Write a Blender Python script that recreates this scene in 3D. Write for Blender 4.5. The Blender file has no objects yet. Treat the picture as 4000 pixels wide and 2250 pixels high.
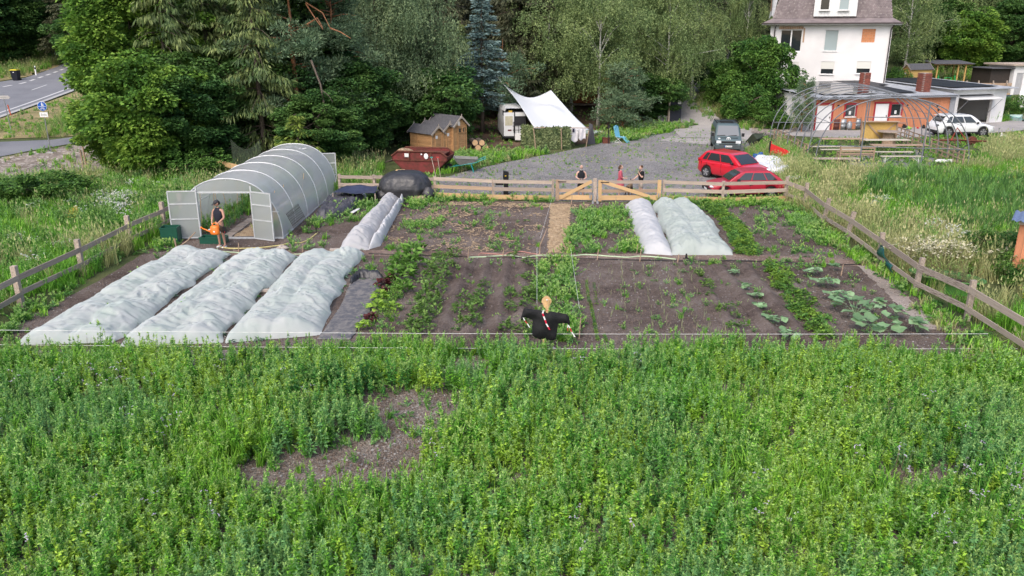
import bpy, bmesh, math, random
import numpy as np
from mathutils import Vector, Matrix, Euler
R = math.radians
C = bpy.context.scene.collection
sc = bpy.context.scene
rng = np.random.default_rng(7)
random.seed(7)

# ------------------------------------------------------------------ camera, world, sun, exposure
CAMH = 7.8
FPX = 3100.0                       # focal length in photograph pixels (4000 wide)
PITCH = math.atan(1005/FPX)
cam_d = bpy.data.cameras.new('camera'); cam = bpy.data.objects.new('camera', cam_d); C.objects.link(cam)
cam.location = (0, 0, CAMH); cam.rotation_euler = (math.pi/2-PITCH, 0, 0)
cam_d.sensor_width = 36; cam_d.lens = FPX/4000*36; cam_d.clip_end = 2000; cam_d.clip_start = .2
sc.camera = cam
w = bpy.data.worlds.new('World'); sc.world = w; w.use_nodes = True
nt = w.node_tree; bg = nt.nodes['Background']
sky = nt.nodes.new('ShaderNodeTexSky'); sky.sky_type = 'NISHITA'; sky.sun_disc = False
SUN_EL, SUN_AZ = R(48), R(205)
sky.sun_elevation = SUN_EL; sky.sun_rotation = SUN_AZ
sky.air_density = 1.0; sky.dust_density = 3.5; sky.ozone_density = 1.0
nt.links.new(sky.outputs[0], bg.inputs[0]); bg.inputs[1].default_value = 0.15
sd = bpy.data.lights.new('sun', 'SUN'); sun = bpy.data.objects.new('sun', sd); C.objects.link(sun)
sd.energy = 1.1; sd.angle = R(50); sd.color = (1, .93, .84)
_d = Vector((math.sin(SUN_AZ)*math.cos(SUN_EL), math.cos(SUN_AZ)*math.cos(SUN_EL), math.sin(SUN_EL)))
sun.rotation_euler = _d.to_track_quat('Z', 'Y').to_euler()
sc.view_settings.view_transform = 'Standard'; sc.view_settings.look = 'None'
sc.view_settings.gamma = 1; sc.view_settings.use_curve_mapping = False
sc.view_settings.exposure = 0.78

# ------------------------------------------------------------------ terrain and sight lines
def sst(a, b, t):
    t = np.clip((t-a)/(b-a), 0, 1); return t*t*(3-2*t)
def ramp(t, k=3.0):                      # soft max(t,0)
    return np.where(t > 12*k, t, k*np.log1p(np.exp(np.clip(t/k, -30, 12))))*np.where(t < -4*k, 0, 1)
def terr(x, y):
    x = np.asarray(x, float); y = np.asarray(y, float)
    wl = 1-sst(-30, -17, x); wr = sst(14, 26, x)
    y0 = 49+(1-wl)*21+wr*12
    z = 0.088*np.maximum(0, y-y0)
    z = z+wr*0.22*np.clip(y-78, 0, 10)
    # rocky bank between the drive and the house
    z = z+1.3*np.exp(-(((x-19)/4.5)**2+((y-76)/6.5)**2)*1.2)*sst(66, 71, y)
    z = z+0.30*np.maximum(0, y-125)
    z = np.where((y < 48), 0, z)
    # left meadow dips a little and swells beyond the fence
    return z
def terr1(x, y): return float(terr(x, y))
CT, ST = math.cos(PITCH), math.sin(PITCH)
def ray(u, v):
    a = (u-2000)/FPX; b = -(v-1125)/FPX
    return Vector((a, CT+b*ST, -ST+b*CT))
def G(u, v, z=None):
    """ground point seen at photograph pixel u,v"""
    d = ray(u, v)
    if z is not None:
        t = (z-CAMH)/d.z; return Vector((d.x*t, d.y*t, z))
    prev = 5.0; t = 5.0
    while t < 400:
        if CAMH+d.z*t < terr1(d.x*t, d.y*t): break
        prev = t; t += 1.0
    a, b = prev, t
    for _ in range(18):
        m = (a+b)/2
        if CAMH+d.z*m < terr1(d.x*m, d.y*m): b = m
        else: a = m
    return Vector((d.x*b, d.y*b, terr1(d.x*b, d.y*b)))
def AT(u, v, Y):
    """point at pixel u,v at distance Y"""
    d = ray(u, v); t = Y/d.y; return Vector((d.x*t, Y, CAMH+d.z*t))
def XG(u, Y, z=None):
    """ground point in column u at distance Y"""
    v = 1125
    zz = 0 if z is None else z
    for _ in range(6):
        dep = Y*CT+(CAMH-zz)*ST; X = (u-2000)/FPX*dep
        if z is None: zz = terr1(X, Y)
    return Vector((X, Y, zz))

# ------------------------------------------------------------------ materials
MATS = {}
def _new(name):
    m = bpy.data.materials.new(name); m.use_nodes = True
    t = m.node_tree; p = t.nodes['Principled BSDF']; return m, t, p
def _spec(p, s):
    p.inputs['Specular IOR Level'].default_value = s
def mat(name, c, rough=.7, c2=None, scale=6, bump=0, bscale=40, metal=0, spec=.3, rnd=.0, det=5, stretch=None, pos=False, lo=.35, hi=.65, coat=0):
    if name in MATS: return MATS[name]
    m, t, p = _new(name); N = t.nodes; L = t.links
    p.inputs['Roughness'].default_value = rough; p.inputs['Metallic'].default_value = metal; _spec(p, spec)
    if coat: p.inputs['Coat Weight'].default_value = coat; p.inputs['Coat Roughness'].default_value = .08
    if c2 is None: c2 = tuple(max(0, k*.78) for k in c)
    co = N.new('ShaderNodeNewGeometry') if pos else N.new('ShaderNodeTexCoord')
    out = co.outputs['Position'] if pos else co.outputs['Object']
    if stretch:
        mp = N.new('ShaderNodeMapping'); mp.inputs['Scale'].default_value = stretch; L.new(out, mp.inputs[0]); out = mp.outputs[0]
    if rnd:
        oi = N.new('ShaderNodeObjectInfo'); ad = N.new('ShaderNodeVectorMath'); ad.operation = 'MULTIPLY_ADD'
        L.new(oi.outputs['Random'], ad.inputs[0]); ad.inputs[1].default_value = (37, 51, 23); L.new(out, ad.inputs[2]); out = ad.outputs[0]
    n = N.new('ShaderNodeTexNoise'); n.inputs['Scale'].default_value = scale; n.inputs['Detail'].default_value = det; n.inputs['Roughness'].default_value = .62
    L.new(out, n.inputs['Vector'])
    r = N.new('ShaderNodeValToRGB'); r.color_ramp.elements[0].position = lo; r.color_ramp.elements[1].position = hi
    r.color_ramp.elements[0].color = (*c2, 1); r.color_ramp.elements[1].color = (*c, 1)
    L.new(n.outputs[0], r.inputs[0]); col = r.outputs[0]
    if rnd:
        h = N.new('ShaderNodeHueSaturation'); mr = N.new('ShaderNodeMapRange')
        mr.inputs[3].default_value = 1-rnd; mr.inputs[4].default_value = 1+rnd
        L.new(oi.outputs['Random'], mr.inputs[0]); L.new(mr.outputs[0], h.inputs['Value']); L.new(col, h.inputs['Color']); col = h.outputs[0]
    L.new(col, p.inputs['Base Color'])
    if bump:
        b = N.new('ShaderNodeBump'); b.inputs['Strength'].default_value = bump; b.inputs['Distance'].default_value = .03
        n2 = N.new('ShaderNodeTexNoise'); n2.inputs['Scale'].default_value = bscale; n2.inputs['Detail'].default_value = 6
        L.new(out, n2.inputs['Vector']); L.new(n2.outputs[0], b.inputs['Height']); L.new(b.outputs[0], p.inputs['Normal'])
    MATS[name] = m; return m
def fol(name, cA, cB, cC=None, scale=.5, trans=.35, isl=.35, rough=.55):
    """foliage: patches of three greens by place, each leaf a little different"""
    if name in MATS: return MATS[name]
    m, t, p = _new(name); N = t.nodes; L = t.links
    p.inputs['Roughness'].default_value = rough; _spec(p, .25)
    g = N.new('ShaderNodeNewGeometry')
    n = N.new('ShaderNodeTexNoise'); n.inputs['Scale'].default_value = scale; n.inputs['Detail'].default_value = 4; n.inputs['Roughness'].default_value = .6
    L.new(g.outputs['Position'], n.inputs['Vector'])
    ad = N.new('ShaderNodeMath'); ad.operation = 'MULTIPLY_ADD'; ad.inputs[1].default_value = .22; 
    L.new(g.outputs['Random Per Island'], ad.inputs[0]); L.new(n.outputs[0], ad.inputs[2])
    r = N.new('ShaderNodeValToRGB'); e = r.color_ramp.elements
    e[0].position = .42; e[1].position = .78; e[0].color = (*cA, 1); e[1].color = (*cB, 1)
    if cC:
        k = e.new(.6); k.color = (*cC, 1)
    L.new(ad.outputs[0], r.inputs[0])
    h = N.new('ShaderNodeHueSaturation'); mr = N.new('ShaderNodeMapRange'); mr.inputs[3].default_value = 1-isl; mr.inputs[4].default_value = 1+isl
    L.new(g.outputs['Random Per Island'], mr.inputs[0]); L.new(mr.outputs[0], h.inputs['Value']); L.new(r.outputs[0], h.inputs['Color'])
    L.new(h.outputs[0], p.inputs['Base Color'])
    tr = N.new('ShaderNodeBsdfTranslucent'); L.new(h.outputs[0], tr.inputs[0])
    mx = N.new('ShaderNodeMixShader'); mx.inputs[0].default_value = trans
    L.new(p.outputs[0], mx.inputs[1]); L.new(tr.outputs[0], mx.inputs[2]); L.new(mx.outputs[0], N['Material Output'].inputs[0])
    MATS[name] = m; return m
def soil(name, cols, sc1=.35, sc2=9, chips=.5, bump=.6, chipc=(.42, .38, .33), pos=None, vor=26):
    """earth or gravel: large damp/dry patches, fine grain, pale chips"""
    if name in MATS: return MATS[name]
    m, t, p = _new(name); N = t.nodes; L = t.links
    p.inputs['Roughness'].default_value = .92; _spec(p, .15)
    g = N.new('ShaderNodeNewGeometry'); P = g.outputs['Position']
    def noise(s, d=6, ro=.65):
        n = N.new('ShaderNodeTexNoise'); n.inputs['Scale'].default_value = s; n.inputs['Detail'].default_value = d; n.inputs['Roughness'].default_value = ro
        L.new(P, n.inputs['Vector']); return n.outputs[0]
    big, fine = noise(sc1, 5), noise(sc2, 8, .75)
    ad = N.new('ShaderNodeMath'); ad.operation = 'MULTIPLY_ADD'; ad.inputs[1].default_value = .55; L.new(fine, ad.inputs[0])
    sb = N.new('ShaderNodeMath'); sb.operation = 'SUBTRACT'; L.new(big, sb.inputs[0]); sb.inputs[1].default_value = .27; L.new(sb.outputs[0], ad.inputs[2])
    r = N.new('ShaderNodeValToRGB'); e = r.color_ramp.elements
    while len(e) < len(cols): e.new(.5)
    for i, c in enumerate(cols):
        e[i].position = .33+.34*i/(len(cols)-1); e[i].color = (*c, 1)
    L.new(ad.outputs[0], r.inputs[0]); col = r.outputs[0]
    vo = N.new('ShaderNodeTexVoronoi'); vo.inputs['Scale'].default_value = vor; L.new(P, vo.inputs['Vector'])
    cr = N.new('ShaderNodeValToRGB'); cr.color_ramp.elements[0].position = 1-chips*.35; cr.color_ramp.elements[1].position = min(1, 1-chips*.35+.05)
    sx = N.new('ShaderNodeSeparateColor'); L.new(vo.outputs['Color'], sx.inputs[0]); L.new(sx.outputs[0], cr.inputs[0])
    mx = N.new('ShaderNodeMix'); mx.data_type = 'RGBA'; L.new(cr.outputs[0], mx.inputs[0]); L.new(col, mx.inputs[6]); mx.inputs[7].default_value = (*chipc, 1)
    L.new(mx.outputs[2], p.inputs['Base Color'])
    b = N.new('ShaderNodeBump'); b.inputs['Strength'].default_value = bump; b.inputs['Distance'].default_value = .05
    hh = N.new('ShaderNodeMath'); hh.operation = 'ADD'; L.new(noise(14, 8, .8), hh.inputs[0]); L.new(vo.outputs['Distance'], hh.inputs[1]); L.new(hh.outputs[0], b.inputs['Height'])
    L.new(b.outputs[0], p.inputs['Normal'])
    MATS[name] = m; return m
def sheer(name, c, alpha=.25, rough=.6, trans=.45, c2=None, scale=3, weave=0, tl=None):
    """thin cloth, net or film that lets part of the light and of what lies behind through"""
    if name in MATS: return MATS[name]
    m, t, p = _new(name); N = t.nodes; L = t.links
    p.inputs['Roughness'].default_value = rough; _spec(p, .3)
    g = N.new('ShaderNodeNewGeometry')
    n = N.new('ShaderNodeTexNoise'); n.inputs['Scale'].default_value = scale; n.inputs['Detail'].default_value = 5
    L.new(g.outputs['Position'], n.inputs['Vector'])
    r = N.new('ShaderNodeValToRGB'); r.color_ramp.elements[0].position = .4; r.color_ramp.elements[1].position = .62
    r.color_ramp.elements[0].color = (*(c2 or c), 1); r.color_ramp.elements[1].color = (*c, 1)
    L.new(n.outputs[0], r.inputs[0]); L.new(r.outputs[0], p.inputs['Base Color'])
    tr = N.new('ShaderNodeBsdfTranslucent'); L.new(r.outputs[0], tr.inputs[0])
    m1 = N.new('ShaderNodeMixShader'); m1.inputs[0].default_value = trans; L.new(p.outputs[0], m1.inputs[1]); L.new(tr.outputs[0], m1.inputs[2])
    tp = N.new('ShaderNodeBsdfTransparent'); tp.inputs[0].default_value = (*(tl or (1, 1, 1)), 1)
    m2 = N.new('ShaderNodeMixShader'); m2.inputs[0].default_value = alpha
    L.new(m1.outputs[0], m2.inputs[1]); L.new(tp.outputs[0], m2.inputs[2]); L.new(m2.outputs[0], N['Material Output'].inputs[0])
    MATS[name] = m; return m
def shell(name, c, lo=.15, hi=.62, rough=.12):
    """clear ribbed plastic: seen square-on it lets more through than seen at a slant"""
    m, t, p = _new(name); N = t.nodes; L = t.links; p.inputs['Base Color'].default_value = (*c, 1); p.inputs['Roughness'].default_value = rough; _spec(p, .6)
    g = N.new('ShaderNodeNewGeometry'); n = N.new('ShaderNodeTexNoise'); n.inputs['Scale'].default_value = 1.3; L.new(g.outputs['Position'], n.inputs['Vector'])
    b = N.new('ShaderNodeBump'); b.inputs['Strength'].default_value = .25; b.inputs['Distance'].default_value = .1; L.new(n.outputs[0], b.inputs['Height']); L.new(b.outputs[0], p.inputs['Normal'])
    tr = N.new('ShaderNodeBsdfTranslucent'); tr.inputs[0].default_value = (*c, 1); m1 = N.new('ShaderNodeMixShader'); m1.inputs[0].default_value = .35; L.new(p.outputs[0], m1.inputs[1]); L.new(tr.outputs[0], m1.inputs[2])
    lw = N.new('ShaderNodeLayerWeight'); lw.inputs[0].default_value = .5; mr = N.new('ShaderNodeMapRange'); mr.inputs[3].default_value = hi; mr.inputs[4].default_value = lo; L.new(lw.outputs['Facing'], mr.inputs[0])
    tp = N.new('ShaderNodeBsdfTransparent'); m2 = N.new('ShaderNodeMixShader'); L.new(mr.outputs[0], m2.inputs[0]); L.new(m1.outputs[0], m2.inputs[1]); L.new(tp.outputs[0], m2.inputs[2]); L.new(m2.outputs[0], N['Material Output'].inputs[0])
    MATS[name] = m; return m
def glass(name='glass_dark', c=(.02, .025, .03), alpha=.0, rough=.06):
    if name in MATS: return MATS[name]
    m, t, p = _new(name); p.inputs['Base Color'].default_value = (*c, 1); p.inputs['Roughness'].default_value = rough; _spec(p, .8)
    if alpha:
        N = t.nodes; L = t.links; tp = N.new('ShaderNodeBsdfTransparent'); mx = N.new('ShaderNodeMixShader'); mx.inputs[0].default_value = alpha
        L.new(p.outputs[0], mx.inputs[1]); L.new(tp.outputs[0], mx.inputs[2]); L.new(mx.outputs[0], N['Material Output'].inputs[0])
    MATS[name] = m; return m

WOOD_GREY = mat('weathered_wood', (.50, .41, .34), c2=(.29, .23, .19), scale=4, stretch=(1, 6, 6), rnd=.16, bump=.5, bscale=20, rough=.85)
WOOD_NEW = mat('new_wood', (.62, .42, .22), c2=(.50, .32, .16), scale=3, stretch=(1, 5, 5), rnd=.1, bump=.2, rough=.7)
WOOD_MID = mat('tan_wood', (.46, .33, .23), c2=(.30, .21, .15), scale=4, stretch=(1, 6, 6), rnd=.12, bump=.3, rough=.8)
SHEDWOOD = mat('shed_wood', (.52, .31, .15), c2=(.33, .18, .085), scale=3, stretch=(1, 4, 4), rnd=.16, bump=.3, rough=.75)
BLACK = mat('black_plastic', (.018, .018, .02), rough=.45, spec=.4)
RUBBER = mat('rubber', (.02, .02, .02), rough=.85)
STEEL = mat('galvanised_steel', (.42, .43, .45), c2=(.3, .31, .33), rough=.42, metal=.6, scale=8)
ALU = mat('painted_aluminium', (.62, .64, .66), c2=(.5, .52, .54), rough=.4, metal=.2)
RUST = mat('rusty_steel', (.17, .055, .035), c2=(.08, .032, .025), rough=.85, scale=7, bump=.4)
WHITE = mat('white_paint', (.78, .78, .78), c2=(.70, .70, .70), rough=.5, scale=1.5)
PAPER = mat('white_paper', (.75, .75, .74), rough=.8)
CLOTHBLACK = mat('black_cloth', (.012, .012, .014), rough=.75, bump=.12, bscale=9)

# ------------------------------------------------------------------ objects
def props(o, label=None, cat=None, group=None, kind=None):
    if label: o['label'] = label
    if cat: o['category'] = cat
    if group: o['group'] = group
    if kind: o['kind'] = kind
    return o
def thing(name, label, cat, loc=(0, 0, 0), rz=0, group=None):
    o = bpy.data.objects.new(name, None); C.objects.link(o); o.empty_display_size = .2
    o.location = loc; o.rotation_euler = (0, 0, rz); return props(o, label, cat, group)
def mesh(name, v, f, m, smooth=False):
    me = bpy.data.meshes.new(name); me.from_pydata([tuple(p) for p in v], [], f); me.update()
    for k in (m if isinstance(m, (list, tuple)) else [m]): me.materials.append(k)
    if smooth: me.polygons.foreach_set('use_smooth', [True]*len(me.polygons))
    return me
def put(name, me, parent=None, loc=(0, 0, 0), rot=(0, 0, 0), scale=(1, 1, 1), **k):
    o = bpy.data.objects.new(name, me); C.objects.link(o); o.parent = parent
    o.location = loc; o.rotation_euler = rot; o.scale = scale; return props(o, **k) if k else o
_cubes = {}
def cube(m):
    if m.name not in _cubes:
        v = [(x, y, z) for x in (-.5, .5) for y in (-.5, .5) for z in (-.5, .5)]
        f = [(0, 1, 3, 2), (4, 6, 7, 5), (0, 4, 5, 1), (2, 3, 7, 6), (0, 2, 6, 4), (1, 5, 7, 3)]
        _cubes[m.name] = mesh('board_'+m.name, v, f, m)
    return _cubes[m.name]
def bx(name, parent, c, s, m, rot=(0, 0, 0), **k):
    return put(name, cube(m), parent, c, rot, s, **k)
def bar(name, parent, a, b, wy, hz, m, roll=0, **k):
    """board from a to b, wy thick, hz high"""
    a, b = Vector(a), Vector(b); d = b-a
    e = d.to_track_quat('X', 'Z').to_euler()
    if roll: e = (d.to_track_quat('X', 'Z').to_matrix() @ Matrix.Rotation(roll, 3, 'X')).to_euler()
    return put(name, cube(m), parent, (a+b)/2, e, (d.length, wy, hz), **k)
class MB:
    def __init__(s): s.v = []; s.f = []; s.mi = []
    def add(s, v, f, mi=0):
        n = len(s.v); s.v += [tuple(p) for p in v]; s.f += [tuple(i+n for i in q) for q in f]; s.mi += [mi]*len(f); return s
    def box(s, c, d, rot=None, mi=0):
        v = [Vector(((x)*d[0]/2, y*d[1]/2, z*d[2]/2)) for x in (-1, 1) for y in (-1, 1) for z in (-1, 1)]
        if rot: M = Euler(rot).to_matrix(); v = [M @ p for p in v]
        c = Vector(c)
        return s.add([p+c for p in v], [(0, 1, 3, 2), (4, 6, 7, 5), (0, 4, 5, 1), (2, 3, 7, 6), (0, 2, 6, 4), (1, 5, 7, 3)], mi)
    def beam(s, a, b, w, h, mi=0):
        a, b = Vector(a), Vector(b); d = b-a
        return s.box((a+b)/2, (d.length, w, h), d.to_track_quat('X', 'Z').to_euler(), mi)
    def tube(s, pts, r, n=6, mi=0, cap=True):
        pts = [Vector(p) for p in pts]; m = len(pts)
        rs = r if isinstance(r, (list, tuple)) else [r]*m
        up = Vector((0, 0, 1)); rings = []
        for i, p in enumerate(pts):
            t = (pts[min(i+1, m-1)]-pts[max(i-1, 0)]).normalized()
            a = t.cross(up)
            if a.length < 1e-3: a = t.cross(Vector((1, 0, 0)))
            a.normalize(); b = t.cross(a).normalized(); 
            rings += [p+(a*math.cos(6.2832*k/n)+b*math.sin(6.2832*k/n))*rs[i] for k in range(n)]
        f = [(i*n+k, i*n+(k+1) % n, (i+1)*n+(k+1) % n, (i+1)*n+k) for i in range(m-1) for k in range(n)]
        if cap: f += [tuple(range(n-1, -1, -1)), tuple((m-1)*n+k for k in range(n))]
        return s.add(rings, f, mi)
    def cyl(s, a, b, r, r2=None, n=12, mi=0): return s.tube([a, b], [r, r if r2 is None else r2], n, mi)
    def lathe(s, prof, n=16, c=(0, 0, 0), mi=0):
        c = Vector(c); v = []
        for (r, z) in prof: v += [c+Vector((r*math.cos(6.2832*k/n), r*math.sin(6.2832*k/n), z)) for k in range(n)]
        f = [(i*n+k, i*n+(k+1) % n, (i+1)*n+(k+1) % n, (i+1)*n+k) for i in range(len(prof)-1) for k in range(n)]
        return s.add(v, f, mi)
    def prism(s, poly, a, b, mi=0):
        """poly in XZ plane extruded along Y from a to b"""
        n = len(poly); v = [(x, a, z) for x, z in poly]+[(x, b, z) for x, z in poly]
        f = [tuple(range(n)), tuple(range(2*n-1, n-1, -1))]+[(i, i+n, (i+1) % n+n, (i+1) % n) for i in range(n)]
        return s.add(v, f, mi)
    def ell(s, c, r, n=10, m=7, mi=0, rot=None):
        c = Vector(c); v = []; Mx = Euler(rot).to_matrix() if rot else None
        for j in range(m+1):
            th = math.pi*j/m
            for k in range(n):
                p = Vector((r[0]*math.sin(th)*math.cos(6.2832*k/n), r[1]*math.sin(th)*math.sin(6.2832*k/n), r[2]*math.cos(th)))
                v.append(c+(Mx @ p if Mx else p))
        return s.add(v, [(j*n+k, (j+1)*n+k, (j+1)*n+(k+1) % n, j*n+(k+1) % n) for j in range(m) for k in range(n)], mi)
    def build(s, name, m, parent=None, loc=(0, 0, 0), smooth=False, **k):
        me = mesh(name, s.v, s.f, m, smooth)
        if isinstance(m, (list, tuple)) and len(m) > 1: me.polygons.foreach_set('material_index', s.mi)
        bm = bmesh.new(); bm.from_mesh(me); bmesh.ops.recalc_face_normals(bm, faces=bm.faces); bm.to_mesh(me); bm.free()
        return put(name, me, parent, loc, **k)
def solid(o, t, off=-1):
    md = o.modifiers.new('thickness', 'SOLIDIFY'); md.thickness = t; md.offset = off; return o
def copy_tree(o, parent=None):
    c = o.copy(); C.objects.link(c); c.parent = parent
    for ch in o.children: copy_tree(ch, c)
    return c
def sheet(name, rows, m, dz=.004, parent=None, drape=True, jit=0, **k):
    """surface lofted through rows of points, laid on the terrain"""
    nr, nc = len(rows), len(rows[0]); v = []
    for r in rows:
        for p in r:
            z = terr1(p[0], p[1])+dz if drape else p[2]
            v.append((p[0], p[1], z))
    f = [(i*nc+j, i*nc+j+1, (i+1)*nc+j+1, (i+1)*nc+j) for i in range(nr-1) for j in range(nc-1)]
    return put(name, mesh(name, v, f, m, True), parent, **k)
def resample(pl, n, jit=0, seed=0):
    pl = [Vector((p[0], p[1], 0)) for p in pl]; L = [0]
    for a, b in zip(pl, pl[1:]): L.append(L[-1]+(b-a).length)
    r = random.Random(seed); out = []
    for i in range(n):
        t = L[-1]*i/(n-1); k = max(j for j in range(len(L)-1) if L[j] <= t+1e-9); k = min(k, len(pl)-2)
        p = pl[k].lerp(pl[k+1], (t-L[k])/max(1e-9, L[k+1]-L[k]))
        if jit: p = p+Vector((r.uniform(-jit, jit), r.uniform(-jit, jit), 0))
        out.append(p)
    return out
def loft(A, B, na=40, nb=20, jit=.0, seed=0):
    a, b = resample(A, na, jit, seed), resample(B, na, jit, seed+1)
    return [[a[i].lerp(b[i], j/(nb-1)) for i in range(na)] for j in range(nb)]
def ribbon(pts, w, n=60, m=4, jit=0, seed=0):
    c = resample(pts, n); A = []; B = []; r = random.Random(seed)
    for i, p in enumerate(c):
        t = (c[min(i+1, n-1)]-c[max(i-1, 0)]).normalized(); q = Vector((-t.y, t.x, 0))
        A.append(p+q*(w/2+r.uniform(-jit, jit))); B.append(p-q*(w/2+r.uniform(-jit, jit)))
    return [[A[i].lerp(B[i], j/(m-1)) for i in range(n)] for j in range(m)]

# value noise for numpy
def vnoise(x, y, s=1.0, seed=0):
    x = np.asarray(x, float)*s; y = np.asarray(y, float)*s
    xi = np.floor(x).astype(int); yi = np.floor(y).astype(int); fx = x-xi; fy = y-yi
    def h(a, b):
        n = (a*374761393+b*668265263+seed*1442695041) & 0x7fffffff
        n = ((n ^ (n >> 13))*1274126177) & 0x7fffffff
        return ((n ^ (n >> 16)) & 0xffff)/65535.0
    fx = fx*fx*(3-2*fx); fy = fy*fy*(3-2*fy)
    return (h(xi, yi)*(1-fx)+h(xi+1, yi)*fx)*(1-fy)+(h(xi, yi+1)*(1-fx)+h(xi+1, yi+1)*fx)*fy
def fbm(x, y, s=1.0, seed=0, o=4):
    a = 0; k = .5; 
    for i in range(o): a = a+k*vnoise(x, y, s*2**i, seed+i); k *= .5
    return a/(1-.5**o)
def inpoly(px, py, poly):
    ins = np.zeros(len(px), bool); n = len(poly)
    for i in range(n):
        x1, y1 = poly[i][0], poly[i][1]; x2, y2 = poly[(i+1) % n][0], poly[(i+1) % n][1]
        c = ((y1 > py) != (y2 > py)) & (px < (x2-x1)*(py-y1)/(y2-y1+1e-12)+x1); ins ^= c
    return ins
def sample(poly, dens, seed=0, mask=None):
    r = np.random.default_rng(seed); xs = [p[0] for p in poly]; ys = [p[1] for p in poly]
    A = (max(xs)-min(xs))*(max(ys)-min(ys)); n = int(A*dens)
    x = r.uniform(min(xs), max(xs), n); y = r.uniform(min(ys), max(ys), n)
    k = inpoly(x, y, poly); x, y = x[k], y[k]
    if mask is not None:
        k = r.random(len(x)) < mask(x, y); x, y = x[k], y[k]
    return x, y
def PX(*uv): return [G(u, v) for u, v in uv]

def leafmesh(name, P, D, Nn, L, W, m, base=None, fold=0):
    """many rhombic leaves from arrays"""
    D = D/np.linalg.norm(D, axis=1)[:, None]; S = np.cross(D, Nn); S /= (np.linalg.norm(S, axis=1)[:, None]+1e-9)
    L = np.asarray(L)[:, None]; W = np.asarray(W)[:, None]; n = len(P)
    V = np.empty((n, 4, 3)); V[:, 0] = P; V[:, 1] = P+D*L*.45+S*W/2; V[:, 2] = P+D*L; V[:, 3] = P+D*L*.45-S*W/2
    if fold: 
        up = np.cross(S, D); V[:, 1] += up*W*fold; V[:, 3] += up*W*fold; V[:, 2] -= up*L*fold*.6
    V = V.reshape(-1, 3); F = np.arange(n*4, dtype=np.int32)
    bv, bf = (base if base else ([], []))
    nb = len(bv)
    allv = np.vstack([V, np.array(bv).reshape(-1, 3)]) if nb else V
    me = bpy.data.meshes.new(name); me.vertices.add(len(allv)); me.vertices.foreach_set('co', allv.ravel())
    loops = list(); 
    nl = n*4+sum(len(q) for q in bf); me.loops.add(nl); li = np.empty(nl, np.int32); li[:n*4] = F
    st = list(range(0, n*4, 4)); tot = [4]*n; k = n*4
    for q in bf:
        st.append(k); tot.append(len(q)); li[k:k+len(q)] = [i+n*4 for i in q]; k += len(q)
    me.loops.foreach_set('vertex_index', li); me.polygons.add(n+len(bf))
    me.polygons.foreach_set('loop_start', st); me.polygons.foreach_set('loop_total', tot)
    me.materials.append(m[0] if isinstance(m, (list, tuple)) else m)
    if nb:
        me.materials.append(m[1]); me.polygons.foreach_set('material_index', [0]*n+[1]*len(bf))
    me.update(); me.validate(); return me

# scattering of uncountable plants and stones: one object with geometry nodes
def pool(name, meshes):
    c = bpy.data.collections.new(name)
    for i, me in enumerate(meshes):
        o = bpy.data.objects.new('%s_%02d' % (name, i), me); c.objects.link(o)
    return c, len(meshes)
def scatter(name, label, cat, pl, x, y, s, z=None, tilt=.15, seed=0, parent=None, idx=None, zs=None):
    col, n = pl; r = np.random.default_rng(seed); N = len(x)
    if z is None: z = terr(x, y)
    me = bpy.data.meshes.new(name); me.vertices.add(N)
    me.vertices.foreach_set('co', np.stack([x, y, z], 1).astype(np.float32).ravel())
    a = me.attributes.new('rot', 'FLOAT_VECTOR', 'POINT')
    a.data.foreach_set('vector', np.stack([r.normal(0, tilt, N), r.normal(0, tilt, N), r.uniform(0, 6.283, N)], 1).astype(np.float32).ravel())
    a = me.attributes.new('scl', 'FLOAT_VECTOR', 'POINT'); s = np.broadcast_to(s, N)
    a.data.foreach_set('vector', np.stack([s, s, s*(1 if zs is None else zs)], 1).astype(np.float32).ravel())
    a = me.attributes.new('pick', 'INT', 'POINT'); a.data.foreach_set('value', (r.integers(0, n, N) if idx is None else idx).astype(np.int32))
    me.update()
    g = bpy.data.node_groups.new(name, 'GeometryNodeTree')
    g.interface.new_socket('Geometry', in_out='INPUT', socket_type='NodeSocketGeometry'); g.interface.new_socket('Geometry', in_out='OUTPUT', socket_type='NodeSocketGeometry')
    gi = g.nodes.new('NodeGroupInput'); go = g.nodes.new('NodeGroupOutput'); ip = g.nodes.new('GeometryNodeInstanceOnPoints')
    ci = g.nodes.new('GeometryNodeCollectionInfo'); ci.inputs['Collection'].default_value = col
    ci.inputs['Separate Children'].default_value = True; ci.inputs['Reset Children'].default_value = True
    def at(nm, ty):
        q = g.nodes.new('GeometryNodeInputNamedAttribute'); q.data_type = ty; q.inputs[0].default_value = nm; return q.outputs[0]
    g.links.new(gi.outputs[0], ip.inputs['Points']); g.links.new(ci.outputs[0], ip.inputs['Instance'])
    ip.inputs['Pick Instance'].default_value = True; g.links.new(at('pick', 'INT'), ip.inputs['Instance Index'])
    g.links.new(at('rot', 'FLOAT_VECTOR'), ip.inputs['Rotation']); g.links.new(at('scl', 'FLOAT_VECTOR'), ip.inputs['Scale'])
    g.links.new(ip.outputs[0], go.inputs[0])
    o = put(name, me, parent); md = o.modifiers.new('scatter', 'NODES'); md.node_group = g
    if parent is None: props(o, label, cat, None, 'stuff')
    else: o['kind'] = 'stuff'
    return o
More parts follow.
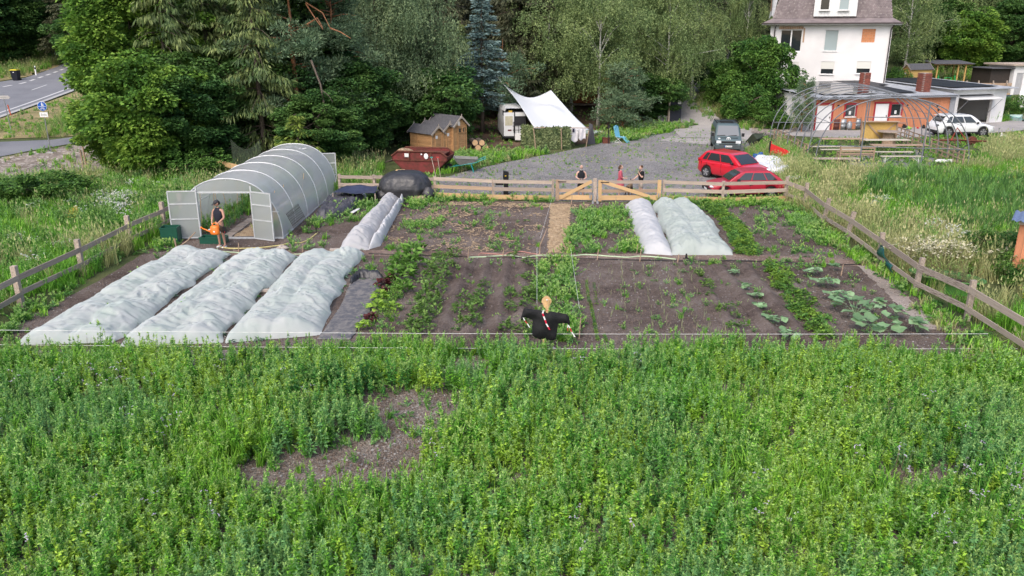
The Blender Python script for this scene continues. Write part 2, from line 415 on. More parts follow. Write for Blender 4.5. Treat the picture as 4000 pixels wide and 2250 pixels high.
# ================================================================== THE SETTING
LAWN = soil('meadow_earth', [(.055, .075, .03), (.085, .11, .04), (.13, .13, .06)], sc1=.25, chips=.1, chipc=(.2, .19, .1))
GARDEN = soil('garden_soil', [(.08, .058, .05), (.155, .12, .105), (.235, .195, .175)], sc1=.45, chips=.16, chipc=(.27, .22, .19), bump=.9, vor=34)
FIELDSOIL = soil('field_soil', [(.13, .105, .085), (.22, .185, .16), (.28, .24, .21)], sc1=.8, chips=.3, chipc=(.36, .32, .29), bump=.9)
STRAWM = soil('straw_litter', [(.27, .19, .12), (.38, .27, .17), (.46, .35, .23)], sc1=2.2, sc2=30, chips=.5, chipc=(.62, .5, .34), vor=40, bump=.8)
PATHM = soil('trodden_earth', [(.13, .085, .07), (.20, .14, .115), (.25, .19, .16)], sc1=1.0, chips=.2, chipc=(.38, .31, .26))
GRAVEL = soil('gravel', [(.155, .15, .145), (.22, .215, .215), (.31, .29, .27)], sc1=.28, sc2=8, chips=.6, chipc=(.33, .32, .325), vor=17, bump=1)
DRIVE = soil('drive_gravel', [(.28, .265, .255), (.34, .32, .31), (.40, .37, .35)], sc1=.3, chips=.3, chipc=(.46, .44, .42), bump=.3)
ASPH = soil('asphalt', [(.16, .165, .185), (.19, .195, .215), (.21, .215, .235)], sc1=.3, sc2=20, chips=.1, chipc=(.26, .26, .28), bump=.15, vor=60)
NEEDLE = soil('needle_litter', [(.075, .05, .035), (.13, .085, .06), (.19, .13, .09)], sc1=.3, chips=.2, chipc=(.25, .18, .12))
RUBBLE = soil('stony_earth', [(.17, .14, .12), (.27, .23, .20), (.35, .30, .26)], sc1=.6, chips=.5, chipc=(.48, .44, .40), bump=1, vor=7)
DRYGRASS = soil('mown_dry_grass', [(.13, .15, .06), (.26, .22, .11), (.36, .29, .16)], sc1=.35, sc2=16, chips=.2, chipc=(.42, .34, .2), vor=30)

gx = np.concatenate([np.arange(-260, -60, 8), np.arange(-60, 70, 1.5), np.arange(70, 270, 8)])
gy = np.concatenate([np.arange(-40, 46, 6), np.arange(46, 130, 1.5), np.arange(130, 460, 10)])
X, Yg = np.meshgrid(gx, gy); Zg = terr(X, Yg)-.0
nr, nc = X.shape
v = np.stack([X.ravel(), Yg.ravel(), Zg.ravel()], 1)
f = [(i*nc+j, i*nc+j+1, (i+1)*nc+j+1, (i+1)*nc+j) for i in range(nr-1) for j in range(nc-1)]
put('ground', mesh('ground', v, f, LAWN, True), kind='structure')

def setsheet(name, rows, m, dz=.004): return sheet(name, rows, m, dz, kind='structure')
# field earth in front, garden plot, yard
fieldA = [(-20, 8), (-14, 24.0), (-7, 23.6), (0, 23.2), (8, 23.4), (18, 22.4)]
setsheet('field_earth', loft([(-16, 4), (16, 4)], [G(0, 1370), G(1500, 1365), G(2500, 1372), G(4000, 1420)], 80, 30, .05), FIELDSOIL, .004)
gardA = [G(-60, 1330), G(400, 1090), G(700, 905), G(1000, 800), G(1340, 778)]
gardB = [G(4100, 1460), G(3860, 1330), G(3560, 1150), G(3300, 955), G(3060, 800)]
setsheet('garden_plot', loft(gardA, gardB, 60, 60, .03), GARDEN, .008)
# gravel yard
yardF = [G(1330, 768), G(1700, 776), G(2158, 786), G(2600, 790), G(3050, 796)]
yardB = [G(1750, 690), G(2050, 618), G(2300, 590), G(2480, 520), G(2640, 480), G(2790, 515), G(2900, 560), G(3000, 650)]
yardB2 = [G(1500, 740), G(1700, 700), G(1950, 640), G(2150, 602), G(2330, 565), G(2560, 505), G(2680, 492), G(2790, 515), G(2920, 545), G(2960, 600)]
yardF2 = [G(1600, 772), G(1700, 776), G(1900, 781), G(2158, 786), G(2350, 788), G(2600, 790), G(2700, 791), G(2850, 793), G(2960, 793), G(3000, 700)]
setsheet('gravel_yard', loft(yardF2, yardB2, 60, 40, .12), GRAVEL, .008)
# drive in front of the annexe and up the bank
setsheet('drive', ribbon([G(2700, 560), G(2850, 520), G(3000, 507), G(3160, 520), G(3400, 525), G(3650, 512), G(3850, 500), G(4000, 470), G(4200, 440)], 5.2, 70, 4, .12), DRIVE, .016)
setsheet('upper_drive', ribbon([G(2780, 540), G(2730, 500), G(2680, 440), G(2645, 390), G(2640, 360), G(2690, 340), G(2760, 322), G(2900, 300)], 4.6, 60, 8, .1), DRIVE, .05)
# road on the left
roadN = [G(-300, 560), G(-100, 490), G(0, 455), G(150, 402), G(330, 335), G(420, 305), G(520, 270)]
roadF = [G(-300, 380), G(-100, 335), G(0, 322), G(100, 306), G(210, 268), G(300, 232), G(420, 195)]
def onroad(t, s, dz=.09):
    a = resample(roadN, 60); b = resample(roadF, 60); k = min(59, max(0, t*59)); i = int(k); j = min(59, i+1)
    p = a[i].lerp(a[j], k-i).lerp(b[i].lerp(b[j], k-i), s); return p
setsheet('road', loft(roadN, roadF, 60, 16), ASPH, .06)
PAINTW = mat('road_paint', (.62, .62, .62), c2=(.5, .5, .5), rough=.7)
def stripe(pa, pb, wdt):
    n = 24; c = resample([pa, pb] if not isinstance(pa, list) else pa, n)
    return ribbon(pa if isinstance(pa, list) else [pa, pb], wdt, n, 2)
setsheet('edge_line', ribbon([onroad(t, .07) for t in np.linspace(0, 1, 14)], .22, 50, 2), PAINTW, .075)
setsheet('edge_line', ribbon([onroad(t, .80) for t in np.linspace(.62, 1, 8)], .18, 30, 2), PAINTW, .075)
for t in np.arange(.2, .62, .052):
    setsheet('lane_dash', ribbon([onroad(t, .80), onroad(t+.028, .80)], .3, 6, 2), PAINTW, .075)
for t in (.12, .38, .62, .84):
    setsheet('lane_dash', ribbon([onroad(t, .44), onroad(t+.085, .44)], .14, 6, 2), PAINTW, .075)
kerbp = [onroad(t, -.03) for t in np.linspace(0, 1, 20)]
setsheet('gutter', ribbon(kerbp, .45, 60, 3), mat('concrete', (.42, .42, .41), c2=(.33, .33, .32), scale=3, bump=.2), .085)
setsheet('verge', loft([G(-200, 560), G(0, 545), G(340, 532), G(420, 500)], [G(-200, 520), G(0, 466), G(150, 414), G(330, 348)], 30, 12), DRYGRASS, .045)
setsheet('cycle_path', loft([G(-250, 650), G(0, 614), G(120, 590), G(340, 553), G(450, 540)], [G(-250, 560), G(0, 556), G(200, 548), G(340, 530), G(450, 510)], 40, 8), ASPH, .035)
setsheet('earth_bank', loft([G(-100, 650), G(0, 618), G(150, 590), G(350, 562)], [G(-100, 760), G(60, 730), G(260, 712), G(420, 660)], 30, 12, .1), RUBBLE, .03)
setsheet('roadside_bank', loft([G(-300, 372), G(0, 318), G(100, 302), G(230, 262)], [G(-300, 250), G(0, 205), G(100, 215), G(210, 240)], 30, 10, .2), DRYGRASS, .05)
# forest floor, clearing and stony bank
setsheet('forest_floor', loft([G(1650, 640), G(1800, 628), G(1980, 610), G(2120, 585), G(2330, 555), G(2560, 490), G(2640, 440)],
        [G(1500, 300), G(1750, 270), G(1950, 265), G(2120, 265), G(2330, 265), G(2500, 270), G(2600, 280)], 50, 40, .2), NEEDLE, .035)
setsheet('stony_slope', loft([G(2930, 520), G(3010, 530), G(3080, 520), G(3160, 500)], [G(2960, 400), G(3040, 410), G(3100, 420), G(3170, 440)], 14, 12, .15), RUBBLE, .06)
# beds: straw path, cross path, ridges
setsheet('straw_path', loft([G(2150, 800), G(2145, 900), G(2140, 990)], [G(2228, 800), G(2222, 900), G(2240, 990)], 40, 10, .07), STRAWM, .02)
setsheet('cross_path', ribbon([G(900, 990), G(1250, 988), G(1700, 993), G(2150, 1003), G(2650, 1003), G(3000, 1008), G(3300, 1025), G(3420, 1040)], .75, 80, 5, .06), PATHM, .016)
setsheet('trodden_path', ribbon([G(3380, 1040), G(3460, 1110), G(3560, 1210), G(3660, 1290)], .55, 40, 5, .06), soil('dry_earth', [(.25, .21, .18), (.32, .27, .24), (.38, .33, .30)], chips=.2), .02)
def ridge(uv0, uv1, wdt, h, seed=0):
    a, b = G(*uv0), G(*uv1); n = 70; rows = []
    t = (b-a); t.z = 0; t.normalize(); q = Vector((-t.y, t.x, 0)); cs = np.linspace(-1, 1, 9); V = []
    for s in cs:
        row = []
        for i in range(n):
            p = a.lerp(b, i/(n-1))+q*(s*wdt/2)
            e = min(1, i/4, (n-1-i)/4)
            hh = h*(.5+.5*math.cos(math.pi*s))*e*(.7+.6*float(vnoise(p.x, p.y, 3, seed)))+.02*float(vnoise(p.x, p.y, 11, seed))*e
            row.append((p.x, p.y, .012+hh))
        rows.append(row)
    return sheet('soil_ridge', rows, GARDEN, drape=False, kind='structure')
for i, (a, b) in enumerate([((1772, 1005), (1610, 1330)), ((1835, 1010), (1710, 1335)), ((1905, 1010), (1825, 1335)), ((1985, 1010), (1930, 1338)), ((2050, 1010), (2030, 1335)),
                            ((2690, 1040), (2900, 1335)), ((2800, 1030), (3040, 1335)), ((2900, 1030), (3150, 1335)), ((3030, 1040), (3290, 1335))]):
    ridge(a, b, .55, .12, i)

# ================================================================== LEAVES AND STALKS
def rdir(r, n, up=0.0):
    d = r.normal(size=(n, 3)); d[:, 2] += up; return d/np.linalg.norm(d, axis=1)[:, None]
def weed(name, m, h=.75, n=34, ll=.075, lw=.032, spread=.11, seed=0, top=True, branch=3):
    r = np.random.default_rng(seed); base = MB(); P = []; D = []; L = []; W = []
    stems = [((0, 0), h)]+[((r.normal(0, .5), r.normal(0, .5)), h*r.uniform(.55, .85)) for _ in range(branch)]
    for (lx, ly), hh in stems:
        tip = np.array([lx*spread*1.6, ly*spread*1.6, hh])
        base.tube([(0, 0, 0), tuple(tip*.5+[lx*.01, ly*.01, 0]), tuple(tip)], [.008, .006, .003], 3, cap=False)
        for i in range(n//(1 if (lx, ly) == (0, 0) else 2)):
            t = r.uniform(.25, 1)**.8; a = r.uniform(0, 6.28); s = (1.15-t*.75)
            P.append(tip*t); el = r.uniform(-.1, .7) if t < .9 else r.uniform(.5, 1.4)
            D.append([math.cos(a), math.sin(a), el]); L.append(ll*s*r.uniform(.8, 1.5)); W.append(lw*s*r.uniform(.8, 1.3))
    P = np.array(P); D = np.array(D); Nn = np.tile([0, 0, 1.], (len(P), 1))+r.normal(0, .4, (len(P), 3))
    me = leafmesh(name, P, D, Nn, L, W, [m, m], (base.v, base.f), fold=.25)
    if top:                                  # pale flower spikes at the tips
        r2 = np.random.default_rng(seed+50); k = 14*len(stems); tz = []
        tips = [np.array([lx*spread*1.6, ly*spread*1.6, hh]) for (lx, ly), hh in stems]
        TP = np.array([tips[i % len(tips)]*(r2.uniform(.86, 1.06)) for i in range(k)]); TD = rdir(r2, k, 1.4)
        t2 = leafmesh(name+'_tip', TP, TD, r2.normal(size=(k, 3)), r2.uniform(.03, .065, k), r2.uniform(.014, .026, k), m, fold=.2)
        bm = bmesh.new(); bm.from_mesh(me); n0 = len(bm.faces); bm.from_mesh(t2); bm.faces.ensure_lookup_table()
        for fc in bm.faces[n0:]: fc.material_index = 2
        bm.to_mesh(me); bm.free(); me.materials.append(F_TIP)
    return me
def grassclump(name, m, h=.6, n=26, w=.012, spread=.12, lean=.35, seed=0, seedm=None, heads=0):
    r = np.random.default_rng(seed); v = []; f = []
    for i in range(n):
        a = r.uniform(0, 6.28); b = r.uniform(0, 6.28); x, y = math.cos(a)*spread*r.random(), math.sin(a)*spread*r.random()
        hh = h*r.uniform(.5, 1.1); ln = lean*hh*r.uniform(.3, 1.3); q = np.array([-math.sin(b), math.cos(b), 0])*w*r.uniform(.7, 1.4)
        p0 = np.array([x, y, 0]); p1 = p0+[math.cos(b)*ln*.3, math.sin(b)*ln*.3, hh*.6]; p2 = p0+[math.cos(b)*ln, math.sin(b)*ln, hh*(1-.15*r.random())]
        k = len(v); v += [p0-q, p0+q, p1+q*.8, p1-q*.8, p2]; f += [(k, k+1, k+2, k+3), (k+3, k+2, k+4)]
        if i < heads:
            k = len(v); s = p2+np.array([math.cos(b)*.03, math.sin(b)*.03, .10]); v += [p2-q*2.0, p2+q*2.0, s+[0, 0, .02]]; f.append((k, k+1, k+2))
    return mesh(name, v, f, m)
def herb(name, m, rad=.22, h=.25, n=40, ll=.1, lw=.055, seed=0, up=.6, fold=.2):
    """low leafy plant: leaves rising from the centre at all heights"""
    r = np.random.default_rng(seed); a = r.uniform(0, 6.28, n); q = r.random(n)**.6
    P = np.stack([np.cos(a)*q*rad*.7, np.sin(a)*q*rad*.7, h*(1-q*.6)*r.uniform(.35, 1, n)], 1)
    D = np.stack([np.cos(a), np.sin(a), up*r.uniform(-.3, 1.2, n)], 1); Nn = np.tile([0, 0, 1.], (n, 1))+r.normal(0, .35, (n, 3))
    return leafmesh(name, P, D, Nn, ll*r.uniform(.6, 1.3, n), lw*r.uniform(.7, 1.2, n), m, fold=fold)
def umbel(name, m, stemm, n=14, h=.6, spread=.2, size=.035, seed=0):
    r = np.random.default_rng(seed); b = MB(); P = []
    for i in range(n):
        x, y, z = r.normal(0, spread), r.normal(0, spread), h*r.uniform(.75, 1.1)
        P += [[x+r.normal(0, size*.5), y+r.normal(0, size*.5), z+r.normal(0, size*.2)] for _ in range(4)]
        if i < 8: b.tube([(x*.3, y*.3, 0), (x, y, z)], [.004, .003], 3, cap=False)
    P = np.array(P); D = rdir(r, len(P)); D[:, 2] *= .3
    return leafmesh(name, P, D, np.tile([0, 0, 1.], (len(P), 1)), np.full(len(P), size), np.full(len(P), size), [m, stemm], (b.v, b.f))

F_FIELD = fol('weed_leaf', (.10, .30, .085), (.24, .52, .055), (.15, .41, .065), scale=.28, isl=.45)
F_FIELDY = fol('weed_leaf_yellow', (.27, .52, .05), (.42, .62, .09), scale=.4, isl=.4)
F_SILVER = fol('weed_leaf_silver', (.16, .38, .14), (.25, .48, .17), scale=.4, isl=.35)
F_TIP = fol('weed_tip', (.27, .50, .18), (.46, .64, .18), scale=.5, isl=.25)
F_GRASS = fol('grass_blade', (.10, .31, .035), (.26, .50, .06), scale=.3, trans=.4)
F_DRY = fol('dry_grass_blade', (.27, .33, .12), (.50, .47, .24), (.38, .41, .17), scale=.4, trans=.4, isl=.3)
F_REED = fol('reed_blade', (.07, .18, .05), (.16, .31, .08), scale=.3, trans=.4)
F_HERB = fol('herb_leaf', (.07, .20, .05), (.15, .32, .07), scale=.6)
F_LUSH = fol('lush_leaf', (.10, .22, .04), (.22, .36, .05), scale=1.2)
F_POT = fol('potato_leaf', (.09, .19, .04), (.16, .27, .06), scale=1.5)
F_CHARD = fol('chard_leaf', (.09, .22, .035), (.17, .32, .06), scale=3)
F_BLUE = fol('cabbage_leaf', (.13, .22, .15), (.20, .30, .20), scale=2)
F_STEM = fol('dead_stem', (.24, .20, .11), (.34, .29, .18), scale=1)
M_FLOW = mat('pale_lilac_petal', (.55, .50, .62), rough=.7)
M_WFLOW = mat('white_petal', (.72, .72, .66), rough=.7)
M_YFLOW = mat('yellow_petal', (.62, .50, .05), rough=.7)

POOL_WEED, _ = PW = pool('weed', [weed('weed', m, h, n, .095, .042, sp, s) for s, (m, h, n, sp) in enumerate([
    (F_FIELD, .72, 40, .12), (F_FIELD, .8, 44, .12), (F_SILVER, .82, 40, .10), (F_FIELDY, .7, 34, .10), (F_FIELD, .62, 44, .15), (F_SILVER, .68, 36, .12), (F_FIELDY, .76, 30, .08), (F_FIELD, .86, 34, .08)])]
    +[grassclump('grass', F_GRASS, .65, 26, .011, .12, .5, 9), herb('dock', F_HERB, .22, .5, 40, .16, .08, 4)])
PLOW = pool('low_weed', [weed('low_weed', F_HERB, .25, 22, .07, .03, .14, 21, branch=4), weed('low_weed', F_SILVER, .2, 18, .06, .026, .14, 22, branch=4), weed('low_weed', F_FIELD, .3, 24, .07, .03, .16, 23, branch=4),
    herb('low_herb', F_HERB, .18, .16, 36, .09, .04, 24), grassclump('low_grass', F_GRASS, .28, 24, .008, .1, .6, 25)])
PGRASS = pool('meadow_grass', [grassclump('g', F_GRASS, .7, 26, .012, .2, .5, 31), grassclump('g', F_DRY, .85, 26, .010, .2, .5, 32, heads=14), grassclump('g', F_DRY, .7, 24, .011, .22, .6, 33, heads=8),
    grassclump('g', F_GRASS, .55, 30, .012, .25, .6, 34), weed('w', F_HERB, .7, 40, .09, .035, .2, 35), weed('w', F_FIELD, .8, 36, .08, .035, .2, 36)])
PREED = pool('reed', [grassclump('r', F_REED, 1.25, 26, .02, .2, .4, 41), grassclump('r', F_REED, 1.05, 30, .018, .25, .5, 42), grassclump('r', F_GRASS, .95, 26, .015, .25, .5, 43)])
PTUFT = pool('tuft', [grassclump('t', F_GRASS, .22, 22, .01, .12, .6, 51), grassclump('t', F_DRY, .2, 20, .009, .12, .7, 52), herb('t', F_HERB, .16, .1, 20, .09, .05, 53), weed('t', F_HERB, .22, 16, .06, .03, .1, 54)])
PLUSH = pool('lush', [herb('l', F_LUSH, .22, .3, 50, .1, .06, 61), herb('l', F_LUSH, .2, .26, 46, .09, .055, 62), herb('l', F_HERB, .2, .28, 46, .1, .05, 63)])
PCAB = pool('cabbage', [herb('c', F_BLUE, .28, .34, 26, .22, .16, 71, up=.8), herb('c', F_BLUE, .24, .28, 24, .2, .15, 72, up=.6), herb('c', F_HERB, .2, .2, 24, .16, .11, 73)])
PFLOW = pool('flower', [umbel('f', M_FLOW, F_STEM, 5, .80, .10, .026, 81), umbel('f', M_FLOW, F_STEM, 3, .78, .07, .028, 82)])
PWHITE = pool('white_flower', [umbel('wf', M_WFLOW, F_HERB, 16, .75, .22, .05, 83), umbel('wf', M_WFLOW, F_HERB, 10, .7, .18, .045, 84)])
PYEL = pool('yellow_flower', [umbel('yf', M_YFLOW, F_HERB, 16, .75, .14, .045, 85)])
def stone(seed, m):
    r = random.Random(seed); b = MB(); b.ell((0, 0, .3), (1, .75, .6), 7, 4)
    b.v = [tuple(c*r.uniform(.75, 1.2) for c in p) for p in b.v]; return mesh('stone', b.v, b.f, m)
CLOD = mat('clod', (.20, .155, .13), c2=(.10, .075, .06), rnd=.0, rough=.95, pos=True, scale=3)
PEB = mat('pebble', (.34, .33, .32), c2=(.22, .21, .21), rough=.9, pos=True, scale=9)
PSTONE = pool('crumb', [stone(i, CLOD) for i in range(6)]+[stone(9, PEB)])
PGRAV = pool('gravel_stone', [stone(i+20, PEB) for i in range(3)])
def chip():
    b = MB(); b.box((0, 0, .1), (1, .16, .1)); return b
PSTRAW = pool('straw', [mesh('straw', chip().v, chip().f, mat('straw', (.50, .38, .25), c2=(.34, .25, .16), pos=True, scale=8, rough=.8))])

# ---- the weedy field in front
fieldP = [(-17, 6), (17, 6)]+[G(u, v+34+16*math.sin(u*.011)+9*math.sin(u*.031)) for u, v in ((4150, 1500), (3700, 1375), (3400, 1352), (2950, 1352), (2800, 1335), (2650, 1345), (2560, 1375), (2300, 1385), (2150, 1372), (1950, 1352), (1620, 1342), (1500, 1310), (1350, 1325), (1100, 1355), (700, 1365), (430, 1352), (200, 1368), (-150, 1350))]
bareC = [(G(1600, 1600), 1.15, .75), (G(1640, 1700), .8, .6), (G(1270, 1870), 1.5, .62), (G(1480, 1790), .95, .5), (G(3560, 1890), .7, .35), (G(3750, 1385), 1.0, .3), (G(1130, 1930), .7, .4), (Vector((XG(1830, 17.6, 0).x, 17.7, 0)), .45, .6)]
def fieldmask(x, y):
    k = np.ones_like(x)
    for c, a, b in bareC:
        d = ((x-c.x)/a)**2+((y-c.y)/b)**2+.5*(fbm(x, y, 1.5, 5)-.5)
        k = np.minimum(k, np.where(d < 1, .13 if a > .8 else .35, np.where(d < 1.5, .55, 1)))
    return k
x, y = sample(fieldP, 38, 1, fieldmask); n1 = fbm(x, y, .35, 3); n2 = fbm(x, y, .5, 17)
r = np.random.default_rng(5); u = r.random(len(x)); idx = np.empty(len(x), int)
sel = n1+.35*(u-.5)
idx = np.select([sel < .40, sel < .47, sel < .53, sel < .60], [2, 5, 0, 4], 3)
idx = np.where((u > .6) & (sel >= .5), 6, idx); idx = np.where((u < .25), 1, idx); idx = np.where((u > .25) & (u < .33), 7, idx)
gr = (n2 > .60) & (r.random(len(x)) < .35); idx = np.where(gr, 8, idx); idx = np.where(r.random(len(x)) < .02, 9, idx)
s = (.45+.75*fbm(x, y, .8, 8))*r.uniform(.75, 1.3, len(x))*1.0*(1-.30*np.clip((y-17)/2, 0, 1))
for c, a, b in bareC:
    d = ((x-c.x)/a)**2+((y-c.y)/b)**2; s = np.where(d < 1.3, s*.45, s)
scatter('weed_field', 'tall green weeds filling the whole field in front of the garden', 'weeds', PW, x, y, s, idx=idx, seed=2, tilt=.12)
x, y = sample(fieldP, 16, 3, fieldmask); scatter('weed_undergrowth', 'short weeds and grass on the ground between the tall field weeds', 'weeds', PLOW, x, y, .9, seed=4)
fl = [(G(3850, 2000), 1.3, 1.0, 1), (G(3700, 2200), 1.0, .5, .7), (G(3200, 2100), 1.2, .6, .45), (G(120, 2150), 1.2, .5, .9), (G(600, 2120), 1.2, .4, .5), (G(300, 1560), 2, 1.0, .25), (G(700, 1650), 2.5, 1.5, .2), (G(3900, 1450), 1.2, .8, .6), (G(2600, 2130), 1.0, .4, .4), (G(2350, 1480), 1.5, .8, .25), (G(900, 2080), .8, .4, .5)]
def flmask(x, y):
    k = np.full_like(x, .0015)
    for c, a, b, q in fl: k = np.maximum(k, q*.26*np.exp(-(((x-c.x)/a)**2+((y-c.y)/b)**2)))
    return k
x, y = sample(fieldP, 26, 6, flmask); scatter('phacelia_flower', 'small pale lilac flower heads dotted among the field weeds', 'flowers', PFLOW, x, y, .92, seed=7)
# crumbs on the earth
gp = [p for p in gardA]+[p for p in reversed(gardB)]
x, y = sample(gp, 70, 11); r = np.random.default_rng(1)
scatter('earth_crumb', 'crumbs of earth and small stones lying over the garden beds', 'soil', PSTONE, x, y, r.uniform(.008, .028, len(x)), seed=12, z=np.full(len(x), .01))
x, y = sample([(c[0].x+q*c[1]*1.2, c[0].y+w*c[2]*1.3) for c in bareC[:1] for q, w in ((-1, -1), (1, -1), (1, 1), (-1, 1))], 130, 13)
allx, ally = [x], [y]
for c in bareC[1:]:
    x, y = sample([(c[0].x+q*c[1]*1.2, c[0].y+w*c[2]*1.3) for q, w in ((-1, -1), (1, -1), (1, 1), (-1, 1))], 130, 13); allx.append(x); ally.append(y)
x = np.concatenate(allx); y = np.concatenate(ally)
scatter('bare_patch_crumb', 'loose crumbs of earth on the bare patches in the weed field', 'soil', PSTONE, x, y, np.random.default_rng(3).uniform(.01, .035, len(x)), seed=14, z=np.full(len(x), .006))
x, y = sample([tuple(p)[:2] for p in yardF2]+[tuple(p)[:2] for p in reversed(yardB2)], 45, 15)
scatter('gravel_stones', 'loose grey gravel stones strewn over the yard', 'gravel', PGRAV, x, y, np.random.default_rng(4).uniform(.012, .032, len(x)), seed=16, z=terr(x, y)+.01)
x, y = sample(PX((2150, 800), (2228, 800), (2222, 900), (2240, 990), (2140, 990), (2145, 900)), 300, 17)
x2, y2 = sample(PX((1560, 800), (2140, 800), (2110, 985), (1450, 980)), 130, 18, lambda x, y: np.where(fbm(x, y, .9, 41) > .52, .38, .03))
x3, y3 = sample(PX((1690, 788), (2300, 800), (2300, 818), (1690, 802)), 110, 19)
x = np.concatenate([x, x2, x3]); y = np.concatenate([y, y2, y3])
scatter('straw_litter', 'pale straw strewn along the middle path and over the beds left of it', 'straw', PSTRAW, x, y, np.random.default_rng(8).uniform(.06, .16, len(x)), seed=20, z=np.full(len(x), .022))

# ---- weeds inside the garden
def patch(polys, dens, name, label, pl, s=1, seed=0, noise=None, cat='weeds'):
    xs, ys = [], []
    for i, (poly, d) in enumerate(polys):
        mk = None if noise is None else (lambda x, y: np.where(fbm(x, y, noise[0], 60+seed) > noise[1], 1, noise[2]))
        x, y = sample(poly, dens*d, seed*31+i, mk); xs.append(x); ys.append(y)
    x = np.concatenate(xs); y = np.concatenate(ys); r = np.random.default_rng(seed)
    return scatter(name, label, cat, pl, x, y, s*r.uniform(.6, 1.25, len(x)), seed=seed+100)
patch([(PX((2097, 1005), (2235, 1005), (2250, 1100), (2275, 1250), (2250, 1350), (2060, 1350), (2097, 1180)), 1.2)], 30, 'path_weeds', 'dense green weeds covering the middle path behind the scarecrow', PLOW, 1.05, 1, (1.6, .40, .25))
patch([(PX((2235, 830), (2440, 815), (2520, 995), (2205, 992)), 1)], 24, 'bed_weeds', 'thick low weeds in the bed between the straw path and the white tunnel', PLOW, 1.1, 2, (.8, .42, .12))
patch([(PX((1600, 790), (2130, 800), (2110, 990), (1480, 985)), .45), (PX((1640, 780), (1790, 780), (1740, 860), (1560, 990), (1500, 985)), 1.3)], 20, 'bed_weeds', 'scattered weed tufts over the brown bed behind the cross path', PLOW, .8, 3, (.9, .55, .08))
patch([(PX((2700, 800), (3060, 790), (3560, 1130), (3420, 1060), (2990, 1010)), .5), (PX((2990, 790), (3110, 800), (3330, 985), (3200, 960), (3080, 870)), 1.7)], 20, 'bed_weeds', 'weed tufts in the rear right bed beside the side fence', PLOW, .9, 4, (.8, .47, .12))
patch([(PX((2480, 1010), (3300, 1030), (3560, 1320), (2250, 1350)), .18), (PX((2680, 1010), (3250, 1025), (3200, 1060), (2720, 1045)), 1)], 20, 'bed_weeds', 'sparse weeds in the brown front right bed', PLOW, .7, 5, (1.2, .5, .2))
patch([(PX((1450, 1000), (2090, 1010), (2040, 1345), (1380, 1320)), .22), (PX((1400, 1020), (1530, 1020), (1480, 1110), (1370, 1090)), 1.2), (PX((1520, 1110), (1600, 1120), (1490, 1320), (1380, 1320)), 1.2)], 20, 'bed_weeds', 'sparse weeds among the potato and salad rows', PLOW, .65, 6, (1.2, .48, .25))
patch([(PX((-80, 1300), (400, 1060), (690, 905), (700, 975), (440, 1010), (60, 1345)), 1), (PX((590, 1020), (640, 1010), (380, 1340), (310, 1340)), .5), (PX((900, 1020), (930, 1010), (640, 1340), (590, 1340)), .35)], 22, 'edge_weeds', 'green weeds along the left fence beside the net covered beds', PLOW, 1.1, 7, (.9, .40, .2))
patch([(PX((1330, 772), (1480, 800), (1440, 860), (1180, 900), (1250, 850)), .8), (PX((1110, 900), (1230, 880), (1330, 960), (1130, 990)), .12), (PX((1590, 775), (1720, 780), (1640, 820), (1580, 830)), 1.5)], 22, 'edge_weeds', 'green weeds round the tarps between tunnel and covered stack', PLOW, 1.2, 8, (1, .4, .3))
patch([(PX((3060, 790), (3300, 950), (3600, 1160), (4020, 1440), (4000, 1470), (3700, 1350), (3470, 1100), (3200, 930)), 1)], 26, 'edge_weeds', 'grass and weeds along the inner side of the right fence', PTUFT, 1.5, 9, (1, .38, .3))
patch([(PX((1340, 768), (2158, 781), (2158, 793), (1340, 783)), 1.1), (PX((2500, 784), (3070, 785), (3070, 806), (2500, 800)), 1.6)], 24, 'fence_weeds', 'weeds growing along the foot of the back fence', PLOW, 1.15, 10, (1, .42, .25))
patch([(PX((2745, 800), (2800, 800), (2900, 890), (2975, 1000), (2880, 1000), (2840, 900)), 1)], 34, 'lush_bed', 'bright lush green crop strip right of the wide net', PLUSH, 1.05, 11, None, 'crop')
patch([(PX((2985, 1030), (3040, 1030), (3130, 1150), (3240, 1270), (3260, 1330), (3200, 1330), (3090, 1220), (3020, 1110)), .8)], 30, 'bean_bed', 'double row of bushy green beans in the front right bed', PLUSH, .95, 12, None, 'crop')
# ---- meadows
leftM = PX((-200, 1330), (400, 1060), (690, 890), (900, 740), (800, 720), (520, 690), (300, 700), (-200, 740))
x, y = sample(leftM, 17, 31); r = np.random.default_rng(6); n = fbm(x, y, .5, 9); idx = np.select([n < .42, n < .5, n < .58, n < .66], [4, 0, 3, 5], 1); q = r.random(len(x)); idx = np.where(q < .25, r.integers(0, 6, len(x)), idx)
idx = np.where((idx == 2) & (q < .8), 4, idx)
scatter('left_meadow', 'tall green meadow herbs and grass beyond the left fence', 'meadow', PGRASS, x, y, r.uniform(.6, 1.3, len(x)), seed=32, idx=idx)
x, y = sample(PX((360, 790), (530, 800), (510, 880), (400, 860)), 7, 33); x2, y2 = sample(PX((240, 1000), (320, 1000), (300, 1040), (230, 1040)), 4, 34); x3, y3 = sample(leftM, .12, 37)
scatter('daisy_flower', 'white daisies in the left meadow', 'flowers', PWHITE, np.r_[x, x2, x3], np.r_[y, y2, y3], .9, seed=35)
rightM = PX((3080, 800), (3020, 700), (3070, 660), (3330, 685), (3620, 690), (3800, 670), (3880, 560), (4200, 560), (4300, 1500), (4050, 1420), (3800, 1250), (3600, 1150), (3300, 940))
reedP = PX((3330, 760), (3480, 690), (3700, 720), (4200, 740), (4200, 980), (3800, 960), (3600, 860))
tubC = XG(3700, 24.1, 0)
def nr_(x, y): return ((x-tubC.x+.2)/2.3)**2+((y-tubC.y+.5)/1.7)**2 > 1
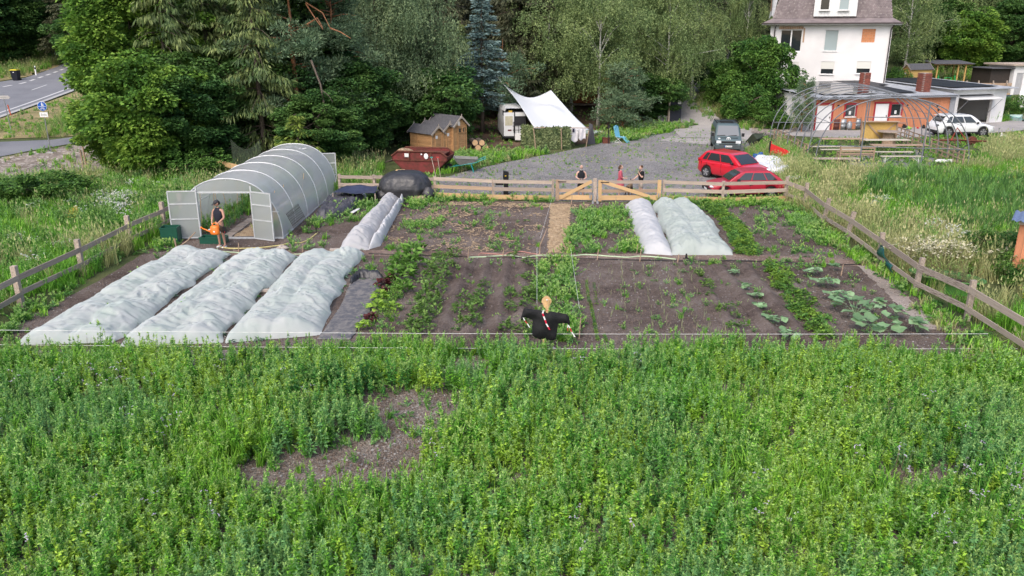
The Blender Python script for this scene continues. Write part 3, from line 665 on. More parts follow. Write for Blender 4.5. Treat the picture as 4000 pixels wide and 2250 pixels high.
x, y = sample(rightM, 15, 41, lambda x, y: np.where(inpoly(x, y, reedP), .5, 1)*np.where(nr_(x, y), 1, .12)); r = np.random.default_rng(9); n = fbm(x, y, .22, 19)
idx = np.select([n < .46, n < .55, n < .64], [3, 0, 1], 2); q = r.random(len(x)); idx = np.where(q < .35, r.integers(0, 6, len(x)), idx)
scatter('right_meadow', 'tall pale seeding meadow grass beyond the right fence', 'meadow', PGRASS, x, y, r.uniform(.65, 1.25, len(x)), seed=42, idx=idx)
x, y = sample(reedP, 11, 43); scatter('reed_bed', 'deep green reeds in the middle of the right meadow', 'reeds', PREED, x, y, np.random.default_rng(2).uniform(.6, 1.1, len(x)), seed=44)
x, y = sample(PX((3560, 890), (3680, 920), (3780, 980), (3700, 990), (3600, 930)), 4, 45); x2, y2 = sample(PX((3380, 810), (3450, 815), (3440, 850), (3370, 850)), 7, 46); x3, y3 = sample(PX((3090, 735), (3130, 735), (3130, 750), (3080, 750)), 8, 47)
scatter('yarrow_flower', 'white flower umbels in the right meadow near the fence', 'flowers', PWHITE, np.r_[x, x2, x3], np.r_[y, y2, y3], .9, seed=48)
x, y = sample(PX((3950, 700), (4100, 700), (4100, 760), (3940, 750)), 4, 49); x2, y2 = sample(PX((3970, 1150), (4060, 1160), (4060, 1240), (3950, 1230)), 5, 50)
x3, y3 = sample(PX((285, 870), (310, 870), (300, 900), (280, 900)), 10, 51)
scatter('yellow_flower', 'small yellow flowers dotted at the edges of both meadows', 'flowers', PYEL, np.r_[x, x2, x3], np.r_[y, y2, y3], .9, seed=52)
# grass elsewhere: yard edge, hoop tent, bank, verge, forest edge
patch([(PX((1480, 745), (1700, 700), (1700, 770), (1340, 765)), 1), (PX((1700, 690), (1950, 640), (2150, 600), (1800, 600), (1720, 640)), 1.3), (PX((2420, 520), (2640, 475), (2720, 490), (2560, 530), (2440, 560)), 1.2), (PX((2350, 500), (2620, 470), (2450, 560), (2310, 560)), .5)], 16, 'yard_edge_grass', 'grass along the wooded edge of the gravel yard', PTUFT, 2.0, 21, (.7, .42, .2), 'grass')
patch([([tuple(p)[:2] for p in yardF2]+[tuple(p)[:2] for p in reversed(yardB2)], 1)], 5, 'yard_tufts', 'thin flat grass tufts growing through the yard gravel', PTUFT, .6, 22, (.35, .50, .10), 'grass')
patch([(PX((2960, 560), (3000, 510), (3100, 545), (3500, 545), (3900, 520), (4200, 500), (4200, 640), (3500, 690), (3070, 660)), 1)], 9, 'tent_site_grass', 'short pale grass round the benches and the bare tunnel frame', PTUFT, 1.15, 23, (.5, .47, .12), 'grass')
patch([(PX((2900, 590), (3060, 560), (3180, 640), (3080, 720), (2960, 640)), 1)], 16, 'yard_side_grass', 'green grass behind the red hatchback and the white sheet', PGRASS, .75, 24, None, 'grass')
patch([(PX((2680, 420), (2800, 330), (3180, 430), (3170, 500), (2960, 515), (2800, 490)), 1)], 10, 'bank_herbs', 'green herbs and grass covering the stony bank under the big bush', PGRASS, .75, 25, (.5, .4, .3), 'grass')
patch([(PX((-100, 548), (340, 534), (380, 500), (330, 350), (150, 425), (-100, 500)), 1)], 7, 'verge_grass', 'dry grass on the strip between road and path', PTUFT, 1.4, 26, (.3, .42, .2), 'grass')
patch([(PX((120, 540), (340, 532), (350, 430), (250, 440)), 1)], 9, 'verge_herbs', 'taller green grass on the verge behind the round sign', PGRASS, .8, 27, None, 'grass')
patch([(PX((-100, 318), (100, 300), (230, 255), (215, 170), (-100, 130)), 1)], 4, 'roadside_grass', 'grass and scrub on the slope above the far side of the road', PGRASS, 1.2, 28, None, 'grass')
patch([(PX((500, 720), (1350, 600), (1500, 640), (1480, 740), (1340, 770), (1300, 740), (850, 740)), 1)], 9, 'tunnel_side_herbs', 'tall nettles and grass behind the polytunnel at the wood edge', PGRASS, 1.0, 29, None, 'grass')
patch([(PX((3860, 480), (3990, 470), (3990, 400), (3850, 420)), 1.2), (PX((3560, 330), (4200, 330), (4200, 200), (3500, 220)), .4)], 7, 'garage_side_grass', 'yellow green grass right of the garage and up the slope', PGRASS, 1.0, 30, None, 'grass')
patch([(PX((0, 620), (350, 560), (440, 700), (60, 740)), .4)], 7, 'bank_tufts', 'sparse tufts on the bare earth bank', PTUFT, 1.5, 33, (.6, .5, .1), 'grass')
x, y = sample(PX((1650, 640), (2050, 618), (2560, 500), (2640, 430), (2550, 300), (1500, 330), (1450, 560)), 2, 61)
scatter('forest_undergrowth', 'low brown green undergrowth on the needle covered forest floor', 'undergrowth', PTUFT, x, y, 1.2, seed=62)
# ================================================================== TREES
BARK = mat('bark', (.16, .125, .10), c2=(.08, .065, .055), scale=9, stretch=(3, 3, .6), bump=.6, bscale=15, rough=.95)
PINEBARK = mat('pine_bark', (.42, .19, .09), c2=(.22, .11, .07), scale=5, stretch=(2, 2, .6), bump=.5, rough=.9)
BIRCHBARK = mat('birch_bark', (.62, .60, .55), c2=(.12, .11, .10), scale=7, stretch=(.6, .6, 3), lo=.38, hi=.46, rough=.8)
F_MAPLE = fol('maple_leaf', (.07, .17, .035), (.24, .37, .06), (.13, .26, .04), scale=.45, trans=.3)
F_DARK = fol('dark_maple_leaf', (.045, .12, .04), (.13, .24, .06), (.075, .17, .045), scale=.4, trans=.3)
F_SPRUCE = fol('spruce_needle', (.06, .11, .04), (.18, .22, .075), (.10, .15, .05), scale=.6, trans=.15)
F_SPRUCED = fol('dark_spruce_needle', (.045, .06, .032), (.095, .10, .05), scale=.5, trans=.1)
F_BLUESP = fol('blue_spruce_needle', (.11, .18, .17), (.20, .29, .28), scale=1.2, trans=.1)
F_PINE = fol('pine_needle', (.08, .15, .08), (.17, .24, .13), scale=.8, trans=.15)
F_BIRCH = fol('birch_leaf', (.14, .22, .08), (.29, .36, .14), (.20, .28, .11), scale=.4, trans=.35)
F_WILLOW = fol('grey_leaf', (.11, .18, .09), (.25, .32, .16), (.17, .24, .12), scale=.5, trans=.3)
F_LARCH = fol('larch_needle', (.13, .20, .035), (.23, .30, .06), scale=1.2, trans=.25)
F_BUSH = fol('bush_leaf', (.045, .13, .03), (.14, .26, .05), (.08, .18, .035), scale=.7, trans=.25)

def tubes_trunk(h, r0, limbs=(), seed=0, top=.04, lean=.0):
    r = random.Random(seed); b = MB(); pts = []; n = 9
    for i in range(n):
        t = i/(n-1); pts.append((lean*t*h+r.uniform(-.06, .06)*min(1, i), r.uniform(-.06, .06)*min(1, i), h*t))
    b.tube(pts, [r0*(1.25 if i == 0 else 1-.92*i/(n-1)) for i in range(n)], 8)
    for p0, p1, rr in limbs:
        p0 = Vector(p0); p1 = Vector(p1); m = p0.lerp(p1, .5)+Vector((0, 0, (p1-p0).length*.08))
        b.tube([p0, m, p1], [rr, rr*.6, rr*.2], 5)
    return b
def crown_clumps(seed, h, rad, z0, N, inner=.55, shape='egg'):
    r = np.random.default_rng(seed); d = rdir(r, N); q = r.uniform(inner, 1, N)**.6
    zc = (h+z0)/2; hz = (h-z0)/2
    c = np.stack([d[:, 0]*rad*q, d[:, 1]*rad*q, zc+d[:, 2]*hz*q], 1)
    a = np.arctan2(d[:, 1], d[:, 0]); c[:, :2] *= (1+.16*np.sin(3*a+seed)+.16*np.sin(2*a+7*d[:, 2]+seed*2)+r.normal(0, .07, N))[:, None]
    return c
def broad(seed, h, rad, z0, N, per, leaf, m, cr=.95, flat=.55):
    r = np.random.default_rng(seed); cl = crown_clumps(seed, h, rad, z0, N); P = []; D = []
    for c in cl:
        k = int(per*r.uniform(.6, 1.3)); s = cr*r.uniform(.7, 1.35); d = rdir(r, k, .35); q = r.uniform(.35, 1, k)[:, None]**.5
        p = d*q*[s, s, s*flat]; P.append(c+p); out = c.copy(); out[2] = 0; out = out/(np.linalg.norm(out)+.1)
        D.append(d*[1, 1, .3]+out*.5+[0, 0, -.25]+r.normal(0, .25, (k, 3)))
    P = np.vstack(P); D = np.vstack(D); n = len(P); Nn = np.tile([0, 0, 1.], (n, 1))+r.normal(0, .55, (n, 3))
    P[:, 2] = np.maximum(P[:, 2], .05)
    limbs = [((0, 0, max(z0*.6, c[2]*.45)), tuple(c), .07) for c in cl[::max(1, N//16)]]
    return (leafmesh('crown', P, D, Nn, leaf*r.uniform(.65, 1.3, n), leaf*.8*r.uniform(.7, 1.2, n), m, fold=.12), limbs)
def birch(seed, h, rad, z0, N, strands, m, leaf=.15):
    r = np.random.default_rng(seed); cl = crown_clumps(seed, h, rad, z0, N, .35); P = []; D = []
    for c in cl:
        for s in range(strands):
            a = r.uniform(0, 6.28); q = r.uniform(.1, 1.0); o = c+[math.cos(a)*q, math.sin(a)*q, r.uniform(-.25, .45)]
            ln = r.uniform(.5, 1.7); k = int(ln*11)+4; t = r.random(k)[:, None]
            p = o+np.hstack([(math.cos(a)*.35*np.sqrt(t)), (math.sin(a)*.35*np.sqrt(t)), -ln*t])+r.normal(0, .06, (k, 3))
            P.append(p); D.append(np.tile([math.cos(a)*.3, math.sin(a)*.3, -.8], (k, 1))+r.normal(0, .5, (k, 3)))
    P = np.vstack(P); D = np.vstack(D); n = len(P); P[:, 2] = np.maximum(P[:, 2], .3)
    limbs = [((0, 0, c[2]*.75), tuple(c), .04) for c in cl[::max(1, N//20)]]
    return leafmesh('crown', P, D, r.normal(size=(n, 3)), leaf*r.uniform(.6, 1.2, n), leaf*.62*r.uniform(.7, 1.2, n), m), limbs
def spruce(seed, h, rad, z0, m, step=.42, per=8, hang=.5, sp=.34, wd=.075, power=.75, droop=.25, skip=0):
    r = np.random.default_rng(seed); P = []; D = []; limbs = []; z = z0
    while z < h-.1:
        L0 = rad*max(.05, 1-(z-z0)/(h-z0))**power
        for b in range(per):
            if r.random() < skip: continue
            a = r.uniform(0, 6.28); L = L0*r.uniform(.65, 1.2); zz = z+r.uniform(-.2, .2); e = (math.cos(a), math.sin(a)); dr = droop*r.uniform(.5, 1.5)
            k = max(3, int(L/.17)); t = np.linspace(.15, 1, k)
            bp = np.stack([e[0]*L*t, e[1]*L*t, zz-dr*L*t+.25*dr*L*t**3], 1)
            if r.random() < .4: limbs.append(((0, 0, zz), tuple(bp[-1]), .03))
            for j in range(k):
                wloc = .55*(1.15-t[j])*min(1.5, L*.5)+.08; q = 7
                off = r.uniform(-1, 1, q)[:, None]; side = np.array([-e[1], e[0], 0])
                p = bp[j]+side*off*wloc+np.array([0, 0, -1])*(np.abs(off)*.15)+r.normal(0, .03, (q, 3))
                P.append(p); D.append(side*off*.7+np.array([e[0], e[1], 0])*.5+np.array([0, 0, -hang])*r.uniform(.3, 1.8, (q, 1)))
        z += step*r.uniform(.8, 1.2)*(1 if z < h*.8 else .6)
    P = np.vstack(P); D = np.vstack(D); n = len(P); P[:, 2] = np.maximum(P[:, 2], .1)
    return leafmesh('crown', P, D, r.normal(size=(n, 3))+[0, 0, .8], sp*r.uniform(.6, 1.3, n), wd*r.uniform(.7, 1.4, n), m), limbs
def pine(seed, h, rad, z0, N, per, m, cr=.55, bare=0, tuft=.26):
    r = np.random.default_rng(seed); P = []; D = []; limbs = []
    for i in range(N):
        t = r.random(); z = z0+(h-z0)*t; a = r.uniform(0, 6.28); L = rad*(1-.45*t)*r.uniform(.5, 1.1); c = np.array([math.cos(a)*L, math.sin(a)*L, z+L*.12*r.uniform(-1, 1.6)])
        limbs.append(((0, 0, z-.2), tuple(c), .05))
        if r.random() < bare: continue
        for s in range(4):
            cc = c*[1-.16*s, 1-.16*s, 1]+r.normal(0, .3, 3); k = per//4; d = rdir(r, k, .3); q = r.uniform(.2, 1, k)[:, None]
            P.append(cc+d*q*[cr, cr, cr*.45]); D.append(d+[0, 0, .25]+r.normal(0, .3, (k, 3)))
    P = np.vstack(P); D = np.vstack(D); n = len(P); P[:, 2] = np.maximum(P[:, 2], .05)
    return leafmesh('crown', P, D, r.normal(size=(n, 3)), tuft*r.uniform(.6, 1.2, n), tuft*.28*r.uniform(.7, 1.4, n), m), limbs

TREES = {}
def reg(key, gen, trunk, bark, r0, th, seed=0, lean=0):
    cr, limbs = gen; b = tubes_trunk(th, r0, limbs, seed, lean=lean); TREES[key] = (cr, mesh('trunk', b.v, b.f, bark, True))
reg('maple', broad(1, 13, 4.0, .5, 190, 330, .27, F_MAPLE), 1, BARK, .22, 11)
reg('maple_low', broad(2, 7.5, 3.1, .3, 110, 330, .25, F_MAPLE, .85), 1, BARK, .16, 6)
reg('dark_maple', broad(3, 12, 4.0, .3, 150, 330, .27, F_DARK, 1.0), 1, BARK, .22, 10)
reg('small_maple', broad(4, 5.2, 2.3, .4, 70, 300, .22, F_DARK, .7), 1, BARK, .12, 4)
reg('bush', broad(5, 5.0, 2.9, .0, 120, 300, .18, F_BUSH, .6, .75), 1, BARK, .1, 3.4)
reg('low_bush', broad(6, 2.0, 1.6, .0, 50, 240, .12, F_BUSH, .4, .75), 1, BARK, .05, 1.2)
reg('spruce', spruce(7, 15, 3.8, 1.0, F_SPRUCE, .5, 8, .8, .36, .08, .7, .35), 1, BARK, .24, 15)
reg('spruce_thin', spruce(8, 14, 3.2, 2.0, F_SPRUCE, .6, 7, 1.1, .42, .08, .6, .45, .2), 1, BARK, .2, 14)
reg('dark_spruce', spruce(9, 16, 3.0, 2.6, F_SPRUCED, .55, 8, .6, .42, .11, .7, .3), 1, BARK, .2, 16)
reg('blue_spruce', spruce(10, 11.5, 2.5, 2.2, F_BLUESP, .36, 8, .1, .28, .10, .85, .12), 1, BARK, .17, 11.5)
reg('larch', spruce(11, 3.6, 2.0, .3, F_LARCH, .4, 7, .3, .3, .06, .7, .1), 1, BARK, .08, 3.4)
reg('pine', pine(12, 14, 3.8, 3.5, 46, 700, F_PINE, .8, .12), 1, PINEBARK, .24, 14)
reg('small_pine', pine(13, 5.2, 2.4, 1.0, 44, 420, F_PINE, .55, 0, .2), 1, PINEBARK, .11, 4.8)
reg('broken_pine', pine(14, 6.4, 3.4, 2.4, 16, 420, F_PINE, .75, .3, .22), 1, PINEBARK, .17, 7.2)
reg('birch', birch(15, 14, 3.1, 2.6, 105, 22, F_BIRCH), 1, BIRCHBARK, .14, 14)
reg('birch_wide', birch(16, 13, 3.5, 2.0, 115, 22, F_BIRCH), 1, BIRCHBARK, .15, 13, 3, .03)
reg('willow', birch(17, 12, 3.6, 1.0, 120, 22, F_WILLOW, .16), 1, BARK, .2, 12)
used = set()
def tree(name, key, u, Y, label, s=1.0, sz=None, rz=None, group=None, cat='tree'):
    p = XG(u, Y); cr, tk = TREES[key]
    rz = random.uniform(0, 6.28) if rz is None else rz
    t = thing(name, label, cat, p, rz, group); t.scale = (s, s, sz or s)
    put('crown', cr, t); put('trunk', tk, t); return t
T = tree
T('maple_tree', 'maple', 585, 48.5, 'tall bright green maple, leftmost of the wood edge, in front of the road', .88, .95)
T('maple_tree', 'maple_low', 600, 44, 'lower bright green maple in front of the tallest left maple', .88)
T('maple_tree', 'maple_low', 490, 46.5, 'yellow green young maple beside the round blue path sign', .62)
T('maple_tree', 'maple', 700, 52, 'tall green maple between the leftmost maple and the drooping spruce', 1.0, 1.0)
T('maple_tree', 'dark_maple', 740, 46, 'dark green maple behind the left side of the polytunnel', .72, .55)
T('spruce_tree', 'spruce', 860, 49.5, 'big spruce with hanging yellow green twigs above the polytunnel', 1.12, 1.05)
T('spruce_tree', 'spruce_thin', 700, 47, 'thin drooping spruce with grey trunk left of the big hanging spruce', .9, 1.0)
T('spruce_tree', 'spruce_thin', 1040, 48, 'ragged olive spruce between the big spruce and the orange trunked pine', 1.0, .95)
T('spruce_tree', 'spruce', 1010, 57, 'dense spruce standing behind the ragged olive spruce', 1.0)
T('larch_tree', 'larch', 1175, 44.5, 'small bright yellow green larch right behind the polytunnel roof', .95)
T('pine_tree', 'pine', 1178, 49, 'tall pine with bright orange trunk above the polytunnel', .95, .95)
T('maple_tree', 'dark_maple', 1130, 52, 'dark green maple behind the tall orange trunked pine', .9, .9)
T('pine_tree', 'pine', 1330, 52, 'grey green pine right of the orange trunked pine', .9, .85)
T('maple_tree', 'dark_maple', 1370, 52, 'dark round maple behind the black covered stack', .70, .55)
T('maple_tree', 'dark_maple', 1250, 47, 'dark bushy maple behind the rear end of the polytunnel', .55, .38)
T('willow_tree', 'willow', 1490, 58, 'grey green weeping tree above the wooden sheds, nearer the polytunnel', 1.0, 1.05)
T('willow_tree', 'willow', 1640, 59, 'tall grey green weeping tree left of the dark spruce gap', .85, 1.05)
T('maple_tree', 'dark_maple', 1530, 58.5, 'dark green maple touching the left shed roof', .62, .5)
T('maple_tree', 'small_maple', 1745, 58, 'small rounded maple just behind the three wooden sheds', 1.1, 1.0)
T('blue_spruce_tree', 'blue_spruce', 1885, 64, 'silvery blue spruce in the gap of the wood', 1.0, 1.02)
T('pine_tree', 'broken_pine', 1962, 65, 'pine with snapped bare orange top and few branches beside the white canopy', 1.0)
T('spruce_tree', 'spruce_thin', 1810, 66, 'half bare spruce with brown lower twigs left of the broken pine', .62, .62)
T('birch_tree', 'birch_wide', 2130, 71, 'leafy birch directly behind the white canopy', 1.1, .95)
T('birch_tree', 'birch', 2335, 68.5, 'birch with a long visible white trunk above the orange cabin', 1.05, .95)
T('birch_tree', 'birch_wide', 2230, 76, 'birch standing behind and between the canopy birch and the white trunked birch', 1.1)
T('birch_tree', 'birch', 2450, 75, 'tall birch behind the small dark pine', 1.1)
T('birch_tree', 'birch_wide', 2600, 73, 'leaning birch with pale trunk left of the uphill drive', 1.0, .95)
T('birch_tree', 'birch', 2700, 79, 'rightmost of the weeping birches beside the uphill drive', 1.0)
T('pine_tree', 'small_pine', 2430, 65.5, 'small dense pine right behind the blue camping chair', 1.05, .95)
T('maple_tree', 'small_maple', 2560, 72, 'dark green shrubby tree beside the black notice board', 1.1, .75)
T('maple_tree', 'small_maple', 2640, 84, 'dark green shrubby tree on the far side of the uphill drive', 1.3, 1.1)
T('birch_tree', 'birch', 2905, 93, 'slim birch with bare white trunk just left of the white house', .8, 1.05)
T('birch_tree', 'birch_wide', 2840, 99, 'birch behind the uphill drive left of the slim white trunk', .8, 1.0)
T('bush', 'bush', 2965, 73.0, 'big round dark green bush at the left corner of the white house', 1.05, 1.35, cat='bush')
T('bush', 'bush', 2850, 75, 'dark bush on the left flank of the big round bush by the drive', .8, .85, cat='bush')
T('bush', 'low_bush', 2900, 70, 'bright green low bush in front of the big round bush', 1.3, 1.4, cat='bush')
T('bush', 'low_bush', 3010, 67.5, 'low grey green shrub on the stony bank', 1.0, .7, cat='bush')
T('small_conifer', 'small_pine', 3130, 65, 'young dark conifer at the left wall of the orange annexe', .42, .75, cat='tree')
T('birch_tree', 'birch_wide', 3530, 90, 'old birch with mottled leaning trunk at the right corner of the white house', 1.0, 1.0)
T('birch_tree', 'birch', 3700, 100, 'birch with upright trunk in the wood behind the pergola', 1.1)
T('birch_tree', 'birch_wide', 3830, 104, 'rightmost birch of the wood behind the pergola', 1.1)
T('maple_tree', 'maple_low', 3770, 95, 'bright green broadleaf tree above the green play frame', .95, .9)
T('maple_tree', 'dark_maple', 3930, 97, 'olive broadleaf tree behind the low white shed', .8, .65)
T('maple_tree', 'dark_maple', 3620, 99, 'dark broadleaf tree behind the little playhouse', .8, .75)
T('bush', 'low_bush', 3945, 75, 'yellow green bush at the right side of the garage', .8, 1.0, cat='bush')
T('bush', 'low_bush', 3500, 84, 'small leafy bush at the foot of the house corner', .8, 1.3, cat='bush')
# left side
T('maple_tree', 'dark_maple', 60, 96, 'dark tree above the wheelie bin across the road', 1.15, .9)
T('maple_tree', 'dark_maple', -60, 92, 'dark tree at the left picture edge across the road', 1.1, .9)
T('maple_tree', 'dark_maple', 170, 106, 'dark tree above the yellow arrow sign', .9, .8)
T('maple_tree', 'small_maple', 330, 92, 'small tree where the road disappears behind the maples', 1.1)
T('bush', 'low_bush', 170, 36.5, 'wide dark green bush standing in the left meadow', 1.15, .75, cat='bush')
T('bush', 'low_bush', 10, 36, 'dark green bush at the left picture edge in the meadow', .9, .6, cat='bush')
T('bush', 'low_bush', 740, 43, 'leafy bush between the maples and the left polytunnel wall', 1.2, .9, cat='bush')
T('bush', 'low_bush', 3880, 27.5, 'big tangled green shrub between the green tub and the orange hut', .6, .5, cat='bush')
T('bush', 'low_bush', 3990, 24.5, 'shrub with yellow flowers at the right picture edge', .55, .5, cat='bush')
# dark rows behind
k = 0
rr = random.Random(4)
for Y0, us in ((73, (1420, 1530, 1660, 1760, 1850, 1930, 2010, 2080)), (82, (900, 1060, 1230, 1370, 1480, 1590, 1700, 1800, 1890, 1980, 2060, 2160, 2280, 2390, 2500)),
               (92, (300, 450, 640, 800, 960, 1120, 1280, 1450, 1640, 1840, 1940, 2040, 2200, 2330, 2460, 2580, 2720)), (104, (2760, 2860, 2950, 3040, 3540, 3630, 3740, 3850, 3960, 4080, 0, 120, 250, 390)), (62, (820, 950, 1190, 1300)),
               (112, (1500, 1620, 1740, 1860, 1950, 2050, 2140, 2250, 2640, 2800, 2900, 3480, 3580, 3690, 3800, 3900, 4020, 4150, 4300, -100, -250))):
    for u in us:
        T('spruce_tree', 'dark_spruce', u+rr.uniform(-25, 25), Y0+rr.uniform(-3, 3), 'dark spruce in the shaded depth of the wood', rr.uniform(.95, 1.25), rr.uniform(.9, 1.15), group='dark spruces in the depth of the wood')
for u in (3640, 3560, 3450, 3780, 3880, 4000):
    T('maple_tree', 'dark_maple', u, 108+rr.uniform(-3, 3), 'dark broadleaf tree high on the wooded slope behind the pergola', 1.0, .9, group='dark broadleaf trees on the slope')
# dead hanging limb and bare twigs of the pine by the tunnel
b = MB(); L0 = [AT(1215, 235, 46.5), AT(1252, 330, 46.3), AT(1268, 420, 46.1), AT(1225, 480, 45.9), AT(1180, 505, 45.8)]
b.tube(L0, [.07, .06, .05, .035, .015], 5)
for (a, c) in (((1268, 420), (1300, 490)), ((1262, 440), (1290, 530)), ((1225, 480), (1250, 540)), ((1240, 470), (1285, 545)), ((1255, 350), (1300, 400)), ((1200, 500), (1280, 560))):
    b.tube([AT(*a, 46.1), AT((a[0]+c[0])/2+8, (a[1]+c[1])/2, 46), AT(*c, 46)], [.025, .018, .008], 4)
props(b.build('dead_branch', BARK), 'long dead reddish branch hanging behind the polytunnel roof', 'branch')
b = MB()
for a, c, d in (((1195, 10), (1260, 50), (1290, 110)), ((1195, 15), (1230, 70), (1262, 115)), ((1200, 95), (1240, 70), (1262, 110)), ((1290, 110), (1330, 125), (1370, 150)), ((1160, 95), (1130, 95), (1126, 150))):
    b.tube([AT(*a, 48.6), AT(*c, 48.3), AT(*d, 48)], [.05, .035, .015], 5)
props(b.build('dead_branch', PINEBARK), 'bare curved orange pine branches arching from the bright pine trunk', 'branch')
# ================================================================== FENCES
def gp2(u, Y): return XG(u, Y)
backpts = [G(1330, 762), G(1465, 765), G(1700, 772), G(1927, 782), G(2158, 784)]
backR = [G(2590, 786), G(2820, 793), G(3066, 787)]
def fence_run(t, pts, hts, rails, posts=True, psize=(.12, .12), base=None, tilt=None):
    """posts at pts, rails = list of (height, board height, material picker); parts in world axes under t"""
    o = t.location; r = random.Random(len(pts)*7+int(hts*10))
    if posts:
        for i, p in enumerate(pts):
            q = Vector(p)-o; tx = (tilt or {}).get(i, (r.uniform(-.02, .02), r.uniform(-.02, .02)))
            bx('post', t, (q.x, q.y, hts/2-.02), (psize[0], psize[1], hts), WOOD_GREY if base is None else base, rot=(tx[0], tx[1], r.uniform(-.1, .1)))
    for i in range(len(pts)-1):
        a, c = Vector(pts[i])-o, Vector(pts[i+1])-o; n = (c-a).normalized(); side = Vector((n.y, -n.x, 0))*.085
        for (h, bh, pick) in rails:
            m = pick(i); dz = r.uniform(-.02, .02)
            bar('rail', t, a+side+Vector((0, 0, h+dz+r.uniform(-.02, .02)))-n*.02, c+side+Vector((0, 0, h+dz+r.uniform(-.02, .02)))-n*.03, .028, bh, m)
t = thing('back_fence', 'weathered three rail board fence with a pale new bottom board, left of the garden gate', 'fence', backpts[0])
fence_run(t, backpts, 1.07, [(.93, .16, lambda i: WOOD_GREY), (.56, .17, lambda i: [WOOD_GREY, WOOD_GREY, WOOD_MID, WOOD_GREY][i]), (.17, .22, lambda i: [WOOD_GREY, WOOD_NEW, WOOD_NEW, WOOD_NEW][i])])
t = thing('back_fence', 'weathered three rail board fence between the gate and the right garden corner, red car behind', 'fence', backR[0])
fence_run(t, backR, 1.07, [(.93, .16, lambda i: WOOD_GREY), (.56, .17, lambda i: WOOD_GREY), (.18, .22, lambda i: WOOD_NEW)])
leftF = [G(-330, 1450), G(-120, 1320), G(85, 1198), G(325, 1078), G(513, 970), G(645, 908), G(715, 868)]
t = thing('left_fence', 'grey two rail fence along the left side of the garden beside the meadow', 'fence', leftF[0])
fence_run(t, leftF[:-1]+[leftF[-1]], 1.28, [(.93, .17, lambda i: WOOD_GREY), (.42, .15, lambda i: WOOD_GREY)], psize=(.15, .15))
rightF = [G(3066, 787), G(3142, 815), G(3219, 885), G(3312, 945), G(3431, 1040), G(3576, 1152), G(3775, 1253), G(4030, 1425), G(4350, 1660)]
t = thing('right_fence', 'grey two rail fence right of the garden, some boards barky', 'fence', rightF[0])
WOOD_BARKY = mat('barky_wood', (.42, .35, .30), c2=(.10, .07, .055), scale=9, stretch=(1, 2, 2), lo=.42, hi=.5, rnd=.1, rough=.9, bump=.4)
fence_run(t, rightF[0:], 1.22, [(.93, .19, lambda i: WOOD_BARKY if i in (5,) else WOOD_GREY), (.40, .15, lambda i: WOOD_BARKY if i in (2, 5) else WOOD_GREY)], psize=(.14, .12), tilt={2: (.02, .12), 3: (.0, .16), 5: (0, .06)})
# gates
def gate(name, label, a, b, diag, frames, newrail, h0=.14):
    t = thing(name, label, 'gate', a, math.atan2(b.y-a.y, b.x-a.x)); L = (b-a).length
    for z, bh, m in ((.95, .15, WOOD_GREY), (.52, .15, newrail), (.19, .23, WOOD_NEW)): bx('rail', t, (L/2, 0, z), (L-.02, .03, bh), m)
    for x, m in frames: bx('upright', t, (x*L+(.08 if x == 0 else -.08), -.035, .54), (.17, .035, 1.02), m)
    bar('brace', t, (diag[0][0]*L, -.06, diag[0][1]), (diag[1][0]*L, -.06, diag[1][1]), .03, .16, WOOD_NEW)
    bx('hinge', t, (.3, -.085, .95), (.4, .01, .04), BLACK); bx('latch', t, (L-.1, -.085, .3), (.05, .03, .25), STEEL)
    return t
gate('small_gate', 'narrow wooden garden gate with one rising diagonal brace', G(2170, 785), G(2312, 787), ((.12, .16), (.98, .98)), ((0, WOOD_MID),), WOOD_MID)
gate('wide_gate', 'wide wooden garden gate with pale new frame and falling diagonal brace', G(2335, 788), G(2578, 787), ((.06, .98), (.96, .12)), ((0, WOOD_NEW), (1, WOOD_NEW)), WOOD_MID)
t = thing('gate_post', 'grey square post between the two garden gates', 'post', G(2322, 787)); bx('post', t, (0, .02, .56), (.16, .14, 1.12), WOOD_GREY)
for k, u in enumerate((2316, 2334)):
    b = MB(); b.cyl((0, 0, .0), (0, 0, .5), .02, n=6).cyl((0, 0, 0), (0, 0, .12), .07, .05, 8).box((0, 0, .3), (.06, .05, .18))
    o = b.build('drop_bolt', STEEL, None, G(u, 795)); props(o, ['steel drop bolt on the narrow gate side of the gate gap', 'steel drop bolt on the wide gate side of the gate gap'][k], 'bolt')
# string fence in front
STRING = mat('white_string', (.8, .8, .78), rough=.6)
b = MB(); A = [(-14.5, 22.8), (-6, 22.6), (2, 22.5), (10, 22.4), (15.8, 22.2)]
for (v0, nm, lb, z) in ((1290, 'string_line', 'upper thin white string stretched across the field edge', .55), (1350, 'string_line', 'lower thin white string stretched across the field edge', .3)):
    a, c = (AT(-150, 1288, 18.3), AT(3860, 1304, 18.9)) if z > .5 else (AT(-150, 1345, 18.2), AT(3975, 1362, 18.7))
    b = MB(); b.tube([a.lerp(c, i/12)-Vector((0, 0, .05*math.sin(math.pi*i/12))) for i in range(13)], .005, 4); props(b.build('string_line', STRING), lb, 'string')
for k, (u0, v0, u1, v1, lb) in enumerate(((2097, 1005, 2097, 1230, 'thin upright looking string along the left edge of the weedy middle path'), (2228, 1005, 2262, 1250, 'thin string along the right edge of the weedy middle path'),
                        (2160, 790, 2110, 965, 'thin string along the left edge of the straw path'))):
    a, c = G(u0, v0), G(u1, v1); a.z = c.z = .35; b = MB(); b.tube([a, c], .0045, 4); props(b.build('string_line', STRING), lb, 'string')
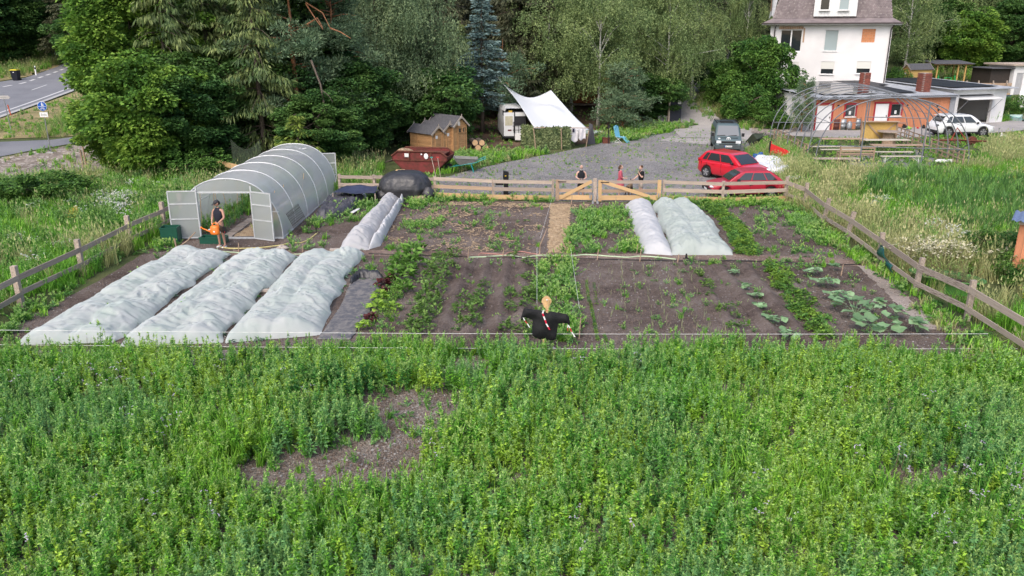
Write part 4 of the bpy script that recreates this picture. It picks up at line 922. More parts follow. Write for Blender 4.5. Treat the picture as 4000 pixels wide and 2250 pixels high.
stk = [(2107, 1000, .5, 'thin stake beside the hose at the left side of the middle path'), (1828, 1010, .35, 'short stake left on the cross path'), (1964, 1003, .3, 'short stake holding the pink hose'), (2333, 1016, .4, 'short stake on the cross path right of the middle path'),
       (2499, 1022, .45, 'stake where the light green hose meets the white tunnel'), (2647, 1025, .3, 'short stake by the sprinkler'), (2107, 965, .7, 'leaning bamboo stake at the front end of the straw path'), (2487, 990, .35, 'small pale stake left of the white tunnel foot'),
       (932, 985, .35, 'short stake beside the yellow hose behind the left net bed'), (1182, 985, .3, 'short stake behind the gap of the left net beds'), (2197, 1325, .5, 'pale split stake right of the scarecrow pole'), (2262, 1325, .6, 'thin dark stake right of the scarecrow'),
       (2232, 800, .5, 'short stake just inside the narrow gate'), (2403, 800, .4, 'short stake inside the wide gate'), (3285, 1078, .4, 'thin dark stake at the right end of the cross path')]
for k, (u, v, h, lb) in enumerate(stk):
    p = G(u, v); b = MB(); lx = (.28 if 'leaning' in lb else .03); b.cyl((0, 0, 0), (lx, lx*.3, h), .022, .015, 5); props(b.build('stake', WOOD_MID, None, p), lb, 'stake')

# ================================================================== NET COVERED BEDS
NETA = sheer('insect_net', (.77, .81, .80), alpha=.27, trans=.35, c2=(.68, .76, .73), scale=1.6)
FLEECE = sheer('white_fleece', (.70, .70, .71), alpha=.05, trans=.3, c2=(.64, .65, .67))
NETG = sheer('pale_green_net', (.66, .72, .69), alpha=.16, trans=.35, c2=(.58, .65, .61), scale=1.3)
def cover(name, label, FL, BL, BR, FR, m, humps, h, seed, nt=60, ns=170, edge=.12, crumple=.055, midr=None, midl=None, plants=PCAB, wave=.1):
    FL, BL, BR, FR = [G(*p) for p in (FL, BL, BR, FR)]
    Lp = [FL]+[G(*q) for q in (midl or [])]+[BL]; Rp = [FR]+[G(*q) for q in (midr or [])]+[BR]
    la, ra = resample(Lp, ns), resample(Rp, ns); V = []
    for i in range(ns):
        s = i/(ns-1); es = min(1, s*ns/7, (1-s)*ns/7)**.6
        for j in range(nt):
            tt = j/(nt-1); j1 = (float(vnoise(s*14, tt*2, 1, seed+9))-.5)*.12
            p = la[i].lerp(ra[i], tt+(j1 if j in (0, nt-1) else 0))
            if humps == 1: prof = max(0, math.sin(math.pi*tt))**.55
            else: prof = (abs(math.sin(math.pi*humps*tt))**.9)*.34+.74*max(0, math.sin(math.pi*tt))**.42
            n1 = float(fbm(p.x, p.y, .9, seed)); n2 = float(fbm(p.x*1.0+n1*2, p.y*.8, 2.6, seed+3)); n3 = float(fbm(p.x*.55+n2, p.y*1.9-n1*1.5, 3.2, seed+5, 3))
            rid = 1-abs(2*n2-1)
            z = h*prof*(.55+.9*n1)+crumple*(rid*1.9+(1-abs(2*n3-1))*1.1-.9)*(.45+prof)+wave*(n1-.5)*prof
            z = max(.015, z*es+.02) if 0 < j < nt-1 else .02+.015*n2
            q = p+Vector(((n2-.5)*.10, (n1-.5)*.10, 0))*(1 if 0 < j < nt-1 else .6)
            V.append((q.x, q.y, z))
    f = [(i*nt+j, i*nt+j+1, (i+1)*nt+j+1, (i+1)*nt+j) for i in range(ns-1) for j in range(nt-1)]
    t = thing(name, label, 'net cover', FL.lerp(FR, .5)); o = put('net', mesh('net', V, f, m, True), t, -t.location)
    # the crop under the net
    xs, ys = sample([tuple(p)[:2] for p in (FL, BL, BR, FR)], 7, seed)
    if plants:
        r = np.random.default_rng(seed); scatter('covered_crop', None, None, plants, xs, ys, h*r.uniform(1.0, 1.7, len(xs)), seed=seed).name
        c = [o for o in C.objects if o.name.startswith('covered_crop')][-1] if False else bpy.context.scene.collection.objects[-1]
        for k in list(c.keys()):
            if k in ('label', 'category'): del c[k]
        c.parent = t; c.location = -t.location; c['kind'] = 'stuff'
    return t
cover('net_covered_bed', 'leftmost long bed under crumpled pale insect net beside the left fence', (62, 1350), (690, 985), (912, 996), (450, 1342), NETA, 2, .24, 1)
cover('net_covered_bed', 'second long bed from the left under pale insect net', (462, 1358), (945, 992), (1161, 1003), (850, 1342), NETA, 2, .26, 2)
cover('net_covered_bed', 'third long bed from the left under pale insect net, beside the black film', (872, 1345), (1178, 1003), (1428, 996), (1238, 1312), NETA, 2, .28, 3, midr=[(1325, 1160), (1345, 1100)])
cover('net_covered_bed', 'narrow bed under sheer white net running from the covered stack to the cross path', (1326, 980), (1505, 782), (1570, 770), (1440, 978), sheer('sheer_white_net', (.68, .68, .70), alpha=.25, trans=.3), 1, .34, 4, nt=24, plants=PLOW, crumple=.07)
cover('bunched_net', 'thick folded white edge of the narrow net bed', (1440, 978), (1570, 785), (1590, 768), (1488, 962), FLEECE, 1, .20, 14, nt=14, plants=None, crumple=.08)
cover('fleece_tunnel', 'narrow bright white fleece tunnel right of the weedy bed', (2514, 992), (2440, 805), (2543, 803), (2628, 1000), FLEECE, 1, .32, 5, nt=26, plants=None, crumple=.04, wave=.03)
cover('wide_net', 'wide light green net over tall crops beside the white fleece tunnel', (2626, 998), (2548, 805), (2685, 803), (2865, 998), NETG, 2, .28, 6, plants=PLUSH, midr=[(2810, 935), (2790, 880), (2740, 840)], crumple=.075, nt=54)

# black films and tarps
FILM = mat('black_film', (.045, .045, .05), c2=(.03, .03, .034), scale=3, rough=.4, spec=.5, bump=.6, bscale=10)
FILMD = mat('dusty_film', (.20, .185, .175), c2=(.10, .10, .11), scale=6, pos=True, rough=.6, bump=.5, bscale=12, lo=.42, hi=.6)
FILM2 = mat('grey_tarp', (.085, .085, .10), c2=(.05, .05, .06), rough=.5, spec=.5, bump=.4)
def crumple(name, label, cat, rows_uv, m, h=.12, seed=0, na=50, nb=40, fr=3.5, base=.03, edgeboost=0, zf=None):
    A, B = [G(*p) for p in rows_uv[0]], [G(*p) for p in rows_uv[1]]; rows = loft(A, B, na, nb, .02, seed); V = []
    for j, r in enumerate(rows):
        for i, p in enumerate(r):
            n = float(fbm(p.x, p.y, fr, seed, 4)); n2 = float(fbm(p.x+n, p.y-n, fr*2.1, seed+4, 3)); e = min(1, min(i, na-1-i, j, nb-1-j)/4)
            rid = 1-abs(2*n2-1); eb = edgeboost*(1-min(1, min(i, na-1-i, j, nb-1-j)/7))*n*2
            z = base+h*(rid*.9+n*.6)*e*(1 if zf is None else zf(i/(na-1), j/(nb-1)))+eb*e
            V.append((p.x, p.y, z+terr1(p.x, p.y)))
    f = [(j*na+i, j*na+i+1, (j+1)*na+i+1, (j+1)*na+i) for j in range(nb-1) for i in range(na-1)]
    o = put(name, mesh(name, V, f, m, True)); solid(o, .006); return props(o, label, cat)
crumple('black_mulch_film', 'flat dusty black film weighted over a bed beside the third net bed', 'film', ([(1240, 1330), (1330, 1200), (1380, 1080), (1400, 1078)], [(1370, 1330), (1445, 1220), (1490, 1110), (1495, 1085)]), FILMD, .03, 3)
crumple('bunched_film', 'gathered shiny black film at the far end of the flat film', 'film', ([(1365, 1105), (1400, 1080), (1495, 1078)], [(1372, 1118), (1410, 1092), (1500, 1100)]), FILM, .22, 5, 40, 14)
crumple('crumpled_tarp', 'crumpled dark grey tarp lying beside the right polytunnel wall', 'tarp', ([(1230, 862), (1270, 800), (1300, 785), (1330, 775)], [(1300, 862), (1370, 835), (1410, 800), (1435, 790)]), FILM2, .34, 7, 60, 40)
crumple('white_film_scrap', 'white torn film scrap on the crumpled grey tarp', 'film', ([(1405, 792), (1415, 775)], [(1438, 790), (1428, 768)]), PAPER, .15, 8, 10, 8, base=.16)
crumple('white_film_scrap', 'thin white film strip along the front edge of the crumpled tarp', 'film', ([(1365, 840), (1402, 822)], [(1380, 843), (1408, 826)]), PAPER, .05, 9, 12, 6, base=.12)
crumple('white_film_scrap', 'white film flap behind the crumpled tarp', 'film', ([(1365, 785), (1372, 776)], [(1400, 788), (1405, 780)]), PAPER, .1, 10, 10, 6, base=.2)
# covered stack
def covered_stack():
    c = G(1578, 785); t = thing('covered_stack', 'big rounded heap wrapped in black plastic sheet behind the narrow net bed', 'covered heap', c); r = np.random.default_rng(5)
    nu, nv = 64, 26; V = []
    for j in range(nv):
        th = math.pi/2*j/(nv-1)
        for i in range(nu):
            a = 6.2832*i/nu; q = 1+.10*float(vnoise(math.cos(a)*3+5, math.sin(a)*3+5, 2.5, 4))*math.cos(th)**.5
            pw = .45
            ct = abs(math.cos(th))**pw; st_ = abs(math.sin(th))**.75
            fold = .08*abs(math.sin(a*14+3*float(vnoise(math.cos(a)*4+9, th*3, 2, 6))))*math.cos(th)*(1.0 if th < .9 else .3)
            x = (1.18*ct*q+fold)*math.copysign(abs(math.cos(a))**.75, math.cos(a)); y = (.95*ct*q+fold)*math.copysign(abs(math.sin(a))**.75, math.sin(a))
            z = 1.28*st_+.10*float(fbm(x+3, y+3, 2, 8))-.02
            if j < 5: x *= 1-.14*(1-j/5.); y *= 1-.14*(1-j/5.)
            V.append((x, y+.75, max(0, z)))
    f = [(j*nu+i, j*nu+(i+1) % nu, (j+1)*nu+(i+1) % nu, (j+1)*nu+i) for j in range(nv-1) for i in range(nu)]
    put('plastic_sheet', mesh('plastic_sheet', V, f, FILM, True), t)
    b = MB(); b.ell((1.15, .1, .3), (.32, .3, .36), 12, 8); b.ell((-1.05, .15, .22), (.35, .3, .28), 12, 8)
    b.v = [(x+.06*math.sin(z*31+x*17), y+.05*math.sin(x*29+z*13), z+.03*math.sin(y*23)) for x, y, z in b.v]; b.build('loose_fold', FILM, t, smooth=True)
    b = MB(); b.ell((.75, -.05, .12), (.5, .28, .18), 12, 6); b.build('straw_bale_edge', STRAWM, t)
    return t
covered_stack()
p = AT(1562, 683, 38.6); b = MB(); b.box((0, 0, 0), (.42, .32, .035), (0, 0, .05)); props(b.build('board', WOOD_NEW, None, (p.x, p.y+.15, 1.30)), 'pale square board weighting the top of the black covered heap', 'board')
def tarp_tent():
    c = G(1395, 775); t = thing('blue_tarp_shelter', 'dark blue tarp stretched low over stored things between tunnel and black heap', 'tarp', c)
    P = lambda u, v, Y: AT(u, v, Y)-c
    a, bb, cc, dd = P(1300, 753, 36.6), P(1465, 756, 36.6), P(1475, 726, 38.0), P(1355, 722, 38.0); V = []; n = 16
    for j in range(n):
        for i in range(n):
            s, q = i/(n-1), j/(n-1); p = (a.lerp(bb, s)).lerp(dd.lerp(cc, s), q); p.z += -.16*math.sin(math.pi*s)*math.sin(math.pi*q)+.03*math.sin(9*s+4*q); V.append(p)
    f = [(j*n+i, j*n+i+1, (j+1)*n+i+1, (j+1)*n+i) for j in range(n-1) for i in range(n-1)]
    solid(put('tarp', mesh('tarp', V, f, mat('dark_blue_tarp', (.045, .055, .10), c2=(.03, .035, .07), rough=.4, spec=.5), True), t), .006)
    for p in (a, bb): b = MB(); b.cyl((p.x, p.y, 0), (p.x, p.y, p.z), .025, n=6); b.build('pole', WOOD_GREY, t)
    b = MB(); b.box((.3, .4, .16), (1.6, .6, .32)); b.build('stored_board_pile', FILM2, t)
tarp_tent()

# ================================================================== POLYTUNNEL
TX0, TX1, TY0, TY1, TH = -13.05, -9.0, 30.3, 40.3, 2.38
POLY = shell('polycarbonate', (.70, .72, .75))
POLYD = shell('door_polycarbonate', (.52, .55, .54), .25, .6, .2)
tun = thing('polytunnel', 'arched polycarbonate greenhouse tunnel with both front doors open', 'greenhouse', ((TX0+TX1)/2, TY0, 0)); hw = (TX1-TX0)/2; LN = TY1-TY0
def arch(n=28, r=hw, h=TH):
    out = []
    for i in range(n+1):
        a = math.pi*i/n; c, s = math.cos(a), math.sin(a)
        out.append((-math.copysign(abs(c)**.86, c)*r, abs(s)**.86*h))
    return out
AR = arch()
pr = arch(28)
rp = [pr[i] for i in range(0, 29)]
nseg = 9
for s in range(5):                               # cladding panels, each two bays wide
    y0, y1 = LN*s/5, LN*(s+1)/5
    V = [(x, y, z) for y in (y0+.015, (y0+y1)/2, y1-.015) for x, z in rp]; n = len(rp)
    f = [(j*n+i, j*n+i+1, (j+1)*n+i+1, (j+1)*n+i) for j in range(2) for i in range(n-1)]
    put('cladding_panel', mesh('cladding_panel', V, f, POLY, True), tun)
INF = mat('tunnel_frame', (.60, .62, .64), rough=.4, metal=.2)
for s in range(11):
    y = LN*s/10; strong = s % 2 == 0; rr_ = 1.003 if strong else .985
    b = MB(); b.tube([(x*rr_, y, z*rr_) for x, z in arch(28)], .020 if strong else .012, 5); b.build('hoop', INF if strong else mat('inner_hoop', (.42, .44, .46), rough=.5), tun)
for x, z in (AR[7], AR[14], AR[21], AR[4], AR[24]):
    b = MB(); b.cyl((x*.985, 0, z*.985), (x*.985, LN, z*.985), .014, n=5); b.build('purlin', INF, tun)
for sx in (-1, 1): b = MB(); b.box((sx*hw, LN/2, .03), (.05, LN, .06)); b.build('base_rail', INF, tun)
b = MB(); b.box((0, 0, .05), (2*hw, .05, .07)); b.build('sill', INF, tun)
# end wall: side pieces and lunette round the doorway
dx0, dx1, dh = -1.18, .93, 1.86
def endwall(y, name):
    pts = arch(40); 
    def top(x): 
        return max([0]+[min(z0, z1)+(abs(z1-z0))*0 if False else z0+(z1-z0)*((x-x0)/(x1-x0)) for (x0, z0), (x1, z1) in zip(pts, pts[1:]) if x0 <= x <= x1])
    V = []; f = []
    def col(x0, x1, zb):
        n = 10
        for i in range(n):
            a, c = x0+(x1-x0)*i/n, x0+(x1-x0)*(i+1)/n; k = len(V); V.extend([(a, y, zb), (c, y, zb), (c, y, max(zb, top(c))), (a, y, max(zb, top(a)))]); f.append((k, k+1, k+2, k+3))
    col(-hw, dx0, 0); col(dx0, dx1, dh); col(dx1, hw, 0)
    put(name, mesh(name, V, f, POLYD), tun)
endwall(.02, 'front_panel'); endwall(LN-.02, 'rear_panel')
for y in (0, LN):
    b = MB(); 
    for x in (dx0, dx1): b.box((x, y, 1.05), (.05, .05, 2.1))
    b.box(((dx0+dx1)/2, y, dh), (dx1-dx0+.1, .05, .06)); b.box((1.45, y, 1.1), (1.0, .04, .03)); b.build('door_frame', INF, tun)
def leaf(hinge, ang, wdt, side):
    d = put('door', None, tun, hinge, (0, 0, ang)) if False else None
    b = MB(); 
    for x in (0, wdt): b.box((x, 0, .95), (.045, .04, 1.86))
    for z in (.03, .78, 1.38, 1.87): b.box((wdt/2, 0, z), (wdt, .04, .045))
    o = b.build('door', INF, tun, hinge); o.rotation_euler = (0, 0, ang)
    V = []; f = []
    for z0, z1 in ((.05, .76), (.80, 1.36), (1.40, 1.85)):
        pb = MB(); pb.box((wdt/2, .0, (z0+z1)/2), (wdt-.04, .012, z1-z0)); pb.build('pane', POLYD, o)
    return o
leaf((dx0, -.05, .05), math.pi+.10, 1.06, -1)
leaf((dx1, -.05, .02), -.42, .95, 1)
leaf((dx1, LN+.05, .0), .15, 1.1, 1)
WHITETAPE = mat('white_tape', (.85, .85, .85), rough=.5)
b = MB(); 
for i, (x, y) in enumerate(((-.15, 8.95), (0, 9.15), (.1, 8.9), (.35, 9.1), (.55, 8.85), (.75, 9.0))):
    b.box((x, y, 2.36-.05*abs(x)*2), (.28, .09, .02), (0, .1*x, i*.7))
b.build('tape_patch', WHITETAPE, tun)
# inside: crops, straw, slabs, canes
x, y = sample([(TX0+.2, 30.8), (TX0+1.4, 30.8), (TX0+1.4, 40), (TX0+.2, 40)], 14, 91); x2, y2 = sample([(TX1-1.3, 31), (TX1-.2, 31), (TX1-.2, 40), (TX1-1.3, 40)], 8, 92)
scatter('tunnel_crop', 'leafy crops growing in the side beds inside the polytunnel', 'crop', PW, np.r_[x, x2], np.r_[y, y2], .8, seed=93)
setsheet('tunnel_straw', loft([(-11.1, 30.6), (-10.9, 35), (-10.9, 40)], [(-10.2, 30.6), (-10.1, 35), (-10.1, 40)], 30, 8, .08), STRAWM, .03)
SLAB = mat('paving_slab', (.28, .24, .21), c2=(.2, .17, .15), rough=.9, rnd=.12, bump=.3)
for k in range(11):
    sl = MB(); sl.box((0, 0, .02), (.38, .72, .05)); o = sl.build('paving_slab', SLAB, None, (-11.3+.04*math.sin(k*3), 30.9+k*.84, .01)); o.rotation_euler = (0, 0, .05*math.sin(k*5))
    props(o, 'flat slab of the walkway inside the polytunnel', 'slab', 'slabs of the polytunnel walkway')
for k in range(16):
    y = 31.3+(k % 8)*1.05; x = (-12.55 if k < 8 else -9.65)+.1*math.sin(k*2.3); b = MB(); b.cyl((x, y, 0), (x+.3*math.sin(k*1.7), y+.25*math.cos(k*2.9), 1.75), .012, n=5)
    props(b.build('bamboo_cane', WOOD_NEW), 'thin bamboo cane standing in the crops inside the polytunnel', 'cane', 'bamboo canes inside the polytunnel')
# welded mesh leaning on the right wall
msh = thing('wire_mesh', 'rusty welded wire mesh panel leaning on the right tunnel wall', 'wire mesh', (TX1+.5, 30.7, 0)); WIRE = mat('dark_wire', (.045, .035, .03), rough=.7)
for k in range(13): b = MB(); b.cyl((0, k*.15, 0), (-.42, k*.15, .95), .012, n=4); b.build('wire', WIRE, msh)
for z in (.12, .45, .8): b = MB(); b.cyl((-.44*z, -.02, z), (-.44*z, 1.82, z), .010, n=4); b.build('cross_wire', WIRE, msh)
GREENP = mat('dark_green_plastic', (.012, .085, .055), rough=.4, spec=.5)
def crate(label, c, s, rz=0):
    t = thing('green_crate', label, 'crate', c, rz); x, y, z = s
    bx('floor', t, (0, 0, .02), (x, y, .03), GREENP)
    for nm, cc, ss in (('side', (0, -y/2, z/2), (x, .03, z)), ('side', (0, y/2, z/2), (x, .03, z)), ('end', (-x/2, 0, z/2), (.03, y-.04, z)), ('end', (x/2, 0, z/2), (.03, y-.04, z))): bx(nm, t, cc, ss, GREENP)
    for zz in (z-.02,): bx('rim', t, (0, -y/2-.02, zz), (x+.05, .02, .05), GREENP)
crate('tall dark green planter box outside the left tunnel door beside the fence', G(672, 945), (.62, .5, .62), .1)
crate('low dark green crate on the ground just inside the tunnel doorway', G(838, 948), (.95, .45, .26), -.05)
b = MB(); b.tube([G(815, 925)+Vector((0, 0, .25)), G(840, 922)+Vector((0, 0, .36)), G(862, 930)+Vector((0, 0, .22))], .04, 6); props(b.build('white_pipe_scrap', WHITE), 'white curved scrap lying in the low green crate', 'scrap')
# orange watering can
ORANGE = mat('orange_plastic', (.80, .20, .02), rough=.35, spec=.5)
mp_ = G(868, 968)
def watering_can():
    t = thing('watering_can', 'orange plastic watering can held by the man at the tunnel', 'watering can', (mp_.x-.06, mp_.y-.36, .62), -.15)
    b = MB(); b.lathe([(.0, 0), (.155, 0), (.165, .05), (.15, .28), (.10, .33), (.0, .33)], 18); b.v = [(x*1.1, y*.75, z) for x, y, z in b.v]; b.build('body', ORANGE, t, smooth=True)
    b = MB(); b.tube([(-.12, 0, .07), (-.3, 0, .13), (-.5, 0, .21)], [.035, .028, .02], 8).cyl((-.5, 0, .21), (-.55, 0, .24), .02, .05, 10); b.build('spout', ORANGE, t, smooth=True)
    b = MB(); b.tube([(-.09, 0, .30), (-.06, 0, .40), (.05, 0, .43), (.15, 0, .38), (.18, 0, .25), (.16, 0, .14)], .018, 7); b.build('handle', ORANGE, t, smooth=True)
    bx('label_sticker', t, (.03, -.122, .12), (.07, .004, .05), PAPER)
watering_can()

# ================================================================== SCARECROW
def scarecrow():
    base = G(1836, 1432); base = Vector((AT(1848, 1400, 18.5).x, 18.5, 0)); t = thing('scarecrow', 'scarecrow with round wooden head and black shirt tied with red and white tape', 'scarecrow', base)
    P = lambda u, v, dy=0: AT(u, v, 18.5+dy)-base
    a = P(2136, 1160); q = P(2118, 1385)
    t.location = Vector((AT(2112, 1440, 18.5).x, 18.5, 0)); base = Vector(t.location)
    b = MB(); b.beam(P(2106, 1500), P(2142, 1170), .03, .055); b.build('pole', WOOD_NEW, t)
    hc = P(2135, 1182, .03); n = 28; poly = []
    for i in range(n):
        A = 6.2832*i/n; rx = 18.3+1.2*math.cos(2*A); ry = 23 if math.sin(A) > 0 else 26; poly.append(P(2135+rx*math.cos(A)*(1 if math.sin(A) > -.2 else .82), 1180-ry*math.sin(A), .02))
    V = poly+[p+Vector((0, .03, 0)) for p in poly]; f = [tuple(range(n)), tuple(range(2*n-1, n-1, -1))]+[(i, i+n, (i+1) % n+n, (i+1) % n) for i in range(n)]
    h = put('head', mesh('head', V, f, WOOD_NEW), t); bx('tag', t, P(2136, 1171, -.035), (.035, .004, .035), PAPER)
    # shirt: two layers, front and back, as a closed thick body
    out = [(2046, 1203), (2090, 1209), (2112, 1211), (2128, 1216), (2140, 1222), (2150, 1216), (2170, 1219), (2215, 1227), (2224, 1240), (2227, 1262), (2222, 1275), (2216, 1263), (2196, 1262), (2180, 1265), (2177, 1290), (2172, 1325), (2162, 1330), (2135, 1329), (2112, 1326), (2093, 1320), (2079, 1310), (2078, 1280), (2080, 1250), (2063, 1243), (2047, 1239), (2042, 1252), (2034, 1252), (2036, 1236), (2043, 1215)]
    import mathutils
    V2 = [mathutils.Vector(p) for p in out]; bm = bmesh.new(); vs = [bm.verts.new((u, v, 0)) for u, v in out]; bm.faces.new(vs)
    bmesh.ops.triangulate(bm, faces=bm.faces); 
    for _ in range(4):
        bmesh.ops.subdivide_edges(bm, edges=[e for e in bm.edges if e.calc_length() > 7], cuts=1, use_grid_fill=False); bmesh.ops.triangulate(bm, faces=bm.faces)
    bm.verts.index_update(); bm.edges.index_update()
    bnd = {v.index for e in bm.edges if len(e.link_faces) == 1 for v in e.verts}
    import itertools
    bpts = [v.co.copy() for v in bm.verts if v.index in bnd]
    for nm, sg in (('shirt_front', -1), ('shirt_back', 1)):
        V = []
        for v in bm.verts:
            d = min((v.co-q).length for q in bpts) if v.index not in bnd else 0
            u, vv = v.co.x, v.co.y; wr = .020*math.sin(u*.07+vv*.035)*min(1, d/8)+.010*math.sin(vv*.09-u*.05)*min(1, d/8)
            V.append(P(u, vv, sg*(.09*(1-math.exp(-d/14)))+(wr if sg < 0 else 0)))
        put(nm, mesh(nm, V, [[l.vert.index for l in fc.loops] for fc in bm.faces], CLOTHBLACK, True), t)
    bm.free()
    b = MB(); b.beam(P(2050, 1214, .0), P(2212, 1234, .0), .02, .035); b.build('crossbar', WOOD_NEW, t)
    REDT = mat('red_tape', (.62, .02, .06), rough=.5)
    def tape(pts, w=5):
        n = len(pts)-1
        for i in range(n):
            (u0, v0), (u1, v1) = pts[i], pts[i+1]; V = [P(u0-w/2, v0, -.13), P(u0+w/2, v0, -.13), P(u1+w/2, v1, -.13), P(u1-w/2, v1, -.13)]
            o = put('tape_piece', mesh('tape_piece', V, [(0, 1, 2, 3)], REDT if i % 2 else WHITETAPE), t); solid(o, .004)
    tape([(2122, 1213), (2120, 1224), (2124, 1236), (2129, 1250), (2134, 1264), (2141, 1277), (2147, 1288)], 6)
    tape([(2120, 1213), (2130, 1211), (2139, 1215)], 5)
    tape([(2044, 1241), (2050, 1252), (2060, 1264), (2069, 1279)], 4)
    tape([(2219, 1269), (2226, 1281), (2233, 1296), (2246, 1316)], 5); tape([(2218, 1270), (2217, 1280), (2218, 1292)], 3)
scarecrow()
def hose(name, label, pts, m, r, h=.03, n=60):
    P = [G(*p) for p in pts]; b = MB(); V = []
    # smooth through the points
    k = len(P)
    for i in range(k-1):
        p0, p1, p2, p3 = P[max(0, i-1)], P[i], P[i+1], P[min(k-1, i+2)]
        for s in range(6):
            q = s/6; V.append(.5*((2*p1)+(-p0+p2)*q+(2*p0-5*p1+4*p2-p3)*q*q+(-p0+3*p1-3*p2+p3)*q**3)+Vector((0, 0, h)))
    V.append(P[-1]+Vector((0, 0, h))); b.tube(V, r, 5); return props(b.build(name, m, smooth=True), label, 'hose')
YEL = mat('yellow_hose', (.60, .52, .22), rough=.5); MINT = mat('mint_hose', (.48, .62, .40), rough=.5); PINK = mat('pink_hose', (.50, .24, .20), rough=.6)
hose('garden_hose', 'pale yellow hose curving from the tunnel door to the sprinkler', [(860, 968), (900, 973), (960, 973), (1020, 970), (1100, 960), (1140, 950), (1170, 952), (1200, 942), (1225, 925), (1240, 912)], YEL, .028)
hose('garden_hose', 'pale green hose crossing behind the net beds', [(870, 985), (960, 992), (1080, 998), (1200, 994), (1330, 988), (1400, 985)], MINT, .022)
hose('garden_hose', 'light green hose lying along the middle of the cross path', [(1830, 1008), (1900, 1006), (1990, 1000), (2020, 1005), (2050, 1009), (2090, 1002), (2130, 1000), (2220, 1003), (2290, 998), (2380, 1004), (2450, 1008), (2500, 1004), (2570, 1008), (2640, 1016)], MINT, .026)
hose('garden_hose', 'thin pink hose looped on the cross path left of the middle path', [(1870, 1000), (1880, 992), (1930, 995), (1970, 998), (1985, 990), (2030, 985), (2080, 993), (2110, 998), (2210, 1004)], PINK, .018)
hose('garden_hose', 'thin pink hose end hidden in the middle path weeds', [(2160, 1005), (2155, 1020), (2175, 1050), (2180, 1080), (2195, 1100), (2185, 1112), (2170, 1112)], PINK, .018, .12)
hose('drip_line', 'black irrigation pipe along the front edge of the cross path', [(1440, 994), (1600, 999), (1800, 1004), (2000, 1008), (2200, 1011), (2400, 1016), (2650, 1022), (2900, 1022), (3100, 1030), (3200, 1037), (3280, 1037), (3390, 1034)], BLACK, .022)
hose('hose_end', 'thin green hose hanging down beside the watering can', [(850, 970), (848, 974), (852, 977)], MINT, .012, .02)
b = MB(); b.cyl((0, 0, 0), (0, 0, .22), .02, n=6).cyl((0, 0, .2), (.06, 0, .32), .03, .015, 6); props(b.build('sprinkler', BLACK, None, G(1236, 915)), 'small black sprinkler head at the end of the yellow hose', 'sprinkler')
b = MB(); b.cyl((0, 0, 0), (0, 0, .2), .05, .03, 8).cyl((-.12, 0, .03), (.12, 0, .03), .025, n=6); props(b.build('sprinkler', BLACK, None, G(2680, 1012)), 'black sprinkler foot on the cross path in front of the wide net', 'sprinkler')
ROCK = mat('pale_rock', (.48, .42, .37), c2=(.32, .28, .25), rough=.9, bump=.5, scale=4)
def rock(u, v, s, label, m=ROCK, seed=0):
    r = random.Random(seed); b = MB(); b.ell((0, 0, s[2]*.6), s, 10, 6); b.v = [(x*r.uniform(.85, 1.15), y*r.uniform(.85, 1.15), z*r.uniform(.8, 1.15)) for x, y, z in b.v]
    props(b.build('rock', m, None, G(u, v)), label, 'rock')
rock(1103, 975, (.22, .17, .11), 'pale flat rock beside the yellow hose at the tunnel corner', seed=1)
TERRA = mat('terracotta', (.45, .20, .12), rough=.8)
rock(2617, 980, (.09, .07, .05), 'small orange stone at the near left corner of the wide net', TERRA, 2)
rock(2764, 990, (.10, .07, .09), 'yellowish stone holding down the front of the wide net', mat('yellow_stone', (.60, .45, .25), rough=.9), 3)
for k, (u, v) in enumerate(((2463, 830), (2480, 850), (2497, 922), (2510, 958), (2575, 855), (2573, 870), (2602, 950), (2636, 985), (2690, 990))):
    r = random.Random(k); b = MB(); b.ell((0, 0, .05), (.09, .06, .05), 8, 5); o = b.build('rock', TERRA if k % 3 == 1 else ROCK, None, G(u, v)+Vector((0, 0, .04)))
    props(o, 'small stone holding down the edge of the white tunnel or the wide net', 'rock', 'stones holding down the nets')
BRICKM = mat('pale_brick', (.50, .42, .36), rough=.9)
for u, v, s, lb in ((1316, 984, (.5, .2, .09), 'pale brick at the near left corner of the narrow net bed'), (1212, 1002, (.75, .18, .05), 'pale plank lying between the second and third net beds at their far end'), (1048, 1142, (.55, .16, .07), 'pale block holding the edge of the second net bed'),
                    (1412, 917, (.35, .1, .06), 'stick lying on the folded edge of the narrow net'), (1397, 905, (.3, .3, .06), 'flat slab beside the left edge of the narrow net')):
    b = MB(); b.box((0, 0, s[2]/2), s, (0, 0, .1)); props(b.build('block', BRICKM, None, G(u, v)+Vector((0, 0, .2 if 'folded' in lb else .03))), lb, 'block')
b = MB(); g0 = G(690, 985); b.tube([(0, 0, 0), (.1, 0, .2), (.42, .1, .42), (.72, .15, .72)], [.02, .025, .02, .025], 6); b.cyl((-.02, .1, 0), (-.06, .1, .5), .03, n=6); props(b.build('crooked_stick', WOOD_MID, None, g0), 'crooked dry branch propped on the ground behind the left net bed', 'stick')

